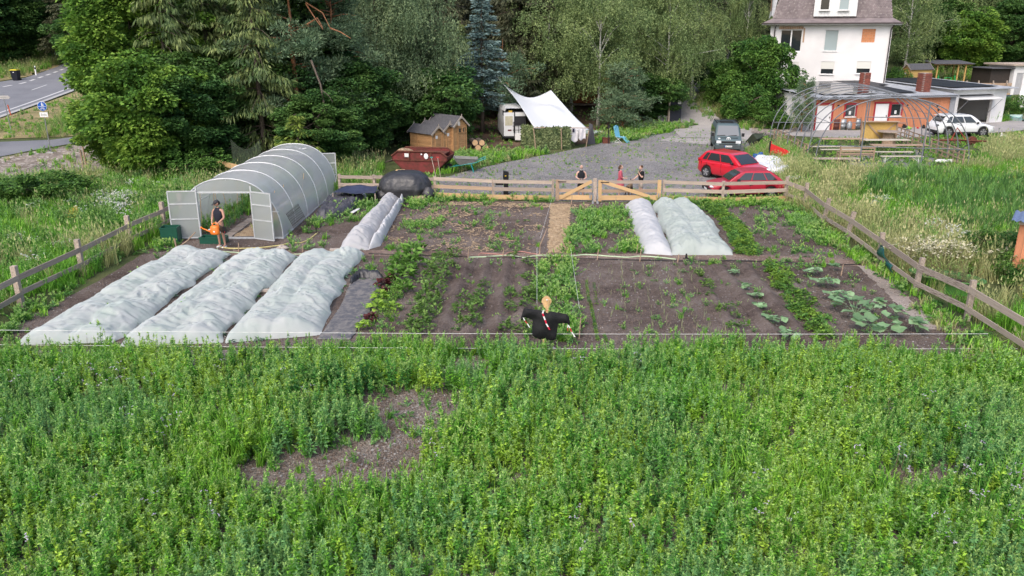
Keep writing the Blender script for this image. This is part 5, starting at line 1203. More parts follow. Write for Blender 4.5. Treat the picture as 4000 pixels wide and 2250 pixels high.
# ================================================================== COUNTABLE CROP PLANTS
def plants(name, cat, label, group, spots, meshes, s, labels=None, z=0.05):
    for k, (u, v) in enumerate(spots):
        p = G(u, v); sc_ = s*random.uniform(.8, 1.2)
        o = put(name, meshes[k % len(meshes)], None, (p.x, p.y, z), (0, 0, random.uniform(0, 6.28)), (sc_, sc_, sc_))
        props(o, labels[k] if labels else label, cat, group)
CH = [herb('chard_plant', F_CHARD, .24, .44, 40, .22, .10, s, up=1.2, fold=.3) for s in (201, 202, 203)]
plants('chard_plant', 'chard', 'big light green chard plant in the row beside the black film', 'chard plants beside the black film', [(1566, 1030), (1614, 1015), (1637, 990), (1545, 1075), (1604, 1068), (1590, 1095), (1573, 1130), (1560, 1050), (1600, 1042), (1548, 1100), (1620, 1045), (1585, 1150)], CH, 1.15)
RL = [herb('red_lettuce', mat('red_leaf', (.10, .02, .02), c2=(.04, .012, .012), scale=30), .17, .18, 46, .12, .10, 211, up=.8)]
GL = [herb('lettuce', fol('lettuce_leaf', (.22, .40, .05), (.34, .50, .08), scale=4), .17, .2, 46, .12, .10, 212, up=.9)]
plants('red_lettuce', 'lettuce', None, 'red lettuces', [(1504, 1150), (1530, 1104), (1449, 1258), (1500, 1122)], RL, 1.25, ['dark red lettuce next to the nearest black film corner, middle of the row', 'dark red lettuce at the far end of the salad row', 'dark red lettuce at the near end of the salad row', 'dark red lettuce just behind the green one'])
plants('lettuce', 'lettuce', None, 'green lettuces', [(1487, 1174), (1475, 1215), (1421, 1288), (1535, 1215)], GL, 1.25, ['round green lettuce in the middle of the salad row', 'bright yellow green frilly lettuce beside the black film', 'bright yellow green lettuce nearest the field edge', 'small light lettuce right of the salad row'])
PO = [herb('potato_plant', F_POT, .26, .36, 54, .12, .07, s, up=.7) for s in (221, 222, 223)]+[weed('potato_plant', F_POT, .38, 30, .11, .06, .22, 224, branch=4)]
def along(a, b, n, jx=6, jy=6, seed=0):
    r = random.Random(seed); return [(a[0]+(b[0]-a[0])*i/(n-1)+r.uniform(-jx, jx), a[1]+(b[1]-a[1])*(i/(n-1))**1.05+r.uniform(-jy, jy)) for i in range(n)]
plants('potato_plant', 'potato plant', 'bushy potato plant in the row right of the chard', 'potato plants in the first row right of the chard', along((1718, 1005), (1615, 1315), 15, seed=1), PO, 1.1)
plants('potato_plant', 'potato plant', 'bushy potato plant in the second potato row', 'potato plants in the second row', along((1768, 1000), (1660, 1300), 13, seed=2), PO, 1.0)
plants('potato_plant', 'potato plant', 'bushy potato plant in the third potato row', 'potato plants in the third row', [(1893, 1133), (1876, 1168), (1855, 1200), (1845, 1236), (1855, 1280), (1803, 1222), (1814, 1180), (1797, 1282), (1860, 1215), (1850, 1262), (1868, 1185)], PO, 1.05)
plants('potato_plant', 'potato plant', 'smaller potato plant in the fourth potato row', 'potato plants in the fourth row', [(1990, 1150), (1993, 1167), (1990, 1205), (1987, 1290), (1998, 1222), (2000, 1010), (1975, 1300)], PO, .85)
plants('potato_plant', 'potato plant', 'potato plant in the row next to the weedy path', 'potato plants in the row next to the path', [(2069, 1152), (2062, 1176), (2055, 1206), (2052, 1290), (2060, 1040), (2062, 1100), (2040, 1310), (2075, 1165)], PO, .95)
plants('bean_plant', 'bean plant', 'yellowish green bean plant in the thin row right of the seedlings', 'bean plants in the thin row', [(2729, 1080), (2757, 1118), (2773, 1164), (2807, 1214), (2869, 1245), (2863, 1292), (2900, 1284), (2738, 1093), (2765, 1130), (2815, 1225), (2850, 1212)], PO, .75)
plants('parsley_plant', 'parsley', 'feathery green herb in the row between lettuces and potatoes', 'feathery herbs beside the lettuces', [(1545, 1176), (1522, 1208), (1515, 1238), (1560, 1148), (1535, 1262), (1495, 1255)], [herb('parsley_plant', F_LUSH, .2, .36, 70, .07, .03, 231, up=1.3)], 1.2)
def squash(seed, n, R_):
    r = np.random.default_rng(seed); V = []; F = []
    for i in range(n):
        a = 6.28*i/n+r.uniform(-.4, .4); d = R_*(.25+.75*r.random()); s = r.uniform(.10, .16); z = .16+.14*r.random()+.12*(1-d/R_); c = np.array([math.cos(a)*d, math.sin(a)*d, z]); k = len(V); V.append(tuple(c-[0, 0, .035]))
        tx, ty = r.normal(0, .22, 2); m = 14
        for j in range(m):
            b_ = 6.2832*j/m; q = s*(1+.1*math.cos(5*b_))*(.55 if j == 0 else 1); x, y = math.cos(b_)*q, math.sin(b_)*q; V.append((c[0]+x, c[1]+y, c[2]+x*tx+y*ty+.02*math.sin(b_*3)))
        F += [(k, k+1+j, k+1+(j+1) % m) for j in range(m)]
        k = len(V); V += [(0, 0, 0), (.012, 0, 0), tuple(c+[.006, 0, -.03]), tuple(c+[-.006, 0, -.03])]; F.append((k, k+1, k+2, k+3))
    return mesh('squash_plant', V, F, fol('squash_leaf', (.20, .36, .17), (.32, .48, .26), scale=3, isl=.3), True)
SQ = [squash(1, 15, .52), squash(2, 11, .4), squash(3, 7, .26)]
for u, v, k, s, lb in ((3338, 1228, 0, 1.25, 'largest squash plant with big round leaves near the right dirt path'), (3421, 1298, 0, 1.25, 'big squash plant nearest the field edge'), (3581, 1302, 2, 1.1, 'small squash plant at the right end of the front bed'), (3501, 1246, 2, 1.0, 'small squash plant between the two largest and the dirt path'),
                      (3273, 1178, 1, .9, 'variegated squash plant behind the largest one'), (3219, 1126, 1, .9, 'squash plant in the middle of the right row'), (3175, 1080, 1, .75, 'squash plant near the far end of the right row'), (2971, 1210, 1, .55, 'squash plant in the middle of the inner row'),
                      (3021, 1270, 1, .75, 'dark bushy squash plant in the inner row near the field'), (3074, 1330, 1, .8, 'large dark squash plant half in the field weeds'), (2866, 1075, 1, .5, 'squash plant at the far end of the inner row'), (2915, 1136, 2, .6, 'small pale squash plant in the inner row'), (2950, 1168, 1, .5, 'spreading squash plant in the inner row'),
                      (3437, 1205, 2, .8, 'tiny squash plant right of the variegated one'), (3260, 1060, 2, .7, 'tiny squash plant beside the right end of the black pipe')):
    p = G(u, v); props(put('squash_plant', SQ[k], None, (p.x, p.y, .02), (0, 0, u*.7), (s, s, s)), lb, 'squash')
# seedlings: onion like shoots in the brown bed
PONI = pool('onion_shoot', [grassclump('o', fol('onion_shoot_leaf', (.22, .26, .14), (.38, .38, .22), scale=2), .17, 3, .005, .02, .3, 301)])
xs, ys = [], []
for k in range(11):
    a, c = G(2300+k*42, 1030), G(2275+k*58, 1340); n = 42; r = np.random.default_rng(k); t_ = np.linspace(0, 1, n)
    kp = r.random(n) < (.25 if k < 3 else .6); xs.append((a.x+(c.x-a.x)*t_+r.normal(0, .03, n))[kp]); ys.append((a.y+(c.y-a.y)*t_)[kp])
scatter('onion_shoots', 'faint rows of thin pale onion shoots in the bed right of the middle path', 'seedlings', PONI, np.concatenate(xs), np.concatenate(ys), 1.1, seed=5)
xs, ys = [], []
for a, c, n in (((2305, 1180), (2335, 1330), 40), ((2290, 1100), (2300, 1180), 18), ((2320, 1110), (2330, 1190), 10), ((2360, 1310), (2370, 1340), 9)):
    p, q = G(*a), G(*c); t_ = np.linspace(0, 1, n); xs.append(p.x+(q.x-p.x)*t_); ys.append(p.y+(q.y-p.y)*t_)
scatter('seedling_row', 'thin bright green seedling line in the brown bed near the scarecrow', 'seedlings', PLUSH, np.concatenate(xs), np.concatenate(ys), .28, seed=6)
# ================================================================== BUILDINGS
class Front:
    """vertical front plane through two ground points; px() turns a photograph pixel into (x, z) on it"""
    def __init__(s, A, B): s.A = Vector(A); s.B = Vector(B); s.rz = math.atan2(B.y-A.y, B.x-A.x); s.w = (Vector((B.x, B.y, 0))-Vector((A.x, A.y, 0))).length; s.u = Vector((math.cos(s.rz), math.sin(s.rz), 0)); s.n = Vector((s.u.y, -s.u.x, 0))
    def px(s, u, v):
        d = ray(u, v); o = Vector((0, 0, CAMH)); t = (s.A-o).dot(s.n)/d.dot(s.n); p = o+d*t
        return (p-s.A).dot(s.u), p.z-s.A.z
    def rect(s, u0, v0, u1, v1):
        x0, z1 = s.px(u0, v0); x1, z0 = s.px(u1, v1); return x0, z0, x1, z1
def holewall(x0, x1, z0, z1, holes, depth=.22, topf=None):
    """wall in the XZ plane (y=0 outside face) with reveals round each hole"""
    m = MB(); xs = sorted({x0, x1, *[h[0] for h in holes], *[h[2] for h in holes]}); zs = sorted({z0, z1, *[h[1] for h in holes], *[h[3] for h in holes]})
    for a, b in zip(xs, xs[1:]):
        for c, d in zip(zs, zs[1:]):
            cx, cz = (a+b)/2, (c+d)/2
            if any(h[0] < cx < h[2] and h[1] < cz < h[3] for h in holes): continue
            m.add([(a, 0, c), (b, 0, c), (b, 0, d), (a, 0, d)], [(0, 1, 2, 3)])
    for h in holes:
        a, c, b, d = h; q = depth
        m.add([(a, 0, c), (b, 0, c), (b, q, c), (a, q, c)], [(0, 1, 2, 3)]); m.add([(a, 0, d), (b, 0, d), (b, q, d), (a, q, d)], [(0, 1, 2, 3)])
        m.add([(a, 0, c), (a, 0, d), (a, q, d), (a, q, c)], [(0, 1, 2, 3)]); m.add([(b, 0, c), (b, 0, d), (b, q, d), (b, q, c)], [(0, 1, 2, 3)])
    return m
STUCCO = mat('white_stucco', (.74, .73, .735), c2=(.66, .65, .655), rough=.9, scale=.5, bump=.12, bscale=60, pos=True)
SLATE = mat('fibre_shingle', (.25, .21, .21), c2=(.15, .125, .13), rough=.85, scale=1.4, pos=True, lo=.3, hi=.7)
ORANGEW = mat('orange_board', (.58, .25, .135), c2=(.48, .19, .10), rough=.75, scale=2, stretch=(4, 4, .6), rnd=.07, bump=.2)
REDF = mat('red_frame', (.38, .03, .045), rough=.5)
GD = glass(); PVC = mat('white_frame', (.78, .78, .78), rough=.35)
GREYGL = glass('pale_blind_glass', (.30, .37, .39), rough=.15)
BLIND = mat('roller_shutter', (.66, .66, .62), c2=(.58, .58, .55), rough=.6, stretch=(.2, .2, 14), scale=3)
BRK = mat('red_brick', (.32, .10, .07), c2=(.20, .065, .05), rough=.9, rnd=.2, scale=12)
MORTAR = mat('mortar', (.36, .30, .27), rough=.95)
CORR = mat('corrugated_sheet', (.42, .44, .47), c2=(.30, .32, .35), rough=.5, metal=.2, scale=2, pos=True)
PV = mat('solar_glass', (.035, .035, .042), c2=(.02, .02, .027), rough=.12, spec=.7, rnd=.2)
PVD = mat('solar_glass_matt', (.03, .032, .038), c2=(.022, .023, .028), rough=.55, spec=.3, rnd=.2)
def window(parent, x0, z0, x1, z1, y, fr=PVC, gl=GD, fw=.07, mull=0, sill=None, shutter=0, name='window'):
    m = MB(); w_, h_ = x1-x0, z1-z0
    for c, s in (((x0+fw/2, y, (z0+z1)/2), (fw, .06, h_)), ((x1-fw/2, y, (z0+z1)/2), (fw, .06, h_)), (((x0+x1)/2, y, z0+fw/2), (w_-2*fw, .06, fw)), (((x0+x1)/2, y, z1-fw/2), (w_-2*fw, .06, fw))): m.box(c, s)
    for i in range(mull): m.box((x0+w_*(i+1)/(mull+1), y-.003, (z0+z1)/2), (fw*1.3, .06, h_-2*fw))
    o = m.build(name, fr, parent)
    bx('pane', o, ((x0+x1)/2, y+.02, (z0+z1)/2), (w_-2*fw+.01, .01, h_-2*fw+.01), gl)
    if shutter: bx('roller_shutter', o, ((x0+x1)/2, y-.05, z1-h_*shutter/2), (w_-.03, .03, h_*shutter), BLIND)
    if sill: bx('sill', o, ((x0+x1)/2, y-.1, z0-.03), (w_+.12, .22, .05), sill)
    return o
# ---- white house
HY = 78.0
hA, hB = XG(2988, 80.5, 2.4), XG(3452, 76.2, 2.4); hA.z = hB.z = 2.4; hF = Front(hA, hB)
house = thing('white_house', 'tall white rendered house with brown shingled mansard roof and roller shutters', 'house', hA, hF.rz); HW = hF.w
eave = hF.px(3300, 92)[1]; DEP = 11.0
def R_(u0, v0, u1, v1): return hF.rect(u0, v0, u1, v1)
wins = [R_(3050, 114, 3128, 203), R_(3225, 117, 3268, 200), R_(3370, 113, 3415, 166), R_(3087, 242, 3115, 292), R_(3208, 240, 3255, 291), R_(3348, 239, 3398, 289)]
w_ = holewall(0, HW, -1.5, eave, wins, .2)
w_.add([(0, 0, -1.5), (0, DEP, -1.5), (0, DEP, eave), (0, 0, eave)], [(0, 1, 2, 3)]).add([(HW, 0, -1.5), (HW, DEP, -1.5), (HW, DEP, eave), (HW, 0, eave)], [(0, 1, 2, 3)]).add([(0, DEP, -1.5), (HW, DEP, -1.5), (HW, DEP, eave), (0, DEP, eave)], [(0, 1, 2, 3)])
w_.build('wall', STUCCO, house)
window(house, *wins[0], .12, mull=1, fw=.1); window(house, *wins[1], .14, gl=GREYGL, fw=.05, sill=PVC)
q = wins[2]; n = 5; TERRB = mat('hollow_brick', (.62, .28, .14), c2=(.54, .23, .115), rough=.85, rnd=.06)
for r_ in range(n):
    for c_ in range(3):
        a = q[0]+(q[2]-q[0])*max(0, (c_-(.5 if r_ % 2 else 0)))/2.5; b_ = q[0]+(q[2]-q[0])*min(2.5, c_+1-(.5 if r_ % 2 else 0))/2.5
        if b_-a > .03: bx('block', house, ((a+b_)/2, .1, q[1]+(q[3]-q[1])*(r_+.5)/n), (b_-a-.012, .1, (q[3]-q[1])/n-.012), TERRB)
for k in (3, 4, 5): window(house, *wins[k], .10, shutter=.58, sill=PVC, fw=.06)
a = R_(3044, 103, 3139, 114)
for i in range(14): bx('brick', house, (a[0]+(a[2]-a[0])*(i+.5)/14, -.01, (a[1]+a[3])/2), ((a[2]-a[0])/14-.02, .04, a[3]-a[1]), mat('buff_brick', (.50, .33, .22), rough=.9, rnd=.15))
bx('bare_jamb', house, (wins[0][2]+.12, -.012, wins[0][3]-.55), (.13, .03, 1.3), mat('buff_brick', (.5, .33, .22)))
# roof: lower flare, steep mansard, dormer
RUN = 1.5; RH = 3.8; zt = eave+RH
rb = MB()
def rshell(xa, ya, za, xb, yb, zb):   # ring from (inset a) to (inset b)
    rb.add([(xa, ya, za), (HW-xa, ya, za), (HW-xb, yb, zb), (xb, yb, zb)], [(0, 1, 2, 3)]); rb.add([(xa, DEP-ya, za), (HW-xa, DEP-ya, za), (HW-xb, DEP-yb, zb), (xb, DEP-yb, zb)], [(0, 1, 2, 3)])
    for s in (0, 1):
        f_ = (lambda x: HW-x) if s else (lambda x: x)
        rb.add([(f_(xa), ya, za), (f_(xa), DEP-ya, za), (f_(xb), DEP-yb, zb), (f_(xb), yb, zb)], [(0, 1, 2, 3)])
rshell(-.75, -.75, eave+.05, .10, .10, eave+.50); rshell(.10, .10, eave+.50, .75, 1.5, zt); rshell(.75, 1.5, zt, 3.4, DEP/2, zt+1.6)
rf = rb.build('roof', SLATE, house)
sm = MB(); rr2 = random.Random(3)
for k in range(24):
    t0, t1 = k/24, (k+1.25)/24; row = []
    z0, z1 = eave+.5+(RH-.5)*t0, eave+.5+(RH-.5)*min(1, t1); y0, y1 = .10+1.4*t0-.06, .10+1.4*min(1, t1)-.02; x0 = .1+.65*t0; n = 58; st_ = (HW-2*x0)/n
    for i in range(n):
        a = x0+st_*(i+(.5 if k % 2 else 0)); j = rr2.uniform(-.012, .012)
        if a+st_ > HW-x0+.05: continue
        sm.add([(a+.01, y1, z1), (a+st_-.01, y1, z1), (a+st_-.01, y0+j, z0+.05), (a+st_*.5, y0+j, z0-.02), (a+.01, y0+j, z0+.05)], [(0, 1, 2, 3, 4)], rr2.choice((0, 0, 1)))
o = sm.build('shingles', [SLATE, mat('pale_shingle', (.29, .25, .25), c2=(.19, .16, .16), rough=.85, scale=3)], house); o['kind'] = 'stuff'
b = MB(); b.box((HW/2, -.78, eave+.02), (HW+1.6, .12, .12)); b.build('gutter', mat('dark_gutter', (.06, .05, .05), rough=.5), house)
b = MB(); b.box((HW/2, -.36, eave-.06), (HW+1.5, .72, .10)); b.box((-.4, DEP/2, eave-.06), (.7, DEP, .1)); b.box((HW+.4, DEP/2, eave-.06), (.7, DEP, .1)); b.build('soffit', PVC, house)
for x in (.42, HW-.10): b = MB(); b.tube([(x+(.2 if x < 1 else .25), -.7, eave), (x, -.12, eave-.5), (x, -.09, -1)], .055, 7); b.build('downpipe', mat('dark_gutter', (.06, .05, .05)), house)
dx = hF.px(3178, 60)[0], hF.px(3345, 60)[0]; zb = hF.px(3260, 64)[1]
dr = MB(); dr.add([(dx[0], -.15, zb), (dx[1], -.15, zb), (dx[1], -.15, zt+.3), (dx[0], -.15, zt+.3), (dx[0], 3, zb), (dx[1], 3, zb), (dx[1], 3, zt+.3), (dx[0], 3, zt+.3)], [(0, 1, 2, 3), (0, 3, 7, 4), (1, 2, 6, 5), (3, 2, 6, 7), (0, 1, 5, 4)])
dm = dr.build('dormer', PVC, house)
for (u0, u1, g) in ((3210, 3240, GD), (3284, 3316, GREYGL)):
    q = R_(u0, -30, u1, 40); window(dm, q[0], q[1], q[2], q[3], -.20, gl=g, fw=.06, sill=PVC)
b = MB(); b.add([(-.02, -.02, eave+.75), (-.45, 1.6, eave+.45), (-.1, 2.2, zt), (.02, .45, zt)], [(0, 1, 2, 3)]); b.add([(.02, .45, zt), (-.02, -.02, eave+.75), (.15, .3, eave+.6), (.5, 1.2, zt)], [(0, 1, 2, 3)])
sidec = b.build('side_cladding', PVC, house)
for s_ in (.42, .62): bx('slit_window', sidec, (-.28+.1*s_, .2+1.3*s_, eave+1.9), (.04, .13, 1.5), mat('brown_slit', (.25, .17, .12)))
# ---- orange annexe
aA, aB = G(3176, 510), G(3697, 494); aA.z = aB.z = 0; aF = Front(aA, aB); AW = aF.w
ann = thing('orange_annexe', 'low annexe with orange boards, red framed windows and two white doors', 'building', aA, aF.rz); AH = 2.62; AD = 9.3
d1 = aF.rect(3192, 418, 3240, 498); d2 = aF.rect(3420, 413, 3460, 496); w1 = aF.rect(3304, 410, 3338, 454); w2 = aF.rect(3482, 407, 3516, 451)
holes = [(d1[0], 0.03, d1[2], 2.0), (d2[0], 0.03, d2[2], 2.05), w1, w2]
wb = holewall(0, AW, -.2, AH, holes, .16); wb.add([(0, 0, -.2), (0, AD, 0), (0, AD, AH+.3), (0, 0, AH)], [(0, 1, 2, 3)]); wb.add([(AW, 0, -.2), (AW, AD, 0), (AW, AD, AH+.3), (AW, 0, AH)], [(0, 1, 2, 3)])
wb.build('wall', STUCCO, ann)
nb = 74
for i in range(nb):
    x0, x1 = AW*i/nb+.008, AW*(i+1)/nb-.008; cx = (x0+x1)/2; z = [(0.02, AH-.02)]
    for h in holes:
        if h[0]-.06 < cx < h[2]+.06: z = [(a, b_) for a, b_ in ((.02, h[1]), (h[3], AH-.02)) if b_-a > .06]
    for a, b_ in z: bx('wall_board', ann, (cx, -.02, (a+b_)/2), (x1-x0, .035, b_-a), ORANGEW)
for q, nm in ((d1, 0), (d2, 1)):
    o = MB(); o.box(((q[0]+q[2])/2, .03, 1.02), (q[2]-q[0]-.02, .05, 1.98)); o = o.build('door', WHITE, ann); b = MB(); b.box((q[2]-.12, -.02, 1.02), (.04, .05, .14)); b.build('handle', BLACK, o)
    for c, s in (((q[0]-.07, -.05, 1.05), (.13, .04, 2.1)), ((q[2]+.07, -.05, 1.05), (.13, .04, 2.1)), (((q[0]+q[2])/2, -.05, 2.14), (q[2]-q[0]+.34, .04, .13))): bx('door_frame', ann, c, s, REDF)
for q in (w1, w2):
    window(ann, *q, .05, fr=mat('grey_frame', (.3, .3, .3)), fw=.04)
    for c, s in (((q[0]-.06, -.06, (q[1]+q[3])/2), (.13, .04, q[3]-q[1]+.1)), ((q[2]+.06, -.06, (q[1]+q[3])/2), (.13, .04, q[3]-q[1]+.1)), (((q[0]+q[2])/2, -.06, q[3]+.08), (q[2]-q[0]+.42, .05, .13)), (((q[0]+q[2])/2, -.07, q[1]-.05), (q[2]-q[0]+.1, .1, .07))):
        bx('window_frame', ann, c, s, REDF if s[2] > .08 else WHITE)
    bx('notice', ann, ((q[0]+q[2])/2+.02, .028, q[1]+.28), (.2, .01, .28), PAPER)
for u, v in ((3206, 392), (3272, 412), (3540, 411), (3658, 413), (3662, 428)):
    x, z = aF.px(u, v); b = MB(); b.cyl((x, -.05, z), (x, -.16, z), .05, .09, 8); b.build('wall_lamp', BLACK, ann)
# corrugated roofs
def corrugated(name, parent, x0, x1, y0, z0, y1, z1, per=.19, amp=.03, m=CORR):
    n = int((x1-x0)/per*4); V = []
    for (y, z) in ((y0, z0), (y1, z1)): V += [(x0+(x1-x0)*i/n, y, z+amp*math.sin(i*math.pi/2)) for i in range(n+1)]
    o = put(name, mesh(name, V, [(i, i+1, n+2+i, n+1+i) for i in range(n)], m), parent); return solid(o, .012)
corrugated('roof', ann, -.35, AW+.30, -.55, AH+.06, AD, AH+.62)
b = MB(); b.box((AW/2, -.46, AH-.04), (AW+.5, .03, .16)); b.build('fascia', mat('grey_fascia', (.28, .29, .32), rough=.6), ann)
def rz_(y): return AH+.06+(.56)*(y+.55)/(AD+.55)
def panels(parent, x0, y0, nx, ny, sx, sy, m, zf, skip=()):
    sl = math.atan2(zf(5)-zf(0), 5)
    for i in range(nx):
        for j in range(ny):
            if (i, j) in skip: continue
            y = y0+sy*(j+.5); bx('solar_panel', parent, (x0+sx*(i+.5), y, zf(y)+.11), (sx-.03, sy-.03, .03), m, rot=(sl, 0, 0))
panels(ann, .9, .35, 4, 5, 1.65, 1.7, PV, rz_, skip=((3, 0), (3, 1)))
panels(ann, 7.55, .6, 3, 5, 1.15, 1.7, PVD, rz_, skip=((2, 0), (2, 1), (2, 2)))
CHIM = []
def chimney(u, vb, v1, wdt, y):
    x = aF.px(u, vb)[0]; 
    z0 = rz_(y)-.1; yw = aA.y+y
    # height from the pixel of its top
    for _ in range(4):
        W = XG(u, yw, 3); xw = (W-aA).dot(aF.u); yw = (aA+aF.u*xw-aF.n*y).y
    xw = (XG(u, yw, 3)-aA).dot(Vector((aF.u.x, aF.u.y, 0))); zt_ = AT(u, v1, yw).z
    o = MB(); o.box((xw, y, (z0+zt_)/2), (wdt-.03, wdt-.03, zt_-z0-.02)); o = o.build('chimney', MORTAR, ann)
    s = MB(); n = int((zt_-z0)/.075); r = random.Random(u)
    for k in range(n):
        z = z0+.075*(k+.5)
        for side in range(4):
            for i in range(3):
                off = (i-1)*wdt/3+(wdt/6 if k % 2 else 0); 
                if abs(off) > wdt/2-.05: off = math.copysign(wdt/2-.08, off)
                c = [(xw+off, y-wdt/2+.01), (xw+off, y+wdt/2-.01), (xw-wdt/2+.01, y+off), (xw+wdt/2-.01, y+off)][side]; sz_ = (wdt/3-.02, .04, .062) if side < 2 else (.04, wdt/3-.02, .062)
                s.box((c[0], c[1], z), sz_, mi=r.choice((0, 0, 1)))
    q = s.build('bricks', [BRK, mat('dark_brick', (.2, .07, .055), rough=.9)], o); q['kind'] = 'stuff'
chimney(3373, 340, 283, .62, 2.6); chimney(3605, 345, 284, .78, 1.6)
# ---- garage
gA, gB = G(3706, 488), G(3912, 477); gA.z = gB.z = 0; gF = Front(gA, gB); GW = gF.w
gar = thing('white_garage', 'white garage with open up-and-over door and dark solar panels on its roof', 'garage', gA, gF.rz); GH = 2.95; q = gF.rect(3748, 373, 3865, 462); gh = (q[0], .02, q[2], 2.52)
wb = holewall(0, GW, -.2, GH, [gh], .25)
for x in (0, GW): wb.add([(x, 0, -.2), (x, 8, -.2), (x, 8, GH+.35), (x, 0, GH)], [(0, 1, 2, 3)])
wb.add([(0, 8, -.2), (GW, 8, -.2), (GW, 8, GH+.3), (0, 8, GH+.3)], [(0, 1, 2, 3)]); wb.build('wall', STUCCO, gar)
o = MB(); o.box(((gh[0]+gh[2])/2, -.25, 2.28), (gh[2]-gh[0]-.05, 1.6, .05), (.12, 0, 0)); o.build('garage_door', WHITE, gar)
for x in (gh[0]+.05, gh[2]-.05): b = MB(); b.cyl((x, -1.0, 2.2), (x, .2, .9), .02, n=5); b.build('door_arm', STEEL, gar)
corrugated('roof', gar, -.5, GW+.5, -.7, GH+.06, 9, GH+.42)
def rg(y): return GH+.06+.36*(y+.7)/9.7
panels(gar, -.1, .3, 4, 5, 1.38, 1.65, PVD, rg)
bx('floor', gar, (GW/2, 4, .0), (GW-.1, 7.9, .03), mat('concrete', (.3, .3, .3)))
for k in range(2):
    for j in range(3): bx('shelf', gar, (gh[0]+1.6+k*1.1, 3.5+k*.2, .9+j*.45), (.7, .35, .04), WHITE)
t = thing('workbench', 'cluttered dark workbench inside the open garage', 'workbench', gA+gF.u*(q[0]+1.2)-gF.n*2.2, gF.rz)
bx('top', t, (0, 0, .85), (1.6, .6, .06), BLACK); [bx('leg', t, (x, y, .41), (.06, .06, .82), BLACK) for x in (-.7, .7) for y in (-.25, .25)]; b = MB(); b.box((-.3, 0, 1.0), (.4, .3, .25)).ell((.3, 0, 1.0), (.2, .15, .14)); b.build('tool', RUST, t)
b = MB(); b.box((0, 0, 1.35), (.45, .12, 2.7)); props(b.build('grey_panel', mat('grey_fascia', (.28, .29, .32)), None, aA.lerp(gA, .0)+aF.u*(AW+.12)+aF.n*.1), 'narrow grey panel between the orange annexe and the garage', 'panel')

# ---- timber sheds by the wood
FELT = mat('roofing_felt', (.11, .11, .12), c2=(.075, .075, .085), rough=.9, bump=.3, bscale=50)
def shed(label, A, wdt, dep, hw_, hr, rz, door='door', windows=0, nplank=13, sign=True, name='wooden_shed', wood=SHEDWOOD):
    t = thing(name, label, 'shed', A, rz)
    # inner dark core, planks outside
    b = MB(); b.prism([(.03, 0), (wdt-.03, 0), (wdt-.03, hw_), (wdt/2, hr-.05), (.03, hw_)], .03, dep-.03); b.build('inner_wall', WOOD_MID, t)
    ph = hw_/nplank
    for k in range(nplank):
        z = ph*(k+.5)
        for x in (0, wdt): bx('plank', t, (x, dep/2, z), (.03, dep, ph-.012), wood)
        for y in (0, dep): bx('plank', t, (wdt/2, y, z), (wdt-.04, .03, ph-.012), wood)
    n2 = int((hr-hw_)/ph)
    for k in range(n2):
        z = hw_+ph*(k+.5); ww = wdt*(1-(z-hw_)/(hr-hw_))-.02
        if ww > .1:
            for y in (0, dep): bx('plank', t, (wdt/2, y, z), (ww, .03, ph-.012), wood)
    for x in (0, wdt):
        for y in (0, dep): bx('corner_post', t, (x, y, hw_/2), (.07, .07, hw_), wood)
    bx('side_batten', t, (-.03, dep*.68, hw_/2), (.03, .07, hw_), wood)
    for s in (-1, 1):
        a = Vector((wdt/2, 0, hr+.04)); e = Vector((wdt/2+s*(wdt/2+.16), 0, hw_-.12)); L = (e-a).length; ang = math.atan2(e.z-a.z, e.x-a.x)
        o = MB(); o.box((0, 0, 0), (L, dep+.36, .03)); o = o.build('roof_felt', FELT, t, (a+e)/2+Vector((0, dep/2, .02))); o.rotation_euler = (0, -ang, 0)
        for y in (-.19, dep+.19): bar('barge_board', t, a+Vector((0, y, 0)), e+Vector((0, y, -.02)), .025, .11, mat('grey_barge', (.42, .36, .31), rnd=.1))
    for y in (-.2, dep+.2): bx('finial', t, (wdt/2, y, hr+.06), (.05, .03, .30), mat('grey_barge', (.42, .36, .31)))
    if door:
        dw = .62; x0 = wdt*.58-dw/2
        dh = min(1.72, hw_-.02); o = MB(); o.box((x0+dw/2, -.035, dh/2+.03), (dw, .03, dh)); o = o.build('door', wood, t)
        for z in (.12, dh*.5, dh-.08): bx('ledge', o, (x0+dw/2, -.06, z), (dw, .02, .1), wood)
        for x in (x0+.04, x0+dw-.04): bx('stile', o, (x, -.062, dh/2+.03), (.07, .02, dh), wood)
        if sign: bx('notice', t, (x0+.12, -.085, dh*.8), (.18, .01, .2), PAPER)
        if windows:
            for i in range(windows): window(o, x0-.05+i*.42, 1.30, x0+.31+i*.42, 1.68, -.075, fr=wood, fw=.04)
    return t
shed('leftmost timber shed with dark felt gable roof', XG(1688, 52.4, 0), .95, 2.15, 1.45, 1.8, R(46))
shed('middle timber shed of the three with a notice on its door', XG(1733, 53.0, 0), .95, 2.2, 1.58, 1.95, R(46))
shed('rightmost and tallest timber shed with two small windows', XG(1773, 53.3, 0), 1.15, 2.4, 1.85, 2.35, R(46), windows=2, nplank=14, sign=False)
x = XG(1797, 52.8, 0); bx('lettering_board', None, (x.x-.05, x.y+.28, 1.98), (.16, .02, .26), mat('grey_letter', (.3, .3, .3))); props(C.objects[-1], 'small dark lettered sign in the gable of the tallest shed', 'sign')
def log_(u, v, r, L, label, bk=BARK):
    p = G(u, v); t = thing('log', label, 'log', (p.x, p.y, 0), R(12)); 
    return t
END = mat('cut_wood', (.62, .42, .24), c2=(.48, .30, .16), scale=6, rough=.8)
c0 = XG(1862, 54.6, 0)
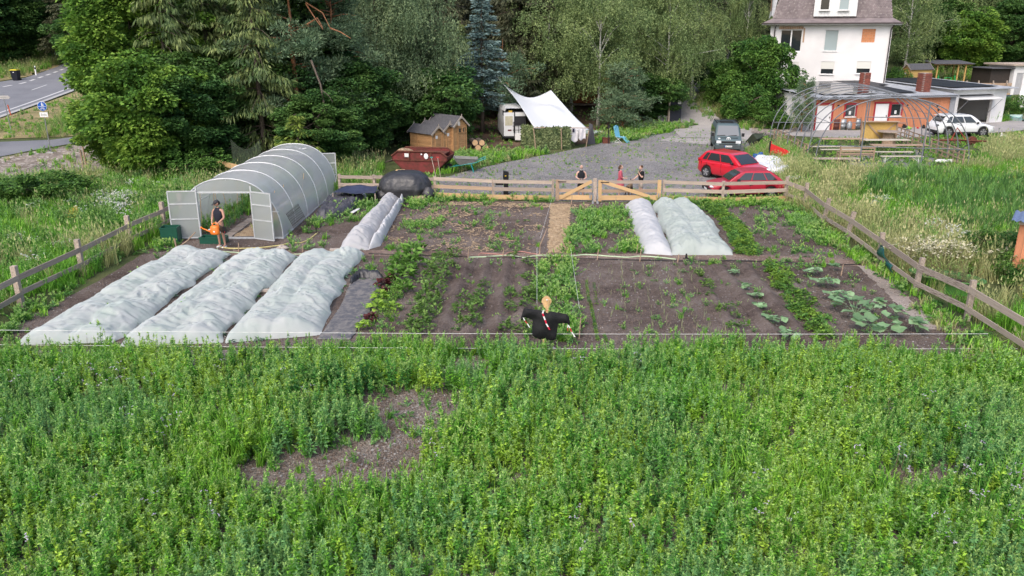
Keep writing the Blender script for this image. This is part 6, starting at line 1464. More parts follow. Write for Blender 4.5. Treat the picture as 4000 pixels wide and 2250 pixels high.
for k, (dx_, z, lb) in enumerate(((0, .52, 'upper left log of the small log pile beside the sheds'), (.46, .52, 'upper right log of the small log pile beside the sheds'), (.2, .19, 'lower left log of the small log pile'), (.72, .20, 'lower right log of the small log pile'), (1.0, .6, 'thin dark log lying on the right of the log pile'))):
    if k == 4: continue
    t = thing('log', lb, 'log', (c0.x+dx_-.1, c0.y, z), R(14)); b = MB(); b.cyl((0, 0, 0), (0, 1.3, 0), .22, .2, 14); b.build('bark', BARK, t, smooth=False); b = MB(); b.cyl((0, -.012, 0), (0, .0, 0), .19, .19, 14); b.build('cut_end', END, t)
# orange cabin in the trees
cA = XG(2242, 79, None); t = thing('orange_cabin', 'orange brown wooden cabin hidden behind the birches', 'cabin', (cA.x, cA.y, cA.z-.1), .0)
CAB = mat('cabin_board', (.42, .13, .055), c2=(.28, .08, .035), rough=.8, stretch=(3, 3, .5), scale=3)
b = MB(); b.box((2.6, 1.5, 1.75), (5.2, 3, 2.7)); b.build('wall', CAB, t); b = MB(); b.box((2.6, 1.5, 3.15), (5.8, 3.8, .12), (.06, 0, 0)); b.build('roof', FELT, t)
for z in (.6, 1.15, 1.7, 2.25): bx('board', t, (2.6, -.02, z+.2), (5.2, .03, .5), CAB)
bx('deck', t, (2.6, -.5, .33), (5.6, 1.1, .1), WOOD_GREY); window(t, 2.0, 1.3, 2.7, 2.2, -.06)
# ---- playhouse, pergola, white shed, hut
YELW = mat('honey_wood', (.58, .38, .14), c2=(.46, .28, .10), rough=.7, stretch=(.6, .6, 5), scale=2, rnd=.12)
p0 = XG(3520, 86.5)
shed('small honey coloured playhouse shed right of the white house', (p0.x, p0.y, p0.z-.1), 1.0, 2.9, 1.85, 2.3, R(-68), windows=0, name='playhouse', wood=YELW)
p0 = XG(3652, 87)
t = thing('pergola', 'open wooden carport with black roof beside the playhouse', 'pergola', (p0.x, p0.y, p0.z-.1))
for x, y in ((0, 0), (2.1, -.2), (2.85, -.25), (0, 2.2), (2.9, 2.2)): bx('post', t, (x, y, 1.05), (.12, .12, 2.1), YELW)
bx('beam', t, (1.5, -.2, 2.12), (4.0, .1, .16), YELW); bx('beam', t, (1.5, 2.2, 2.12), (4.0, .1, .16), YELW)
b = MB(); b.box((1.5, 1.0, 2.3), (4.2, 3.2, .06), (.08, 0, 0)); b.build('roof', FELT, t)
p0 = XG(3690, 85.5); t = thing('play_frame', 'green tubular play frame with a seat under the pergola', 'play frame', p0); GR = mat('bright_green_paint', (.03, .35, .10), rough=.4)
b = MB(); b.tube([(-.9, 0, 1.4), (-.6, 0, 0)], .07, 6).tube([(1.2, 0, 0), (.8, 0, 1.4)], .07, 6); b.build('frame', GR, t); b = MB(); b.tube([(-.5, -.2, 0), (-.25, -.2, 1.2), (.35, -.2, 1.2), (.6, -.2, 0)], .05, 6); b.build('hoop', GR, t); b = MB(); b.ell((0, -.3, .6), (.3, .2, .3)); b.build('seat', WHITE, t)
for k, (u, Y, zz, L, lb) in enumerate(((3755, 84, 1.05, 5.0, 'upper rough rail of the paddock behind the garage'), (3760, 83.5, .25, 4.8, 'lower rough rail of the paddock behind the garage'))):
    p0 = XG(u, Y); t = thing('paddock_rail', lb, 'fence', p0); bx('rail', t, (L/2, 0, zz), (L, .05, .28), WOOD_MID)
    for x in (.3, 1.5, 3.0, 4.4): bx('post', t, (x, .1 if k else -.1, .7), (.1, .1, 1.5-.1*k), WOOD_GREY)
p0 = XG(3945, 84); t = thing('white_shed', 'white flat roofed shed with grey door at the right picture edge', 'shed', p0, .1)
wb = holewall(0, 4, -.3, 2.9, [(.35, 0, 1.1, 2.2)], .1); wb.add([(0, 0, -.3), (0, 4, -.3), (0, 4, 2.9), (0, 0, 2.9)], [(0, 1, 2, 3)]); wb.build('wall', STUCCO, t); bx('door', t, (.72, .08, 1.1), (.73, .05, 2.2), mat('grey_door', (.4, .4, .42))); bx('roof', t, (1.9, 1.9, 3.0), (4.8, 4.6, .16), WOOD_GREY)
b = MB(); b.box((-1.1, 2, 1.3), (2.1, 3, 2.6)); b.build('lean_to', mat('dark_shed', (.05, .04, .035)), t); bx('lean_to_roof', t, (-1.2, 1.8, 2.65), (2.6, 3.6, .08), FELT)
p0 = G(3895, 335); 
for k, (dx_, s, m, lb) in enumerate(((0, (1.1, .6, .5), STEEL, 'grey metal trough beside the white shed'), (.9, (.5, .4, .7), mat('blue_plastic', (.03, .06, .28)), 'blue plastic crate beside the white shed'), (-.9, (.5, .4, .35), WHITE, 'white bucket like box left of the metal trough'))):
    q = XG(3895+dx_*38, 82); t = thing('yard_box', lb, 'box', q); bx('body', t, (0, 0, s[2]/2), s, m); bx('rim', t, (0, 0, s[2]+.02), (s[0]+.06, s[1]+.06, .04), m)
b = MB(); b.add([(0, 0, 0), (.9, -.1, 0), (.75, .2, 1.9), (.5, .3, 2.0)], [(0, 1, 2, 3)]); o = b.build('white_sheet', WHITE, None, XG(3965, 80.5)); solid(o, .03); props(o, 'pale sheet leaning against the white shed wall', 'sheet')
# orange hut with blue roof at right edge
p0 = XG(3940, 24.6, 0); t = thing('orange_hut', 'small orange boarded hut with blue corrugated roof, cut by the right edge', 'hut', p0, -.60)
for k in range(12): bx('board', t, (.085+k*.17, 0, 1.0), (.16, .03, 1.95), ORANGEW)
for k in range(9): bx('board', t, (0, .085+k*.17, 1.0), (.03, .16, 1.95), ORANGEW)
b = MB(); b.box((1.0, .8, .98), (1.96, 1.52, 1.9)); b.build('inner_wall', WOOD_MID, t); corrugated('roof', t, -.25, 2.3, -.35, 2.12, 1.9, 2.02, m=mat('blue_sheet', (.20, .26, .42), c2=(.15, .2, .33), rough=.5, metal=.2))
bx('rafter', t, (1, -.1, 2.02), (2.1, .1, .1), WOOD_GREY)

# ================================================================== ROADSIDE
def sign_pole(name, label, p, h, parts, r=.03, lean=0):
    t = thing(name, label, 'road sign', p); b = MB(); b.cyl((0, 0, 0), (lean, 0, h), r, n=8); b.build('pole', STEEL, t); b = MB(); b.box((0, 0, .03), (.45, .35, .06)); b.build('foot', mat('concrete', (.4, .4, .4)), t); parts(t); return t
SIGNBLUE = mat('sign_blue', (.01, .10, .45), rough=.35); YELS = mat('sign_yellow', (.80, .55, .02), rough=.4)
def disc(t, name, z, r, m, y): b = MB(); b.cyl((0, y, z), (0, y+.012, z), r, n=28); return b.build(name, m, t)
def text(s, size, m, parent, loc, name='lettering', cx=True):
    c = bpy.data.curves.new('lettering', 'FONT'); c.body = s; c.size = size; c.extrude = .002; c.align_x = 'CENTER' if cx else 'LEFT'; c.align_y = 'CENTER'
    o = bpy.data.objects.new(name, c); C.objects.link(o); dg = bpy.context.evaluated_depsgraph_get(); me = bpy.data.meshes.new_from_object(o.evaluated_get(dg)); bpy.data.objects.remove(o)
    me.materials.clear(); me.materials.append(m); return put(name, me, parent, loc, (math.pi/2, 0, 0))
def s_blue(t):
    disc(t, 'white_rim', 2.98, .30, WHITE, -.05); d = disc(t, 'blue_disc', 2.98, .28, SIGNBLUE, -.064)
    b = MB(); b.box((0, -.07, 2.97), (.5, .006, .02)); b.build('divider', WHITE, d)
    b = MB(); b.ell((0, -.07, 3.2), (.025, .004, .03), 8, 5); b.prism([(-.03, 3.04), (.03, 3.04), (.035, 3.17), (-.035, 3.17)], -.072, -.068).prism([(-.05, 3.0), (-.02, 3.0), (0, 3.05), (-.02, 3.06)], -.072, -.068).prism([(.02, 3.0), (.05, 3.0), (.03, 3.06), (0, 3.05)], -.072, -.068)
    b.ell((.075, -.07, 3.13), (.02, .004, .022), 8, 5); b.prism([(.055, 3.0), (.095, 3.0), (.1, 3.1), (.055, 3.1)], -.072, -.068); b.build('pedestrians', WHITE, d)
    b = MB()
    for x in (-.09, .09): b.tube([(x+.055*math.cos(a), -.07, 2.82+.055*math.sin(a)) for a in np.linspace(0, 6.2832, 13)], .009, 4)
    b.tube([(-.09, -.07, 2.82), (-.03, -.07, 2.90), (.06, -.07, 2.90), (.09, -.07, 2.82)], .009, 4); b.tube([(-.03, -.07, 2.9), (0, -.07, 2.82), (.06, -.07, 2.90)], .009, 4); b.build('bicycle', WHITE, d)
    o = MB(); o.box((.02, -.06, 2.46), (.52, .012, .30)); o = o.build('plate', WHITE, t); text('Ende', .19, BLACK, o, (.02, -.068, 2.45))
sign_pole('path_sign', 'round blue footpath and cycle sign with a white plate reading Ende', G(199, 598), 3.25, s_blue)
def s_yel(t):
    b = MB(); b.prism([(-.85, 2.15), (.65, 2.15), (.85, 2.35), (.65, 2.55), (-.85, 2.55)], -.05, -.02); o = b.build('arrow_board', YELS, t); [bx('faint_lettering', o, (-.62+.13*k, -.053, 2.34), (.09, .004, .07+.02*(k % 3)), mat('faint_print', (.45, .33, .03))) for k in range(8) if k != 4]; [bx('white_edge', o, c, s, WHITE) for c, s in (((-.1, -.045, 2.57), (1.5, .03, .035)), ((-.1, -.045, 2.13), (1.5, .03, .035)), ((-.87, -.045, 2.35), (.035, .03, .47)))]; bx('second_pole', t, (-.3, .02, 1.2), (.05, .05, 2.4), STEEL)
p = G(218, 238); sign_pole('direction_sign', 'yellow arrow shaped direction sign on the slope across the road', p, 2.5, lambda t: None if False else s_yel(t)); 
def s_grey(t):
    b = MB(); b.prism([(-.85, 2.4), (.25, 2.4), (.42, 2.52), (.25, 2.64), (-.85, 2.64)], -.06, -.035); o = b.build('arrow_board', mat('sign_grey_face', (.45, .43, .42)), t); [bx('faint_lettering', o, (-.62+.09*k, -.063, 2.52), (.07, .004, .04), mat('grey_letter', (.3, .3, .3))) for k in range(9) if k != 3]
sign_pole('hiking_sign', 'slim grey arrow shaped path sign at the left picture edge', G(46, 520), 2.75, s_grey, .03, -.12)
t = thing('marker_post', 'slanted orange marker post beside the road kerb', 'post', G(43, 452)); b = MB(); b.tube([(0, 0, 0), (-.1, 0, .85)], .045, 6); b.build('post', mat('orange_post', (.6, .12, .05)), t)
t = thing('reflector_post', 'white roadside reflector post with a black band', 'post', G(142, 296)); b = MB(); b.prism([(-.06, 0), (.06, 0), (.05, 1.02), (-.05, .95)], -.05, .05); b.build('post', WHITE, t); b = MB(); b.prism([(-.062, .70), (.062, .64), (.062, .84), (-.062, .90)], -.053, .053); b.build('black_band', BLACK, t)
def bin_():
    t = thing('wheelie_bin', 'black wheelie bin with yellow lid standing at the roadside', 'bin', G(66, 316)); NAVY = mat('bin_plastic', (.012, .014, .025), rough=.45)
    b = MB(); v = [(-.24, -.27, .05), (.24, -.27, .05), (.24, .25, .05), (-.24, .25, .05), (-.34, -.36, 1.02), (.34, -.36, 1.02), (.34, .34, 1.02), (-.34, .34, 1.02)]; b.add(v, [(0, 1, 2, 3), (4, 5, 6, 7), (0, 1, 5, 4), (1, 2, 6, 5), (2, 3, 7, 6), (3, 0, 4, 7)]); b.build('body', NAVY, t)
    b = MB(); b.box((0, 0, 1.06), (.74, .76, .06)).box((0, -.02, 1.1), (.6, .55, .05)); b.build('lid', mat('lid_yellow', (.65, .55, .05)), t); b = MB(); b.cyl((-.3, .3, .12), (.3, .3, .12), .1, n=10); b.build('wheel', RUBBER, t); bx('sticker', t, (0, -.345, .85), (.12, .01, .07), PAPER)
bin_()
for k, (u, v, h, lb) in enumerate(((215+118, 690, 1.5, 'thin wooden post in the green below the maples'), (338, 655, 1.6, 'round wooden post at the edge of the earth bank'), (253, 700, .8, 'short wooden post on the earth bank'), (345, 505, 2.6, 'tall thin pole beside the maple at the verge'), (1000, 640, 1.5, 'wooden stake left behind the polytunnel'))):
    b = MB(); b.cyl((0, 0, 0), (-.03, 0, h), .05, n=7); props(b.build('post', WOOD_MID, None, G(u, v)), lb, 'post')
b = MB(); b.beam(AT(845, 632, 43.5), AT(950, 660, 42.5), .05, .28); props(b.build('board', WOOD_NEW), 'long orange brown board leaning behind the left tunnel wall', 'board')
# netting behind the tunnel
V = []; n = 12
for j in range(4):
    for i in range(n):
        s = i/(n-1); p = AT(905+115*s, 590, 43.2); V.append((p.x, p.y, 2.25-.55*math.sin(math.pi*s)**1-.45*j*(1-.2*math.sin(math.pi*s))))
o = put('hanging_net', mesh('hanging_net', V, [(j*n+i, j*n+i+1, (j+1)*n+i+1, (j+1)*n+i) for j in range(3) for i in range(n-1)], sheer('green_mesh', (.10, .13, .09), alpha=.5))); props(o, 'sagging greenish net hung behind the polytunnel', 'net')
# ================================================================== VEHICLES
GLC = glass('car_glass', (.03, .035, .04), rough=.08); LAMPW = mat('lamp_glass', (.7, .72, .74), rough=.15, spec=.6); TAIL = mat('tail_lamp', (.45, .01, .01), rough=.25, spec=.6)
DARKTRIM = mat('dark_trim', (.02, .02, .022), rough=.6); RIM = mat('alloy', (.5, .5, .52), rough=.35, metal=.5)
def wheel(t, x, y, r, s, rim=RIM, spokes=5, rimr=.66):
    o = MB(); o.cyl((x, y-s*.11, r), (x, y+s*.09, r), r, n=24); o = o.build('tyre', RUBBER, t)
    b = MB(); b.cyl((x, y+s*.085, r), (x, y+s*.10, r), r*rimr, n=18); b.build('rim_dish', mat('rim_dark', (.10, .10, .11), rough=.4), o)
    b = MB()
    for k in range(spokes):
        a = 6.2832*k/spokes+.3; b.box((x+math.cos(a)*r*rimr*.5, y+s*.108, r+math.sin(a)*r*rimr*.5), (r*rimr*.98, .02, r*.17), (0, -a, 0))
    b.cyl((x, y+s*.10, r), (x, y+s*.118, r), r*.16, n=10); b.build('rim', rim, o); return o
def car(name, label, cat, P, rz, L, W, paint, top, belt, zb, cab, wx, wr, sc_=1.0, roofh=None, front=None, tum=.13, rims=5, rimm=RIM, side_splits=(.5,), rearglass=True):
    """top: list of (x, z) along the lower body deck from rear to front; cab=(xb0,xb1,xt0,xt1,ztop) greenhouse"""
    t = thing(name, label, cat, P, rz); t.scale = (sc_,)*3; hw = W/2; N = 60; V = []; xs = np.linspace(-L/2, L/2, N)
    tx = [p[0] for p in top]; tz = [p[1] for p in top]; K = 11
    for x in xs:
        zt = float(np.interp(x, tx, tz)); e = min((x+L/2), (L/2-x)); hx = hw*(1-.16*max(0, 1-e/.45)**2); z0 = zb+.10*max(0, 1-e/.35)
        for cx in wx:
            if abs(x-cx) < wr+.06: z0 = max(z0, wr+math.sqrt((wr+.06)**2-(x-cx)**2))
        z0 = min(z0, zt-.08); zm = z0+(zt-z0)*.55
        ring = [(0, z0), (hx*.9, z0), (hx*.985, z0+(zt-z0)*.12), (hx, zm), (hx*.985, zt-.10 if zt-.1 > zm else zm+.01), (hx*.93, zt-.02), (hx*.7, zt+.012), (0, zt+.02)]
        V += [(x, y, z) for y, z in ring]+[(x, -y, z) for y, z in ring[-2:0:-1]]
    M_ = 14; f = [(i*M_+k, i*M_+(k+1) % M_, (i+1)*M_+(k+1) % M_, (i+1)*M_+k) for i in range(N-1) for k in range(M_)]+[tuple(range(M_)), tuple((N-1)*M_+k for k in range(M_))]
    me = mesh('body', V, f, paint, True); bm = bmesh.new(); bm.from_mesh(me); bmesh.ops.recalc_face_normals(bm, faces=bm.faces); bm.to_mesh(me); bm.free(); put('body', me, t)
    xb0, xb1, xt0, xt1, zt = cab; y0, y1 = hw*.96, hw*.96-tum; zb_ = belt-.02
    def sec(s):    # cabin ring at height fraction s with slight bulge
        bl = .06*math.sin(math.pi*min(1, s)); return (xb0+(xt0-xb0)*s-bl*.4, xb1+(xt1-xb1)*s+bl, y0+(y1-y0)*s+bl*.25, zb_+(zt-zb_)*s)
    V = []; S = [0, .25, .5, .75, .93, 1.0]
    for s in S:
        a, b_, y, z = sec(s); 
        if s == 1: a += .10; b_ -= .10; y -= .06; z += .03
        V += [(a, y, z), (a, -y, z), (b_, -y, z), (b_, y, z)]
    n = len(S); f = [(i*4+k, i*4+(k+1) % 4, (i+1)*4+(k+1) % 4, (i+1)*4+k) for i in range(n-1) for k in range(4)]+[tuple((n-1)*4+k for k in range(4))]
    me = mesh('cabin', V, f, paint); o = put('cabin', me, t); bv = o.modifiers.new('b', 'BEVEL'); bv.width = .07; bv.segments = 3; bv.limit_method = 'ANGLE'; bv.angle_limit = .5; me.polygons.foreach_set('use_smooth', [True]*len(me.polygons)); wn = o.modifiers.new('w', 'WEIGHTED_NORMAL'); wn.keep_sharp = False
    def pane(nm, face, u0, u1, s0, s1, off=.012, m=GLC):
        n_ = 5; V = []
        for j in range(n_):
            s = s0+(s1-s0)*j/(n_-1); a, b_, y, z = sec(s)
            for i in range(2):
                u = (u0, u1)[i]
                if callable(u): u = u(s)
                if face == 'F': V.append((b_+off+.03, y*(2*u-1)*.96, z))
                if face == 'R': V.append((a-off-.03, y*(2*u-1)*.96, z))
                if face == 'S+': V.append((a+(b_-a)*u, y+off, z))
                if face == 'S-': V.append((a+(b_-a)*u, -y-off, z))
        o = put(nm, mesh(nm, V, [(j*2, j*2+1, j*2+3, j*2+2) for j in range(n_-1)], m), t); return o
    pane('windscreen', 'F', .06, .94, .10, .90)
    if rearglass: pane('rear_window', 'R', .1, .9, .22, .86)
    cuts = [.09]+list(side_splits)+[.88]
    for fc in ('S+', 'S-'):
        for a, b_ in zip(cuts, cuts[1:]):
            pane('side_window', fc, a+.012, b_-.012, .12, .86)
    for s in (-1, 1):
        for c in [cuts[0]]+list(side_splits):
            xx = xb0+(xb1-xb0)*c+.05; bx('door_seam', t, (xx, s*hw*.985, (zb+belt)/2+.06), (.014, .03, belt-zb-.25), DARKTRIM)
    for s in (-1, 1):
        for cx in wx:
            wheel(t, cx, s*(hw-.09), wr, s, rimm, rims)
            b = MB(); b.tube([(cx+(wr+.03)*math.cos(a), s*(hw-.01), wr+(wr+.03)*math.sin(a)) for a in np.linspace(-.1, 3.24, 14)], .022, 4); b.build('arch_trim', DARKTRIM, t)
        o = MB(); o.ell((xb1-.45 if xb1 < L/2-.3 else xb1-.3, s*(hw+.09), belt+.06), (.09, .11, .08), 8, 6); o.build('mirror', DARKTRIM, t)
    b = MB(); b.box((0, 0, zb+.02), (L*.86, W*.8, .12)); b.build('underbody', DARKTRIM, t)
    return t
def pxpose(u0, v0, u1, v1):
    a, b_ = G(u0, v0), G(u1, v1); a.z = b_.z = 0; return (a+b_)/2, math.atan2(b_.y-a.y, b_.x-a.x), (a-b_).length
RED = mat('red_paint', (.58, .012, .03), c2=(.55, .012, .028), rough=.28, spec=.6, coat=.6, scale=.5)
RED2 = mat('dark_red_paint', (.40, .012, .035), c2=(.36, .012, .03), rough=.4, spec=.5, coat=.3, scale=.5)
# red hatchback, front towards the camera and right
t = car('red_hatchback', 'bright red hatchback with silver wheels, bonnet pointing to the right and towards the garden', 'car', G(2862, 700), R(-56), 3.95, 1.68, RED,
        [(-1.98, .55), (-1.93, .93), (-1.2, .98), (.6, .96), (1.2, .92), (1.75, .80), (1.95, .55)], .96, .22, (-1.92, 1.10, -1.42, .28, 1.46), (-1.22, 1.24), .31, 1.0, side_splits=(.22, .56))
for s in (-1, 1): b = MB(); b.ell((1.78, s*.62, .70), (.2, .16, .09), 10, 6); b.build('headlight', LAMPW, t); b = MB(); b.box((-1.93, s*.62, .92), (.08, .2, .2)); b.build('tail_light', TAIL, t)
bx('grille', t, (1.955, 0, .52), (.04, .9, .12), DARKTRIM); bx('number_plate', t, (1.985, 0, .40), (.02, .5, .11), PAPER)
for s in (-1, 1): bx('door_handle', t, (.15, s*.846, .80), (.16, .02, .03), RED); bx('door_handle', t, (-.75, s*.846, .82), (.16, .02, .03), RED)
# old red sedan, nose to the left
P_, rz_a, L_ = pxpose(3030, 775, 2768, 765)
t = car('red_saloon', 'older dark red five door car parked side-on behind the right part of the back fence', 'car', XG(2902, 38.95, 0), math.pi+.03, 4.0, 1.6, RED2,
        [(-2.0, .55), (-1.95, .88), (-1.5, .93), (.6, .90), (1.2, .84), (1.85, .70), (2.0, .5)], .92, .22, (-1.85, 1.02, -1.15, .28, 1.40), (-1.22, 1.22), .29, .93, side_splits=(.30, .60))
for s in (-1, 1):
    b = MB(); b.ell((1.86, s*.55, .60), (.14, .2, .075), 10, 6); b.build('headlight', LAMPW, t); b = MB(); b.box((-1.97, s*.6, .75), (.05, .25, .2)); b.build('tail_light', TAIL, t)
    bx('door_handle', t, (-.1, s*.838, .74), (.16, .02, .04), DARKTRIM); bx('door_handle', t, (-.95, s*.838, .76), (.16, .02, .04), DARKTRIM); bx('side_trim', t, (0, s*.842, .50), (2.2, .012, .06), RED2)
bx('bumper', t, (1.98, 0, .42), (.12, 1.5, .2), DARKTRIM); bx('bumper', t, (-1.98, 0, .42), (.12, 1.5, .2), DARKTRIM); bx('grille', t, (1.985, 0, .60), (.05, .6, .1), DARKTRIM)
bx('number_plate', t, (2.05, 0, .42), (.01, .5, .11), PAPER)
b = MB(); b.ell((0, 0, 0), (.16, .13, .12), 10, 7); props(b.build('helmet', mat('helmet_blue', (.35, .5, .62), c2=(.05, .15, .35), scale=8), None, XG(2893, 38.7, 0)+Vector((0, 0, .9))), 'pale blue helmet on the front seat of the older red car', 'helmet')
# white SUV side on, nose to the right
P_, rz_a, L_ = pxpose(3632, 516, 3858, 519)
t = car('white_suv', 'white sport utility car parked side-on in front of the garage, nose to the right', 'car', XG(3745, 62.8, 0), .03, 4.62, 1.85, mat('white_car_paint', (.72, .73, .75), c2=(.70, .71, .73), rough=.25, spec=.6, coat=.6, scale=.3),
        [(-2.3, .6), (-2.25, .98), (-1.9, 1.06), (.7, 1.02), (1.5, .98), (2.1, .82), (2.3, .55)], 1.03, .26, (-2.05, 1.22, -1.55, .35, 1.66), (-1.40, 1.36), .37, .98, side_splits=(.23, .58), rimm=mat('two_tone_alloy', (.35, .35, .36), metal=.4, rough=.35))
for s in (-1, 1):
    bx('lower_trim', t, (0, s*.915, .33), (2.1, .03, .12), DARKTRIM); b = MB(); b.box((-2.26, s*.7, .92), (.12, .35, .07)); b.build('tail_light', DARKTRIM, t); b = MB(); b.box((2.1, s*.75, .78), (.3, .2, .05)); b.build('headlight', LAMPW, t)
bx('rear_bumper', t, (-2.3, 0, .42), (.08, 1.6, .18), DARKTRIM); bx('number_plate', t, (-2.31, 0, .68), (.02, .5, .11), PAPER)
b = MB(); b.box((-1.75, 0, 1.60), (.35, 1.3, .04)); b.build('spoiler', mat('white_car_paint', (.72, .73, .75)), t)
# dark car up the drive
p0 = XG(2768, 85); t = car('dark_car', 'dark blue car seen from behind up the drive, half hidden by the bush', 'car', (p0.x, p0.y, terr1(p0.x, p0.y)+.05), R(75), 4.1, 1.75, mat('navy_paint', (.015, .018, .035), rough=.3, coat=.4),
        [(-2.05, .6), (-2.0, 1.0), (-1.4, 1.02), (.8, .98), (1.6, .85), (2.05, .6)], 1.0, .25, (-1.95, 1.1, -1.5, .35, 1.5), (-1.25, 1.25), .32)
for s in (-1, 1): b = MB(); b.box((-2.02, s*.6, .95), (.12, .4, .28)); b.build('tail_light', TAIL, t)
bx('number_plate', t, (-2.06, 0, .7), (.02, .5, .11), PAPER)
# blue grey camper van, front to the camera
def van_blue():
    pc = G(2866, 598); pc.z = 0; VP = mat('blue_grey_paint', (.095, .135, .145), c2=(.08, .115, .125), rough=.5, spec=.4, scale=.6)
    t = thing('camper_van', 'old blue grey camper van facing the camera with a white peace sign on its front', 'van', (pc.x-.1, pc.y+2.0, 0), R(-99)); t.scale = (.93,)*3
    hw, L = .92, 4.6; N = 50; V = []; xs = np.linspace(-L/2, L/2, N)
    for x in xs:
        zt = float(np.interp(x, [-2.3, -2.22, .85, 1.05, 1.72, 2.22, 2.3], [1.7, 1.90, 1.93, 1.88, 1.10, .92, .6])); e = L/2-abs(x); hx = hw*(1-.12*max(0, 1-e/.3)**2); z0 = .28
        for cx in (-1.42, 1.42):
            if abs(x-cx) < .38: z0 = max(z0, .32+math.sqrt(.38**2-(x-cx)**2))
        z0 = min(z0, zt-.1); zs_ = max(z0+.02, min(1.05, zt-.06)); up = max(0, (zt-1.05))/.88
        ring = [(0, z0), (hx*.95, z0), (hx, z0+.12), (hx, max(zs_-.02, z0+.13)), (hx-.05*up, max(z0+.14, zt-.35*up-.03)), (hx-.11*up-.03, max(z0+.15, zt-.06)), (hx-.22, zt), (0, zt+.02)]
        V += [(x, y, z) for y, z in ring]+[(x, -y, z) for y, z in ring[-2:0:-1]]
    M_ = 14; f = [(i*M_+k, i*M_+(k+1) % M_, (i+1)*M_+(k+1) % M_, (i+1)*M_+k) for i in range(N-1) for k in range(M_)]+[tuple(range(M_)), tuple((N-1)*M_+k for k in range(M_))]
    me = mesh('body', V, f, VP, True); bm = bmesh.new(); bm.from_mesh(me); bmesh.ops.recalc_face_normals(bm, faces=bm.faces); bm.to_mesh(me); bm.free(); put('body', me, t)
    def quad(nm, pts, m, par=t, th=.012): o = put(nm, mesh(nm, pts, [tuple(range(len(pts)))], m), par); return solid(o, th)
    WG = glass('van_glass', (.16, .17, .18), rough=.12)
    quad('windscreen', [(1.70, -.78, 1.16), (1.70, .78, 1.16), (1.13, .68, 1.83), (1.13, -.68, 1.83)], WG)
    for s in (-1, 1):
        quad('side_window', [(1.5, s*.928, 1.12), (.75, s*.93, 1.12), (.75, s*.88, 1.66), (1.08, s*.88, 1.66)], GLC); quad('side_window', [(.62, s*.93, 1.12), (-.5, s*.93, 1.12), (-.5, s*.88, 1.66), (.62, s*.88, 1.66)], GLC); quad('side_window', [(-.65, s*.93, 1.12), (-2.0, s*.93, 1.12), (-2.0, s*.88, 1.66), (-.65, s*.88, 1.66)], GLC)
        for cx in (-1.42, 1.42): wheel(t, cx, s*.83, .32, s, mat('steel_wheel', (.25, .25, .26)), 5)
        b = MB(); b.box((2.24, s*.68, .80), (.10, .34, .19)); b.build('headlight', LAMPW, t); b = MB(); b.box((2.22, s*.88, .80), (.10, .08, .17)); b.build('indicator', DARKTRIM, t)
        b = MB(); b.box((1.45, s*1.06, 1.22), (.08, .2, .24)); b.build('mirror', DARKTRIM, t); bx('wiper', t, (1.69, s*.4-.1, 1.19), (.03, .6, .03), DARKTRIM, rot=(.08, 0, 0))
    bx('grille', t, (2.285, 0, .79), (.03, .98, .13), DARKTRIM); bx('lower_grille', t, (2.30, 0, .64), (.02, 1.3, .05), DARKTRIM); bx('bumper', t, (2.30, 0, .46), (.16, 1.82, .26), mat('grey_bumper', (.07, .085, .09), rough=.7)); bx('vent', t, (1.93, 0, 1.045), (.05, 1.3, .03), DARKTRIM, rot=(0, .5, 0))
    bx('number_plate', t, (2.39, 0, .50), (.01, .52, .11), PAPER); [bx('plate_print', t, (2.397, -.16+.06*k, .50), (.004, .035, .06), mat('faint_grey', (.35, .35, .36))) for k in range(7) if k != 2]; bx('plate_strip', t, (2.393, -.235, .50), (.01, .05, .11), SIGNBLUE)
    b = MB(); c = (2.13, 0, .975); ang = .38
    b.tube([(2.125+.0*math.sin(a)-.12*math.sin(a)*.35, .12*math.cos(a), .985+.12*math.sin(a)) for a in np.linspace(0, 6.2832, 25)], .024, 5)
    b.tube([(2.125-.042, 0, 1.105), (2.125+.042, 0, .865)], .02, 5); 
    for s in (-1, 1): b.tube([(2.125, 0, .985), (2.125+.03, s*.085, .90)], .02, 5)
    b.build('peace_sign', WHITE, t); b = MB(); b.ell((2.10, -.64, 1.02), (.04, .09, .05), 10, 6); b.build('sticker', WHITE, t)
    b = MB(); b.box((-.2, 0, 1.97), (1.1, .9, .05)); b.build('roof_hatch', DARKTRIM, t)
    for x in (-1.5, -.8, .0, .7): b = MB(); b.box((x, 0, 2.03), (.06, 1.6, .035)); [b.box((x, s*.76, 1.98), (.06, .05, .1)) for s in (-1, 1)]; b.build('roof_bar', DARKTRIM, t)
    o = MB(); o.cyl((1.35, -.35, 1.28), (1.42, -.35, 1.31), .18, n=16); o.build('steering_wheel', DARKTRIM, t)
van_blue()
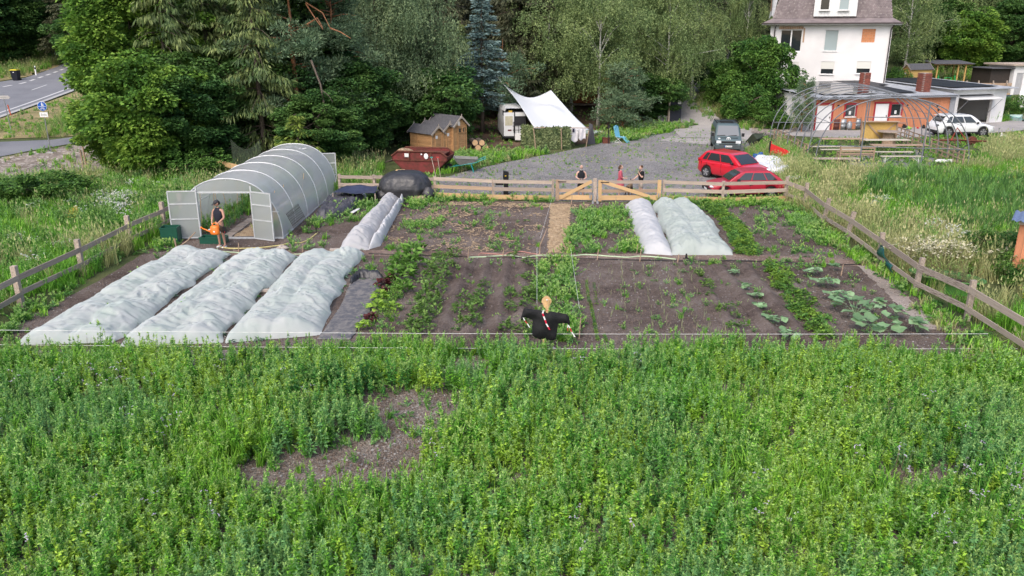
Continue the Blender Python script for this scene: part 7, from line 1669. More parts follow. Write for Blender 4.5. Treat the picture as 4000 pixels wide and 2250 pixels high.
# white camper van under the trees, seen from behind with its doors open
def van_white():
    pc = XG(2010, 59.0, 0); VW = mat('van_white', (.70, .71, .72), c2=(.64, .65, .66), rough=.4, spec=.5)
    t = thing('white_van', 'white high roof van seen from behind with open back beside the camouflage net', 'van', pc, R(6)); t.scale = (.88,)*3
    W, H = 1.9, 2.75
    b = MB(); hw = W/2
    prof = [(-hw, .45), (hw, .45), (hw, 1.6), (hw-.1, 2.45), (hw-.28, H), (-hw+.28, H), (-hw+.1, 2.45), (-hw, 1.6)]
    n = len(prof)
    V = [(x, y, z) for y in (0.0, 5.2) for x, z in prof]; f = [(i, (i+1) % n, (i+1) % n+n, i+n) for i in range(n)]+[tuple(range(2*n-1, n-1, -1))]
    put('body', mesh('body', V, f, VW), t)
    b = MB(); b.box((0, .6, 1.5), (W-.12, 1.2, 2.0)); b.build('interior', mat('van_inside', (.03, .03, .035)), t)
    o = MB(); o.box((-.48, -.04, 1.45), (.86, .06, 1.95)); o = o.build('rear_door', VW, t)
    b = MB(); b.box((-.48, -.08, 1.75), (.62, .02, .75)); b.build('cover', mat('beige_cloth', (.5, .47, .35)), o); bx('number_plate', o, (-.42, -.085, .98), (.3, .015, .12), mat('plate_red', (.12, .02, .02)))
    o = MB(); o.box((.47, -.05, 1.0), (.84, .06, .7)); o.build('rear_door', VW, t); o = MB(); o.box((.47, -.05, 2.28), (.84, .06, .32)); o.build('rear_door', VW, t)
    b = MB()
    for z in (1.02, 1.35, 1.6): b.cyl((-.2, -.35, z), (.85, -.35, z), .025, n=6)
    for x in (-.1, .3, .8): b.cyl((x, -.3, .8), (x, -.3, 1.7), .025, n=6)
    b.build('bike_rack', DARKTRIM, t); b = MB(); b.box((.42, -.45, .48), (.86, .4, .5)); b.build('rear_box', WHITE, t)
    o = MB(); o.box((.86, -.06, .95), (.16, .06, .62)); o.build('tail_light', TAIL, t); bx('lamp_white', t, (.86, -.095, 1.0), (.15, .02, .14), LAMPW); bx('bumper', t, (0, -.05, .42), (1.85, .16, .16), DARKTRIM)
    bx('marker', t, (-.35, -.02, 2.5), (.3, .04, .16), mat('marker_yellow', (.6, .4, .08)))
    for s in (-1, 1): wheel(t, s*.0, 0, .34, s) if False else None
    for s in (-1, 1):
        b = MB(); b.cyl((s*.72, .9, .36), (s*.95, .9, .36), .36, n=18); b.build('tyre', RUBBER, t); b = MB(); b.cyl((s*.72, 4.3, .36), (s*.95, 4.3, .36), .36, n=18); b.build('tyre', RUBBER, t)
    b = MB(); b.ell((-.9, .2, 2.3), (.05, .1, .1)); b.build('lamp', DARKTRIM, t)
van_white()

# ================================================================== CAMP UNDER THE CANOPY
def canopy():
    A_, B_, C_, D_ = AT(1965, 328, 63), AT(2152, 352, 61.5), AT(2302, 508, 56.2), AT(2087, 500, 54.6)
    t = thing('stretch_canopy', 'white stretch canopy with pointed corners tied to a pine above the camp', 'canopy', (D_.x, D_.y, 0)); n = 30; V = []
    for j in range(n):
        for i in range(n):
            s, q = i/(n-1), j/(n-1); bow = math.sin(math.pi*q)*.32; bs = math.sin(math.pi*s)
            p = (A_.lerp(B_, s)).lerp(D_.lerp(C_, s), q); cen = (A_+B_+C_+D_)/4
            # edges curve in towards the middle
            p = p.lerp(Vector((cen.x, cen.y, p.z)), .07*(bs*abs(2*q-1)**4+math.sin(math.pi*q)*abs(2*s-1)**4))
            p.z += -.75*bs*(1-q)**1.5+.45*math.exp(-(((s-.62)/.22)**2+((q-.55)/.2)**2))-.10*bs*q
            V.append(p-t.location)
    o = put('fabric', mesh('fabric', V, [(j*n+i, j*n+i+1, (j+1)*n+i+1, (j+1)*n+i) for j in range(n-1) for i in range(n-1)], sheer('canopy_fabric', (.76, .78, .80), alpha=0, trans=.25), True), t); solid(o, .008)
    for k, (u, v, ut, vt, Y) in enumerate(((2093, 580, 2084, 500, 54.6), (2194, 578, 2192, 502, 55.0), (2289, 565, 2300, 510, 56.2))):
        a, c = XG(u, Y, 0), AT(ut, vt, Y); b = MB(); b.tube([a-t.location, c-t.location], .035, 6); b.build('pole', WOOD_MID, t)
    b = MB(); b.tube([A_-t.location, A_-t.location+Vector((-.5, .8, .5))], .012, 4); b.build('guy_rope', STRING, t)
    a, c = AT(2088, 498, 54.7), AT(2300, 500, 56.2); b = MB(); b.tube([a-t.location, c-t.location], .03, 5); b.build('ridge_pole', WOOD_MID, t)
canopy()
def camo():
    a, c = XG(2040, 56.5, 0), XG(2085, 54.9, 0); d = XG(2224, 55.4, 0); t = thing('camouflage_net', 'green camouflage net wall hanging below the white canopy', 'net', a)
    pts = [a, c, XG(2150, 55.0, 0), d]; r = np.random.default_rng(4); P = []; D = []
    tot = resample(pts, 220)
    for p in tot:
        m = 46; z = r.uniform(.02, 1.48, m); P.append(np.stack([p.x-a.x+r.normal(0, .03, m), p.y-a.y+r.normal(0, .05, m), z], 1)); D.append(rdir(r, m)*[1, .3, 1])
    P = np.vstack(P); D = np.vstack(D); n = len(P)
    put('leaf_strips', leafmesh('leaf_strips', P, D, np.tile([0, -1., 0], (n, 1))+r.normal(0, .4, (n, 3)), r.uniform(.1, .22, n), r.uniform(.05, .1, n), fol('camo_leaf', (.06, .10, .04), (.22, .26, .12), (.13, .17, .07), scale=2.2, trans=.1)), t)['kind'] = 'stuff'
    V = [(p.x-a.x, p.y-a.y+.03, z) for z in (.0, 1.45) for p in tot]; put('backing', mesh('backing', V, [(i, i+1, i+221, i+220) for i in range(219)], mat('camo_back', (.08, .11, .05), c2=(.04, .06, .03), scale=5, pos=True)), t)
camo()
def cloth(name, label, cat, pts, m, th=.01):
    """hanging cloth outline in pixel corners turned into a wavy sheet at distance Y"""
    (u0, v0), (u1, v1), Y, n = pts; a = AT(u0, v0, Y); c = AT(u1, v1, Y); V = []; k = 12
    for j in range(k):
        for i in range(k):
            s, q = i/(k-1), j/(k-1); V.append((a.x+(c.x-a.x)*s, Y+.05*math.sin(9*s+2*q), a.z+(c.z-a.z)*q*(1-.10*math.sin(7*s+n))))
    o = put(name, mesh(name, V, [(j*k+i, j*k+i+1, (j+1)*k+i+1, (j+1)*k+i) for j in range(k-1) for i in range(k-1)], m, True)); solid(o, th); return props(o, label, cat)
LAUN = mat('laundry_white', (.62, .60, .62), c2=(.5, .49, .52), rough=.85)
cloth('towel', 'white cloth hanging left under the right canopy corner', 'laundry', ((2222, 502), (2256, 552), 55.6, 0), LAUN); cloth('towel', 'wider pale cloth hanging right under the right canopy corner', 'laundry', ((2259, 502), (2287, 545), 55.8, 2), LAUN); cloth('towel', 'narrow dark towel hanging between the white laundry', 'laundry', ((2236, 502), (2244, 516), 55.5, 1), mat('dark_towel', (.03, .03, .06)))
b = MB(); b.add([(0, 0, 0), (.6, .2, 0), (.5, .6, .1), (.1, .4, 1.5), (.35, .3, 1.4)], [(0, 1, 4, 3), (1, 2, 4)]); o = b.build('dark_blanket', mat('grey_blanket', (.06, .06, .07)), None, XG(2295, 57.5, 0)); solid(o, .03); props(o, 'dark grey blanket hanging behind the right canopy pole', 'blanket')
BLUEC = mat('sky_blue_fabric', (.16, .42, .55), c2=(.12, .34, .46), rough=.8)
def lounger():
    p = XG(2412, 58.8, 0); t = thing('camping_chair', 'light blue reclining camping chair with leg rest at the yard edge', 'chair', p, R(-20))
    for nm, a, c, w_ in (('backrest', (0, 0, .42), (-.2, .1, 1.15), .5), ('seat', (0, 0, .42), (.42, -.1, .40), .5), ('leg_rest', (.46, -.1, .42), (.85, -.2, .05), .46)): bar(nm, t, a, c, w_, .04, BLUEC)
    for y in (-.24, .24): b = MB(); b.tube([(-.25, y, 0), (.4, y, .45)], .015, 5).tube([(.35, y, 0), (-.1, y, .45)], .015, 5); b.build('frame', WHITE, t)
    bx('headrest', t, (-.2, .1, 1.1), (.1, .46, .2), BLUEC); bx('foot', t, (-.1, 0, .03), (.6, .5, .03), WHITE)
lounger()
p = G(2367, 560); t = thing('fire_pot', 'rusty square planter pot at the yard edge left of the blue chair', 'pot', p); bx('pot', t, (0, 0, .2), (.5, .4, .38), RUST); bx('rim', t, (0, 0, .4), (.56, .46, .04), RUST); put('plant', herb('pot_plant', F_BLUE, .3, .4, 30, .16, .06, 5), t, (0, 0, .35))
b = MB(); b.cyl((0, 0, 0), (0, 0, 1.35), .035, n=6).box((0, 0, 1.2), (.12, .1, .2)); props(b.build('black_post', DARKTRIM, None, G(2376, 562)), 'thin dark post with a tap beside the rusty pot', 'post')
p = XG(2612, 70.5); t = thing('notice_board', 'big black upright board with a white sheet at the foot of the uphill drive', 'board', p, R(20)); bx('panel', t, (.6, 0, 1.15), (1.15, .06, 2.1), mat('black_board', (.035, .037, .05), rough=.6)); bx('notice', t, (.95, -.045, 1.75), (.32, .02, .36), PAPER); bx('post', t, (-.03, .02, 1.15), (.14, .14, 2.3), WOOD_GREY)
p = XG(2585, 71.0); t = thing('stone_block', 'pale grey stone block left of the black notice board', 'stone', p); b = MB(); b.box((0, 0, .25), (.8, .5, .5), (0, 0, .1)).box((.1, -.02, .5), (.5, .4, .1)); b.build('block', mat('concrete', (.4, .4, .4)), t)
for k, (u, Y) in enumerate(((2405, 77.5), (2375, 77))):
    p = XG(u, Y); t = thing('bicycle', ['bicycle leaning at the deck of the orange cabin', 'second bicycle half hidden in front of the orange cabin'][k], 'bicycle', p, .1)
    for x in (0, 1.0): b = MB(); b.tube([(x+.33*math.cos(a), 0, .34+.33*math.sin(a)) for a in np.linspace(0, 6.2832, 19)], .02, 4); b.build('wheel', RUBBER, t)
    b = MB(); b.tube([(0, 0, .34), (.3, 0, .8), (.75, 0, .8), (1.0, 0, .34)], .02, 5).tube([(.3, 0, .8), (.45, 0, .32), (.75, 0, .8)], .02, 5); b.build('frame', DARKTRIM, t); b = MB(); b.box((.28, 0, .92), (.22, .12, .05)); b.build('saddle', DARKTRIM, t)
b = MB(); b.ell((0, 0, .1), (1.3, .5, .15), 12, 5); props(b.build('pale_mat', mat('pale_green_cloth', (.35, .42, .38)), None, XG(2310, 64)), 'pale flat sheet lying in the shade behind the canopy', 'sheet')
# ---- skip with straw
def skip():
    a = G(1570, 662); a = XG(1655, 46.2, 0); t = thing('rusty_skip', 'rusty dark red waste skip heaped with hay at one end', 'skip', a, R(-10)); L, W, H = 3.3, 1.6, 1.25
    prof = [(-L/2, H*.78), (-L/2+.02, H*.62), (-L/2+.75, .05), (L/2-.75, .05), (L/2-.02, H*.62), (L/2, H*.78), (L/2-.38, H), (-L/2+.38, H)]
    for s, nm in ((-1, 'front_side'), (1, 'rear_side')):
        V = [(x, s*W/2, z) for x, z in prof]; o = put(nm, mesh(nm, V, [tuple(range(8))], mat('skip_paint', (.19, .035, .035), c2=(.09, .03, .022), rough=.75, scale=3, bump=.3)), t); solid(o, .04)
    for i, nm in ((0, 'end_wall'), (1, 'end_slope'), (2, 'floor'), (3, 'end_slope'), (4, 'end_wall')):
        (x0, z0), (x1, z1) = prof[i], prof[i+1]; V = [(x0, -W/2, z0), (x0, W/2, z0), (x1, W/2, z1), (x1, -W/2, z1)]; o = put(nm, mesh(nm, V, [(0, 1, 2, 3)], RUST), t); solid(o, .04)
    for y in (-W/2-.03, W/2+.03):
        b = MB(); b.tube([(-L/2, y, H*.78), (-L/2+.38, y, H), (L/2-.38, y, H), (L/2, y, H*.78)], .05, 6); b.build('rim', RUST, t); b = MB(); b.box((0, y, H*.60), (L-.1, .05, .06)); b.build('rib', RUST, t)
    for x in (-.6, .7): bx('post_rib', t, (x, -W/2-.05, H*.8), (.08, .05, .45), RUST)
    b = MB(); b.box((.45, 0, H*.86), (1.9, W-.1, .05)); b.build('cover_plate', RUST, t)
    b = MB(); b.ell((-1.05, -.05, H*.72), (.62, .66, .42), 16, 8); b.v = [(x+.03*math.sin(31*y), y+.03*math.sin(23*z), z+.04*math.sin(17*x+19*y)) for x, y, z in b.v]; b.build('hay', STRAWM, t)
    bx('notice', t, (-.72, -W/2-.09, H*.83), (.24, .012, .2), PAPER); b = MB(); b.ell((.42, -W/2-.06, H*.8), (.13, .02, .17), 10, 6).ell((.15, -W/2-.06, H*.88), (.05, .02, .05), 8, 5); b.build('white_patch', WHITE, t)
skip()
for k in range(14):
    a = XG(1500+k*9, 48.5, 0); r = random.Random(k); b = MB(); b.tube([(0, 0, .15+.04*k), (r.uniform(.5, 1.1), r.uniform(-.4, .4), .3+.05*k), (r.uniform(1.2, 2.2), r.uniform(-.5, .5), .25+.06*k)], [.035, .028, .012], 5)
    props(b.build('dry_branch', BARK, None, a), 'bare branch in the brushwood heap beside the skip', 'branch', 'branches in the heap beside the skip')
TEAL = mat('teal_tube', (.03, .32, .30), rough=.45)
def wheelbarrow(label, P, rz, flip=0, tray=STEEL, fr=TEAL, sc_=1):
    t = thing('wheelbarrow', label, 'wheelbarrow', P, rz); t.scale = (sc_,)*3; t.rotation_euler = (flip, 0, rz)
    tray = tray if tray is not STEEL else mat('old_zinc', (.22, .22, .21), c2=(.15, .15, .14), rough=.7); V = [(-.25, -.22, .35), (.35, -.22, .35), (.35, .22, .35), (-.25, .22, .35), (-.5, -.36, .68), (.62, -.34, .62), (.62, .34, .62), (-.5, .36, .68)]
    o = put('tray', mesh('tray', V, [(0, 1, 2, 3), (0, 1, 5, 4), (1, 2, 6, 5), (2, 3, 7, 6), (3, 0, 4, 7)], tray), t); solid(o, .02)
    b = MB(); b.tube([V[4], V[5], V[6], V[7], V[4]], .02, 5); b.build('rim', tray, t)
    for s in (-1, 1): b = MB(); b.tube([(-.72, s*.05, .22), (-.2, s*.2, .33), (.5, s*.27, .45), (1.0, s*.29, .66)], .02, 6).tube([(.3, s*.24, .4), (.42, s*.26, 0)], .02, 6); b.build('frame', fr, t)
    b = MB(); b.cyl((-.72, -.04, .2), (-.72, .04, .2), .19, n=16); b.build('wheel', RUBBER, t); return t
wheelbarrow('grey wheelbarrow with teal handles standing in grass beside the skip', XG(1815, 46.0, 0), .05, sc_=1.25)
wheelbarrow('dark wheelbarrow tipped up on its nose at the right edge of the yard', XG(2968, 55.0, 0)+Vector((0, 0, .3)), R(40), R(-50), tray=mat('dark_tray', (.06, .075, .05)), fr=DARKTRIM, sc_=1.1)
wheelbarrow('turquoise wheelbarrow standing on end against the bush right of the garage', XG(3968, 73, 0), R(150), R(62), tray=mat('turquoise_tray', (.38, .52, .50)), fr=TEAL, sc_=.9)
for k, (u, c_, lb) in enumerate(((1705, TEAL, 'garden fork with teal grip stuck in the grass before the skip'), (1722, mat('red_grip', (.5, .05, .04)), 'garden rake with red grip leaning before the skip'))):
    p = XG(u, 43.6, 0); t = thing('garden_tool', lb, 'tool', p); b = MB(); b.tube([(0, 0, 0), (-.25+.1*k, .1, 1.15)], .018, 5); b.build('shaft', WOOD_GREY, t); b = MB(); b.box((-.25+.1*k, .1, 1.18), (.14, .04, .05)); b.build('grip', c_, t); b = MB(); b.box((0, 0, .05), (.3, .04, .1)); b.build('head', c_ if k == 0 else STEEL, t)
# ---- barbecue smoker behind fence
p = G(1975, 762); t = thing('black_grill', 'tall black metal barbecue smoker with side tray behind the fence', 'barbecue', (p.x, p.y, 0)); t.scale = (.66,)*3; SMK = mat('smoker_black', (.012, .012, .013), rough=.5)
b = MB(); b.prism([(-.17, 0), (.2, 0), (.22, 1.05), (.24, 1.75), (-.17, 1.85), (-.2, 1.4), (-.12, 1.05)], -.25, .2); b.build('body', SMK, t); b = MB(); b.box((-.45, 0, .95), (.6, .5, .3)); b.build('side_box', SMK, t); b = MB(); b.cyl((.22, 0, 1.6), (.42, 0, 1.58), .02, n=6); b.build('handle', SMK, t); b = MB(); b.box((.0, -.26, 1.5), (.12, .01, .05)); b.build('tag', YELS, t); b = MB(); b.tube([(.2, 0, .1), (.7, .1, .35)], .03, 5); b.build('strut', SMK, t)

# ================================================================== RIGHT SIDE: BARE TUNNEL FRAME AND BENCHES
def hoopframe():
    GALV = mat('galvanised_tube', (.22, .235, .26), c2=(.15, .16, .18), rough=.6, metal=.3)
    FL, FR, BL, BR = XG(3182, 48.8, 0), XG(3778, 46.9, 0), XG(3008, 61.5, 0), XG(3540, 61.0, 0)
    t = thing('tunnel_frame', 'bare galvanised greenhouse hoop frame standing over benches in long grass', 'frame', FL); n = 8; tops = []
    for k in range(n):
        a = FL.lerp(BL, k/(n-1)); c = FR.lerp(BR, k/(n-1)); P = []
        for i in range(33):
            th = math.pi*i/32; s = (1-math.copysign(abs(math.cos(th))**.9, math.cos(th)))/2; P.append(a.lerp(c, s)+Vector((0, 0, 4.05*math.sin(th)**.82))-t.location)
        b = MB(); b.tube(P, .036, 6); b.build('hoop', GALV, t); tops.append(P)
    for i in (6, 11, 16, 21, 26): b = MB(); b.tube([P[i] for P in tops], .018, 5); b.build('purlin', GALV, t)
    for k in (0, n-1):
        a, c = tops[k][0], tops[k][-1]
        for s, i in ((.30, 12), (.70, 21)):
            q = a.lerp(c, s); top = min(tops[k], key=lambda p: abs((p-q).x)+abs((p-q).y)*.2); b = MB(); b.tube([(q.x, q.y, 0), (q.x, q.y, top.z)], .04, 6); b.build('end_post', GALV, t)
        for z, s0, s1 in ((1.15, .02, .98), (2.9, .30, .70)): p, q = a.lerp(c, s0), a.lerp(c, s1); b = MB(); b.tube([(p.x, p.y, z), (q.x, q.y, z)], .025, 5); b.build('cross_tube', GALV, t)
    for P0, P1 in ((tops[0][3], tops[2][0]), (tops[0][-4], tops[2][-1])): b = MB(); b.tube([P0, P1], .03, 5); b.build('brace', GALV, t)
hoopframe()
GREENL = mat('bench_leg_green', (.02, .06, .03), rough=.5)
def table(label, u, v, L=2.2, w_=.5, h=.76, rz=0, top=WOOD_MID, name='beer_table', cat='table', leg=GREENL):
    t = thing(name, label, cat, G(u, v), rz); bx('top', t, (0, 0, h), (L, w_, .035), top)
    for x in (-L/2+.28, L/2-.28):
        o = MB(); o.tube([(x, -w_/2+.05, h-.02), (x, -w_/2+.03, 0)], .02, 4).tube([(x, w_/2-.05, h-.02), (x, w_/2-.03, 0)], .02, 4).tube([(x, -w_/2+.05, h*.35), (x, w_/2-.05, h*.35)], .015, 4); o.tube([(x, 0, h*.35), (x*.6, 0, h-.03)], .013, 4); o.build('leg', leg, t)
    return t
PALEW = mat('pale_table_wood', (.58, .52, .42), c2=(.48, .43, .35), rough=.7)
setsheet('bench_gravel', loft(PX((3290, 605), (3330, 650), (3420, 660)), PX((3620, 585), (3660, 640), (3600, 660)), 20, 16, .15), GRAVEL, .02)
table('long tan beer table at the left rear under the bare frame', 3290, 585, 3.2, .7, rz=0)
table('pale wooden beer table in front of the spool table', 3455, 590, 3.1, .7, top=PALEW, rz=.02)
table('tan beer table nearest the middle under the bare frame', 3505, 612, 3.6, .7, rz=-.01)
for k, (u, v, L, lb) in enumerate(((3245, 600, 2.9, 'white bench left of the frame, in front of the long tan table'), (3280, 612, 2.6, 'second pale bench behind the slatted garden bench'), (3488, 622, 2.4, 'pale bench behind the foremost white bench'), (3518, 640, 2.6, 'foremost white bench with white folding legs'), (3430, 600, 2.2, 'tan bench between the tables in the middle'))):
    table(lb, u, v, L, .28, .47, rz=0, top=PALEW if k != 4 else WOOD_MID, name='beer_bench', cat='bench', leg=(WHITE if k == 3 else GREENL))
def gbench():
    t = thing('garden_bench', 'slatted wooden garden bench seen from behind under the frame', 'bench', G(3338, 632), .0)
    for z in (.5, .66, .84): bx('back_slat', t, (0, -.22, z+.05), (2.15, .03, .09), WOOD_MID)
    for y in (-.15, 0, .15): bx('seat_slat', t, (0, y, .44), (2.15, .12, .03), WOOD_MID)
    for x in (-1.05, 1.05):
        for y in (-.22, .22): bx('leg', t, (x, y, .45 if y < 0 else .3), (.07, .07, .9 if y < 0 else .6), WOOD_MID)
        bx('armrest', t, (x, 0, .62), (.08, .5, .04), WOOD_MID)
gbench()
t = thing('spool_table', 'round cable spool used as a standing table under the frame', 'table', G(3465, 572)); b = MB(); b.cyl((0, 0, 1.02), (0, 0, 1.08), .78, n=28); b.build('top', WOOD_GREY, t)
for k in range(14): a = 6.2832*k/14; bx('stave', t, (.36*math.cos(a), .36*math.sin(a), .52), (.155, .03, 1.0), WOOD_MID, rot=(0, 0, a+math.pi/2))
b = MB(); b.cyl((0, 0, 0), (0, 0, .06), .6, n=24); b.build('base', WOOD_GREY, t)
t = thing('osb_counter', 'upright yellow chipboard counter with diagonal brace under the frame', 'counter', G(3425, 566)); bx('panel', t, (0, 0, .95), (2.5, .03, 1.3), mat('chipboard', (.60, .40, .13), c2=(.48, .31, .10), scale=14, rough=.8)); bx('top_shelf', t, (0, -.1, 1.66), (2.6, .45, .05), WOOD_MID)
for x in (-1.25, 1.22): bx('post', t, (x, -.05, .8), (.09, .09, 1.7), WOOD_MID)
bar('brace', t, (-.85, -.06, 1.5), (.3, -.06, .35), .03, .1, WOOD_MID); bar('brace', t, (.5, -.06, 1.0), (1.1, -.06, 1.5), .03, .08, WOOD_MID)
t = thing('low_table', 'low dark table edge at the left front of the frame', 'table', G(3262, 655)); bx('top', t, (0, 0, .55), (2.7, .5, .05), WOOD_GREY); [bx('leg', t, (x, -.1, .27), (.08, .06, .54), WOOD_GREY) for x in (-1.2, .85, 1.15, 1.3)]
# pallet fences
def palletfence(label, pts, hts=1.0, rails=4, step=.8, m=WOOD_MID):
    P = [G(*p) for p in pts]; t = thing('lattice_fence', label, 'fence', P[0])
    for a, c in zip(P, P[1:]):
        a, c = a-P[0], c-P[0]; n = max(1, int((c-a).length/step)); d = (c-a).normalized(); s = Vector((d.y, -d.x, 0))*.04
        for k in range(rails): z = .15+hts*.8*k/(rails-1); bar('rail', t, a+s+Vector((0, 0, z)), c+s+Vector((0, 0, z)), .025, .07, m)
        for i in range(n+1): q = a.lerp(c, i/n); bx('picket', t, (q.x, q.y, hts/2), (.07, .05, hts), m)
palletfence('tan lattice fence along the right side of the bare frame, nearer section', ((3632, 598), (3700, 625), (3758, 652)))
palletfence('tan lattice fence along the right side of the bare frame, farther section', ((3500, 545), (3560, 570), (3608, 588)), 1.0)
palletfence('low broken lattice fence along the left side of the bare frame', ((3022, 545), (3090, 575), (3125, 600), (3152, 615)), .8, 3)
b = MB(); b.ell((0, 0, .08), (.4, .25, .14), 10, 5).ell((.6, .1, .08), (.3, .2, .12), 10, 5); props(b.build('white_bag', WHITE, None, G(3675, 635)), 'white bags lying inside the near lattice fence', 'bag')
# rusty harrow
t = thing('harrow', 'rusty old harrow lying in long grass right of the frame', 'farm implement', G(3745, 565)); 
b = MB(); b.tube([(-1.8, .2, .3), (0, 0, .32), (1.9, -.2, .25)], .07, 6).tube([(-.6, .4, .35), (.4, -.3, .35)], .05, 5); b.build('beam', RUST, t)
for k in range(9): b = MB(); b.tube([(-1.6+k*.4, .1, .35), (-1.55+k*.4, -.2, .1), (-1.5+k*.4, -.1, 0)], .03, 5); b.build('tine', RUST, t)
b = MB(); b.tube([(-.6, 0, .3), (-.3, 0, 1.2), (.4, 0, .4)], .04, 6); b.build('drawbar', mat('red_iron', (.35, .06, .04)), t); b = MB(); b.cyl((.9, -.1, .3), (.9, .05, .3), .3, n=14); b.build('wheel', RUST, t)
# things along the orange wall
DR = mat('drum_rust', (.13, .045, .035), c2=(.08, .03, .025), rough=.7); KEG = mat('keg_steel', (.36, .38, .40), rough=.4, metal=.5)
def drum(u, v, m, label, r=.29, h=.88):
    t = thing('drum', label, 'drum', G(u, v)); b = MB(); b.lathe([(0, 0), (r, 0), (r, h*.32), (r+.015, h*.34), (r, h*.36), (r, h*.64), (r+.015, h*.66), (r, h*.68), (r, h), (r-.03, h), (r-.03, h-.03), (0, h-.03)], 18); b.build('shell', m, t, smooth=True); b = MB(); b.cyl((.12, 0, h-.03), (.12, 0, h), .03, n=8); b.build('bung', DARKTRIM, t)
drum(3262, 507, DR, 'rusty brown drum right beside the left white door'); drum(3289, 506, KEG, 'grey steel drum next to the rusty brown drum'); drum(3345, 504, KEG, 'grey steel drum behind the small ladder'); drum(3377, 500, DR, 'wide rusty red drum left of the right white door', .36, .8)
t = thing('milk_can', 'shiny small steel keg on feet between the grey drums', 'keg', G(3315, 508)); b = MB(); b.lathe([(0, .12), (.2, .12), (.22, .2), (.22, .5), (.15, .62), (.12, .66), (.12, .7), (0, .7)], 16); b.build('body', KEG, t, smooth=True); [bx('foot', t, (x, -.1, .07), (.04, .04, .16), KEG) for x in (-.14, .14)]
t = thing('wash_basin', 'white basin on a stand at the left corner of the orange annexe', 'basin', G(3167, 508)); b = MB(); b.lathe([(0, .45), (.2, .45), (.24, .6), (.24, .95), (.2, .95), (.2, .6), (0, .55)], 16); b.build('tub', WHITE, t); b = MB(); b.cyl((0, 0, 0), (0, 0, .46), .06, n=8); b.build('stand', WHITE, t)
def ladder(u, v, h, label, m=DARKTRIM, lean=.25):
    t = thing('step_ladder', label, 'ladder', G(u, v))
    for x in (-.17, .17): b = MB(); b.tube([(x, -.15, 0), (x, lean-.1, h)], .02, 5); b.build('rail', m, t)
    for k in range(4): z = h*(k+.7)/4.6; bx('rung', t, (0, -.15+(lean+.05)*z/h, z), (.34, .03, .03), m)
ladder(3352, 508, 1.05, 'small dark step ladder leaning at a grey drum'); ladder(3403, 500, 1.05, 'rusty brown little ladder left of the right white door', RUST)
def chair(label, u, v, rz=0, m=YELW):
    t = thing('wooden_chair', label, 'chair', G(u, v), rz); bx('seat', t, (0, 0, .44), (.42, .4, .03), m)
    for x in (-.18, .18):
        bx('leg', t, (x, -.17, .22), (.04, .04, .44), m); bx('leg', t, (x, .17, .45), (.04, .04, .9), m)
    for z in (.6, .72, .86): bx('back_slat', t, (0, .17, z), (.36, .02, .06), m)
    bx('stretcher', t, (0, -.17, .18), (.34, .02, .03), m)
chair('honey coloured folding chair standing right of the right white door', 3465, 498); chair('wooden chair at the left end of the benches under the frame', 3290, 628, 1.4, WOOD_MID)
for k, (u, v, m, lb, s) in enumerate(((3555, 497, mat('toy_red', (.6, .02, .03)), 'red toy tractor lying in front of the orange wall', .4), (3549, 506, mat('toy_lime', (.35, .65, .12)), 'lime green toy car beside the red toy tractor', .26), (3585, 503, mat('toy_red', (.6, .02, .03)), 'small red toy bucket left of the white car', .14), (3505, 494, mat('grey_teal_box', (.28, .40, .40)), 'grey teal box standing at the orange wall', .5), (3532, 500, DARKTRIM, 'dark toy cart next to the grey teal box', .3), (3607, 502, DARKTRIM, 'dark toy digger behind the tail of the white car', .3))):
    t = thing('toy' if k != 3 else 'box', lb, 'toy' if k != 3 else 'box', G(u, v), .2*k)
    b = MB(); b.box((0, 0, s*.45), (s*1.5, s*.7, s*.45)).box((-s*.3, 0, s*.85), (s*.5, s*.6, s*.45)); b.build('body', m, t)
    if k not in (2, 3):
        for x in (-.5, .5): b = MB(); b.cyl((x*s, -s*.42, s*.2), (x*s, s*.42, s*.2), s*.22, n=10); b.build('wheel', RUBBER, t)
t = thing('mini_post', 'thin post with dark cap in the grass right of the white car', 'post', G(3899, 528)); b = MB(); b.cyl((0, 0, 0), (0, 0, .55), .025, n=6).box((0, 0, .55), (.12, .1, .05)); b.build('stem', STEEL, t)
b = MB(); b.ell((0, 0, .14), (.32, .13, .14), 10, 6).ell((-.22, 0, .34), (.09, .07, .09), 8, 5); props(b.build('white_goose', WHITE, None, G(3920, 540)), 'white object like a goose in the grass right of the white car', 'ornament')
t = thing('electric_box', 'grey metal cabinet at the left white wall of the annexe', 'cabinet', XG(3140, 66.5, 0)); bx('body', t, (0, 0, .7), (.7, .4, 1.4), STEEL); bx('lid', t, (0, 0, 1.42), (.78, .48, .06), STEEL)
# white sheet heap, trailer, blue bag
crumple('white_tarpaulin', 'large white plastic sheet over timber beside the red hatchback', 'tarp', ([(2905, 700), (2940, 640), (2960, 630)], [(3020, 700), (3105, 692), (3035, 640)]), mat('white_sheet_plastic', (.74, .74, .76), c2=(.62, .63, .66), rough=.4, scale=2), .28, 12, 40, 30, 1.6, base=.25)
b = MB(); [b.box((.2*k-.4, .25*k, .08), (1.9, .2, .06), (0, 0, -.5+.07*k)) for k in range(5)]; props(b.build('plank_pile', WOOD_GREY, None, G(3075, 690)), 'grey planks sticking out under the white sheet', 'planks')
t = thing('red_trailer', 'tipped red plastic trailer tub in the grass behind the white sheet', 'trailer', XG(3010, 50.6, 0), R(-18)); RDP = mat('red_plastic', (.55, .02, .02), c2=(.48, .018, .018), rough=.5)
V = [(0, 0, .15), (.25, -.1, .0), (1.0, 0, .35), (1.15, .0, .62), (0, 0, 1.0), (0, .8, .25), (1.05, .8, .5), (0, .8, 1.05)]
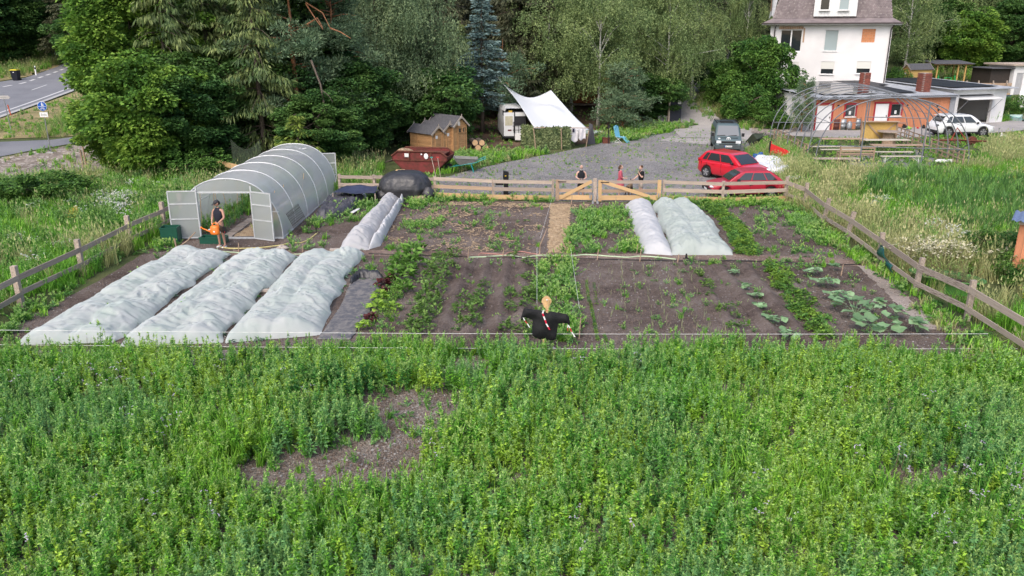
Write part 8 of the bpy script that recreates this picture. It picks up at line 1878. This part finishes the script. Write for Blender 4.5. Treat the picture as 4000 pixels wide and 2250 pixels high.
o = put('tub', mesh('tub', [(-.1, 0, .05), (.3, 0, -.02), (1.1, .1, .45), (.95, .15, .62), (-.08, 0, 1.0), (-.1, .7, .15), (.4, .7, .1), (1.15, .7, .5), (1.0, .7, .72), (-.05, .7, 1.08)], [(0, 1, 2, 3, 4), (1, 6, 7, 2), (0, 5, 6, 1), (0, 4, 9, 5)], RDP), t); solid(o, .03); b = MB(); b.tube([(-.14, 0, 0), (-.12, 0, 1.15)], .06, 6).tube([(-.12, 0, 1.1), (-.02, 0, 1.45)], .02, 5); b.build('drawbar', DARKTRIM, t)
t = thing('blue_bag', 'crumpled blue bag beside the white sheet', 'bag', G(2962, 628)); b = MB(); b.ell((0, 0, .22), (.42, .3, .28), 10, 7); b.v = [(x+.05*math.sin(z*30), y+.05*math.sin(x*25), z*(1+.15*math.sin(x*14))) for x, y, z in b.v]; b.build('bag', mat('bag_blue', (.03, .10, .38), c2=(.02, .07, .28)), t)
# green tub with dead plants, folded tarp on the fence
GT = mat('green_tub', (.06, .22, .05), c2=(.10, .16, .05), scale=3, rough=.45)
def tub():
    a = G(3680, 1130); t = thing('green_tub', 'large oval green plastic tub overgrown with dead stalks behind the right fence', 'tub', XG(3690, 24.0, 0), R(-42)); t.scale = (.72,)*3; V = []; n = 36; prof = [(.92, 0), (1.0, .55), (1.04, .56), (1.04, .62), (.98, .62), (.9, .3)]
    for r_, z in prof: V += [(1.5*r_*math.cos(6.2832*i/n), .85*r_*math.sin(6.2832*i/n), z) for i in range(n)]
    put('shell', mesh('shell', V, [(j*n+i, j*n+(i+1) % n, (j+1)*n+(i+1) % n, (j+1)*n+i) for j in range(len(prof)-1) for i in range(n)], GT, True), t)
    b = MB(); b.cyl((0, 0, .3), (0, 0, .34), .8, n=20); b.v = [(x*1.65, y*.95, z) for x, y, z in b.v]; b.build('earth', GARDEN, t)
    DS = fol('dead_stalk', (.30, .24, .13), (.44, .38, .24), (.22, .22, .10), scale=1.5); k = 0
    for x, y, s in ((-.9, 0, 1.0), (-.4, .3, 1.1), (.1, -.1, 1.2), (.6, .2, 1.1), (1.0, 0, .9), (.3, .4, 1.0), (-.6, -.3, .9), (.8, -.25, 1.0), (-.1, .3, 1.1)):
        put('dead_plant', weed('dead_plant', DS, 1.1, 60, .08, .03, .42, 500+k, branch=7), t, (x, y, .3), (0, 0, k), (s*.9,)*3); k += 1
tub()
x, y = [], []; r = np.random.default_rng(66); c = XG(3665, 25.9, 0); x = c.x-.3+r.normal(0, .8, 26); y = c.y+r.normal(0, .5, 26)
scatter('cream_flower', 'cream coloured flower heads crowding behind the green tub', 'flowers', pool('cream_flower', [umbel('cf', mat('cream_petal', (.62, .58, .40)), F_STEM, 16, .9, .25, .055, 600)]), x, y, 1.1, seed=77)
a = G(3431, 1038); d = G(3576, 1152); t = thing('green_tarp', 'dark green folded tarp tucked between the rails of the right fence', 'tarp', a); dd = (d-a); dd.z = 0; dn = dd.normalized()
V = []
for j in range(6):
    for i in range(14):
        s, q = i/13, j/5; p = dn*(.15+1.35*s); w_ = .05*math.sin(9*s+5*q); V.append((p.x+dn.y*.12+w_, p.y-dn.x*.12, .82-.30*q*(1-s*.4)-.42*s+.04*math.sin(7*s+q*4)))
solid(put('cloth', mesh('cloth', V, [(j*14+i, j*14+i+1, (j+1)*14+i+1, (j+1)*14+i) for j in range(5) for i in range(13)], mat('green_tarp', (.012, .10, .08), c2=(.008, .06, .05), rough=.35, spec=.5), True), t), .02)
b = MB(); b.tube([(-.1, -.1, .78), (.06, -.12, .80), (.2, 0, .78)], .025, 6); b.build('strap', BLACK, t)

# ================================================================== PEOPLE
SKIN = mat('skin', (.50, .28, .20), c2=(.44, .24, .17), rough=.55, scale=3); SKINP = mat('pale_skin', (.60, .38, .30), c2=(.54, .33, .26), rough=.55, scale=3)
def skinmesh(name, J, E, m, sub=1, root=0):
    me = bpy.data.meshes.new(name); me.from_pydata([tuple(p) for p, r in J], E, []); o = bpy.data.objects.new(name, me); C.objects.link(o)
    md = o.modifiers.new('s', 'SKIN'); md.use_smooth_shade = True
    for i, (p, r) in enumerate(J): me.skin_vertices[0].data[i].radius = (r if isinstance(r, tuple) else (r, r))
    me.skin_vertices[0].data[root].use_root = True
    sb = o.modifiers.new('u', 'SUBSURF'); sb.levels = sub; sb.render_levels = sub
    dg = bpy.context.evaluated_depsgraph_get(); out = bpy.data.meshes.new_from_object(o.evaluated_get(dg)); bpy.data.objects.remove(o)
    out.materials.clear(); out.materials.append(m); return out
def join(name, meshes, m):
    bm = bmesh.new()
    for x in meshes: bm.from_mesh(x)
    me = bpy.data.meshes.new(name); bm.to_mesh(me); bm.free(); me.materials.append(m); me.polygons.foreach_set('use_smooth', [True]*len(me.polygons)); return me
def person(label, P, rz, H, arms, skin, cloth_, hair, head_tilt=(0, 0, 0), legs=None, belly=0, female=False, feet=None):
    """arms: for each side (elbow, wrist, handdir); facing -Y; metres for a 1.75 m body"""
    t = thing('person', label, 'person', P, rz); k = H/1.75; t.scale = (k, k, k)
    sh = .185 if not female else .165; hp = .095
    legs = legs or [((-.10, .01, .49), (-.11, .04, .09)), ((.10, .01, .49), (.12, .04, .09))]
    J = [((0, 0, .95), (.14, .10)), ((0, -.01-belly*.3, 1.12), (.125+belly*.4, .09+belly)), ((0, 0, 1.33), (.145, .095)), ((0, .01, 1.45), (.075, .07)), ((0, 0, 1.52), (.055, .058))]; E = [(0, 1), (1, 2), (2, 3), (3, 4)]
    for s, (el, wr, hd) in zip((-1, 1), arms):
        n = len(J); J += [((s*sh, .01, 1.41), .062), (el, .042), (wr, .028), (tuple(Vector(wr)+Vector(hd)*.09), (.038, .02))]; E += [(2, n), (n, n+1), (n+1, n+2), (n+2, n+3)]
    for s, (kn, an) in zip((-1, 1), legs):
        n = len(J); J += [((s*hp, 0, .86), .092), (kn, .058), (an, .038), ((an[0]+s*.02, an[1]-.17, .035), (.042, .028))]; E += [(0, n), (n, n+1), (n+1, n+2), (n+2, n+3)]
    parts = [skinmesh('bodyskin', J, E, skin)]
    # head with features, fingers
    b = MB(); hc = Vector((0, -.015, 1.645)); M_ = Euler(head_tilt).to_matrix()
    hb = MB(); hb.ell((0, 0, 0), (.078, .098, .118), 16, 12); hb.v = [(x*(1-.28*max(0, -z)/.118), y-.008*(z < -.04), z) for x, y, z in hb.v]
    hb.ell((0, -.100, -.012), (.014, .026, .024), 8, 6).ell((0, -.088, -.058), (.028, .012, .010), 8, 5); [hb.ell((s*.079, .005, -.01), (.012, .022, .032), 8, 6) for s in (-1, 1)]
    hb.v = [tuple(hc+M_ @ (Vector(v)+Vector((0, 0, .02)))) for v in hb.v]; b.v += hb.v; b.f += hb.f
    for s, (el, wr, hd) in zip((-1, 1), arms):
        h = Vector(hd).normalized(); w_ = Vector(wr)+h*.07; side = h.cross(Vector((0, 1, 0))); side = side.normalized() if side.length > .1 else Vector((1, 0, 0)); up = h.cross(side)
        for i, ln in enumerate((.070, .078, .074, .058)):
            o0 = w_+side*(.026-.017*i)+h*.02; b.tube([o0, o0+h*ln*.55-up*.004, o0+h*ln*.8+up*.03], [.0085, .008, .006], 6)
        o0 = Vector(wr)+h*.04+side*.028; b.tube([o0, o0+side*.022+h*.03, o0+side*.018+h*.06], [.011, .010, .007], 6)
    hm = mesh('h', b.v, b.f, skin); body = join('body', parts+[hm], skin); body.materials.clear(); body.materials.append(skin); put('body', body, t)
    hd_ = put('eye', None, t) if False else None
    eb = MB(); 
    for s in (-1, 1):
        c = hc+M_ @ Vector((s*.030, -.092, .022)); eb.ell(c, (.012, .006, .006), 8, 5)
    eb.build('eyes', DARKTRIM, t)
    hair(t, hc, M_); cloth_(t, arms, legs); return t
def tubecloth(t, name, J, E, m): o = put(name, skinmesh(name, J, E, m), t); return o
def tank(m, sleeves=0, long_=0, belly=0):
    def f(t, arms, sh=.175):
        J = [((0, 0, .90), (.18, .14)), ((0, -.01-belly*.3, 1.12), (.17+belly*.4, .135+belly)), ((0, .0, 1.33), (.19, .14)), ((0, .005, 1.43), (.15, .11)), ((0, .015, 1.50), (.085, .075))]; E = [(0, 1), (1, 2), (2, 3), (3, 4)]
        for s, (el, wr, hd) in zip((-1, 1), arms):
            n = len(J); p0 = Vector((s*sh, .01, 1.41)); J.append((tuple(p0-Vector((s*(.02 if not sleeves else 0), 0, 0))), .082)); E.append((2, n))
            if sleeves: J.append((tuple(p0.lerp(Vector(el), sleeves)), .062)); E.append((n, n+1))
            if long_: J.append((el, .056)); J.append((tuple(Vector(el).lerp(Vector(wr), long_)), .042)); E += [(n+1, n+2), (n+2, n+3)]
        tubecloth(t, 'shirt', J, E, m)
    return f
def shorts(m, ln=.75, flare=.0):
    def f(t, legs):
        J = [((0, 0, .98), (.165, .125)), ((0, 0, .90), (.175, .135))]; E = [(0, 1)]
        for s, (kn, an) in zip((-1, 1), legs):
            n = len(J); p0 = Vector((s*.1, 0, .84)); J += [(tuple(p0), .108), (tuple(p0.lerp(Vector(kn), ln)), .088+flare)]; E += [(1, n), (n, n+1)]
        tubecloth(t, 'shorts', J, E, m)
    return f
def outfit(*fs):
    def g(t, arms, legs):
        for f in fs:
            f(t, arms) if f.__code__.co_varnames[1] == 'arms' else f(t, legs)
    return g
def shoes(m):
    def f(t, legs):
        for kn, an in legs:
            b = MB(); b.ell((an[0], an[1]-.07, .035), (.052, .145, .04), 12, 7); b.build('sandal', m, t, smooth=True)
    return f
HAIRB = mat('dark_hair', (.02, .015, .012), rough=.6); HAIRBR = mat('brown_hair', (.09, .045, .025), rough=.6); BEARD = mat('grey_beard', (.62, .60, .58), rough=.8)
def hat(t, hc, M_):
    b = MB(); b.ell((0, .012, .02), (.086, .104, .11), 14, 8); b.v = [v for v in b.v]; o = MB()
    cp = MB(); cp.ell((0, .0, .055), (.090, .108, .085), 16, 8); cp.box((0, -.13, .055), (.13, .11, .012), (.15, 0, 0)); cp.v = [tuple(hc+M_ @ Vector(v)) for v in cp.v]; cp.build('cap', mat('cap_grey', (.05, .05, .055), rough=.8), t)
    h = MB(); h.ell((0, .045, .0), (.082, .075, .085), 12, 8).ell((0, -.096, -.045), (.026, .014, .008), 8, 5); h.v = [tuple(hc+M_ @ Vector(v)) for v in h.v]; h.build('hair', HAIRB, t)
def bald(t, hc, M_):
    b = MB(); b.ell((0, -.062, -.085), (.062, .05, .06), 12, 8); b.v = [tuple(hc+M_ @ Vector(v)) for v in b.v]; b.build('beard', BEARD, t)
    b = MB(); [b.tube([(s*.035+.026*math.cos(a), -.104, .035+.018*math.sin(a)) for a in np.linspace(0, 6.2832, 11)], .004, 4) for s in (-1, 1)]; b.v = [tuple(hc+M_ @ Vector(v)) for v in b.v]; b.build('glasses', DARKTRIM, t)
def longhair(t, hc, M_):
    b = MB(); b.ell((0, .022, .04), (.088, .098, .105), 14, 10).tube([(0, .07, .05), (0, .10, -.06), (.0, .10, -.16), (0, .09, -.22)], [.07, .065, .05, .02], 10); b.v = [tuple(hc+M_ @ Vector(v)) for v in b.v]; b.build('hair', HAIRBR, t, smooth=True)
def shorthair(t, hc, M_):
    b = MB(); b.ell((0, .018, .055), (.086, .098, .092), 14, 10); b.v = [tuple(hc+M_ @ Vector(v)) for v in b.v]; b.build('hair', HAIRBR, t, smooth=True)
TANKM = mat('dark_tank_top', (.018, .02, .032), rough=.8, bump=.2)
man = person('man in grey cap and dark tank top holding an orange watering can at the tunnel', G(868, 966), R(-18), 1.80,
    [((-.25, -.03, 1.14), (-.17, -.20, .93), (.4, -.3, -.8)), ((.27, -.05, 1.14), (.12, -.22, .97), (-.5, -.3, -.8))], SKIN,
    outfit(tank(TANKM), shorts(mat('khaki_short', (.10, .075, .055), rough=.85), .85), shoes(WHITE)), hat, (R(28), 0, R(-38)))
pm = Vector(man.location); b = MB(); b.box((0, 0, 0), (.11, .06, .24)); b.cyl((0, 0, .12), (0, 0, .4), .012, n=5)
o = b.build('belt_bag', BLACK, None, (pm.x+.22, pm.y-.16, .72)); props(o, 'black bag hanging at the hip of the man with the watering can', 'bag'); bx('sticker', o, (.01, -.033, -.08), (.03, .004, .03), mat('sticker_red', (.7, .05, .05)))
person('bald man with white beard and glasses in black tank top looking down at his hands', XG(2268, 38.15, 0), 0, 1.64,
    [((-.27, .0, 1.13), (-.09, -.24, 1.06), (.7, -.5, .1)), ((.27, .0, 1.13), (.09, -.24, 1.06), (-.7, -.5, .1))], SKINP,
    outfit(tank(mat('black_tank', (.014, .015, .02), rough=.85), belly=.04), shorts(mat('black_shorts', (.015, .016, .02), rough=.85), .95, .01), shoes(BLACK)), bald, (R(30), 0, 0), belly=.04)
b = MB(); b.box((0, 0, 0), (.17, .08, .05)); props(b.build('controller', mat('controller_grey', (.15, .15, .16)), None, (XG(2268, 38.15, 0).x, 37.9, 1.02)), 'small grey controller in the hands of the bald man', 'controller')
REDD = mat('red_patterned_cloth', (.50, .13, .17), c2=(.38, .05, .08), scale=40, rough=.85)
def skirt(t, legs):
    b = MB(); b.lathe([(.16, 1.02), (.20, .88), (.23, .66)], 18); b.build('skirt', REDD, t, smooth=True)
person('woman with long brown hair in a red patterned dress standing in profile', XG(2420, 38.5, 0), R(80), 1.57,
    [((-.2, -.04, 1.14), (-.16, -.24, 1.08), (0, -.9, .3)), ((.2, -.04, 1.14), (.14, -.24, 1.02), (0, -.9, .1))], SKINP,
    outfit(tank(REDD, .6, .5), skirt, shoes(BLACK)), longhair, (0, 0, 0), female=True)
person('young man with short brown hair in black T-shirt leaning on the wide gate', XG(2500, 38.25, 0), R(-75), 1.59,
    [((-.24, -.12, 1.16), (-.16, -.36, 1.02), (0, -1, 0)), ((.22, -.03, 1.15), (.1, -.16, 1.36), (-.2, -.3, .9))], SKINP,
    outfit(tank(mat('black_tshirt', (.012, .012, .014), rough=.9), .7), shorts(mat('beige_trousers', (.42, .37, .32), rough=.9), .8), shoes(DARKTRIM)), shorthair, (R(5), 0, 0))
# dog behind the gate
def dog():
    t = thing('dog', 'large black and tan dog standing between the woman and the young man behind the gate', 'dog', XG(2455, 38.4, 0), R(65)); t.scale = (.9,)*3; J = [((0, 0, .62), (.13, .14)), ((.28, 0, .60), (.125, .15)), ((-.28, 0, .60), (.11, .12)), ((.42, 0, .72), .085), ((.52, 0, .84), .08), ((.66, 0, .82), .045), ((-.42, 0, .62), .05), ((-.62, 0, .48), .03)]; E = [(0, 1), (0, 2), (1, 3), (3, 4), (4, 5), (2, 6), (6, 7)]
    for s in (-1, 1):
        n = len(J); J += [((.28, s*.09, .46), .062), ((.27, s*.10, .27), .036), ((.29, s*.10, .06), .030), ((.34, s*.10, .03), .034)]; E += [(1, n), (n, n+1), (n+1, n+2), (n+2, n+3)]
        n = len(J); J += [((-.28, s*.09, .48), .075), ((-.22, s*.10, .34), .045), ((-.38, s*.10, .20), .028), ((-.34, s*.10, .05), .028), ((-.28, s*.10, .03), .034)]; E += [(2, n), (n, n+1), (n+1, n+2), (n+2, n+3), (n+3, n+4)]
    put('body', skinmesh('body', J, E, mat('dog_fur', (.22, .15, .09), c2=(.02, .018, .016), scale=3.2, lo=.45, hi=.55, rough=.9)), t)
    b = MB(); [b.tube([(.5, s*.06, .89), (.48, s*.085, .99)], [.03, .008], 6) for s in (-1, 1)]; b.build('ears', HAIRB, t); b = MB(); b.ell((.72, 0, .83), (.02, .02, .018), 8, 5); b.build('nose', BLACK, t)
dog()
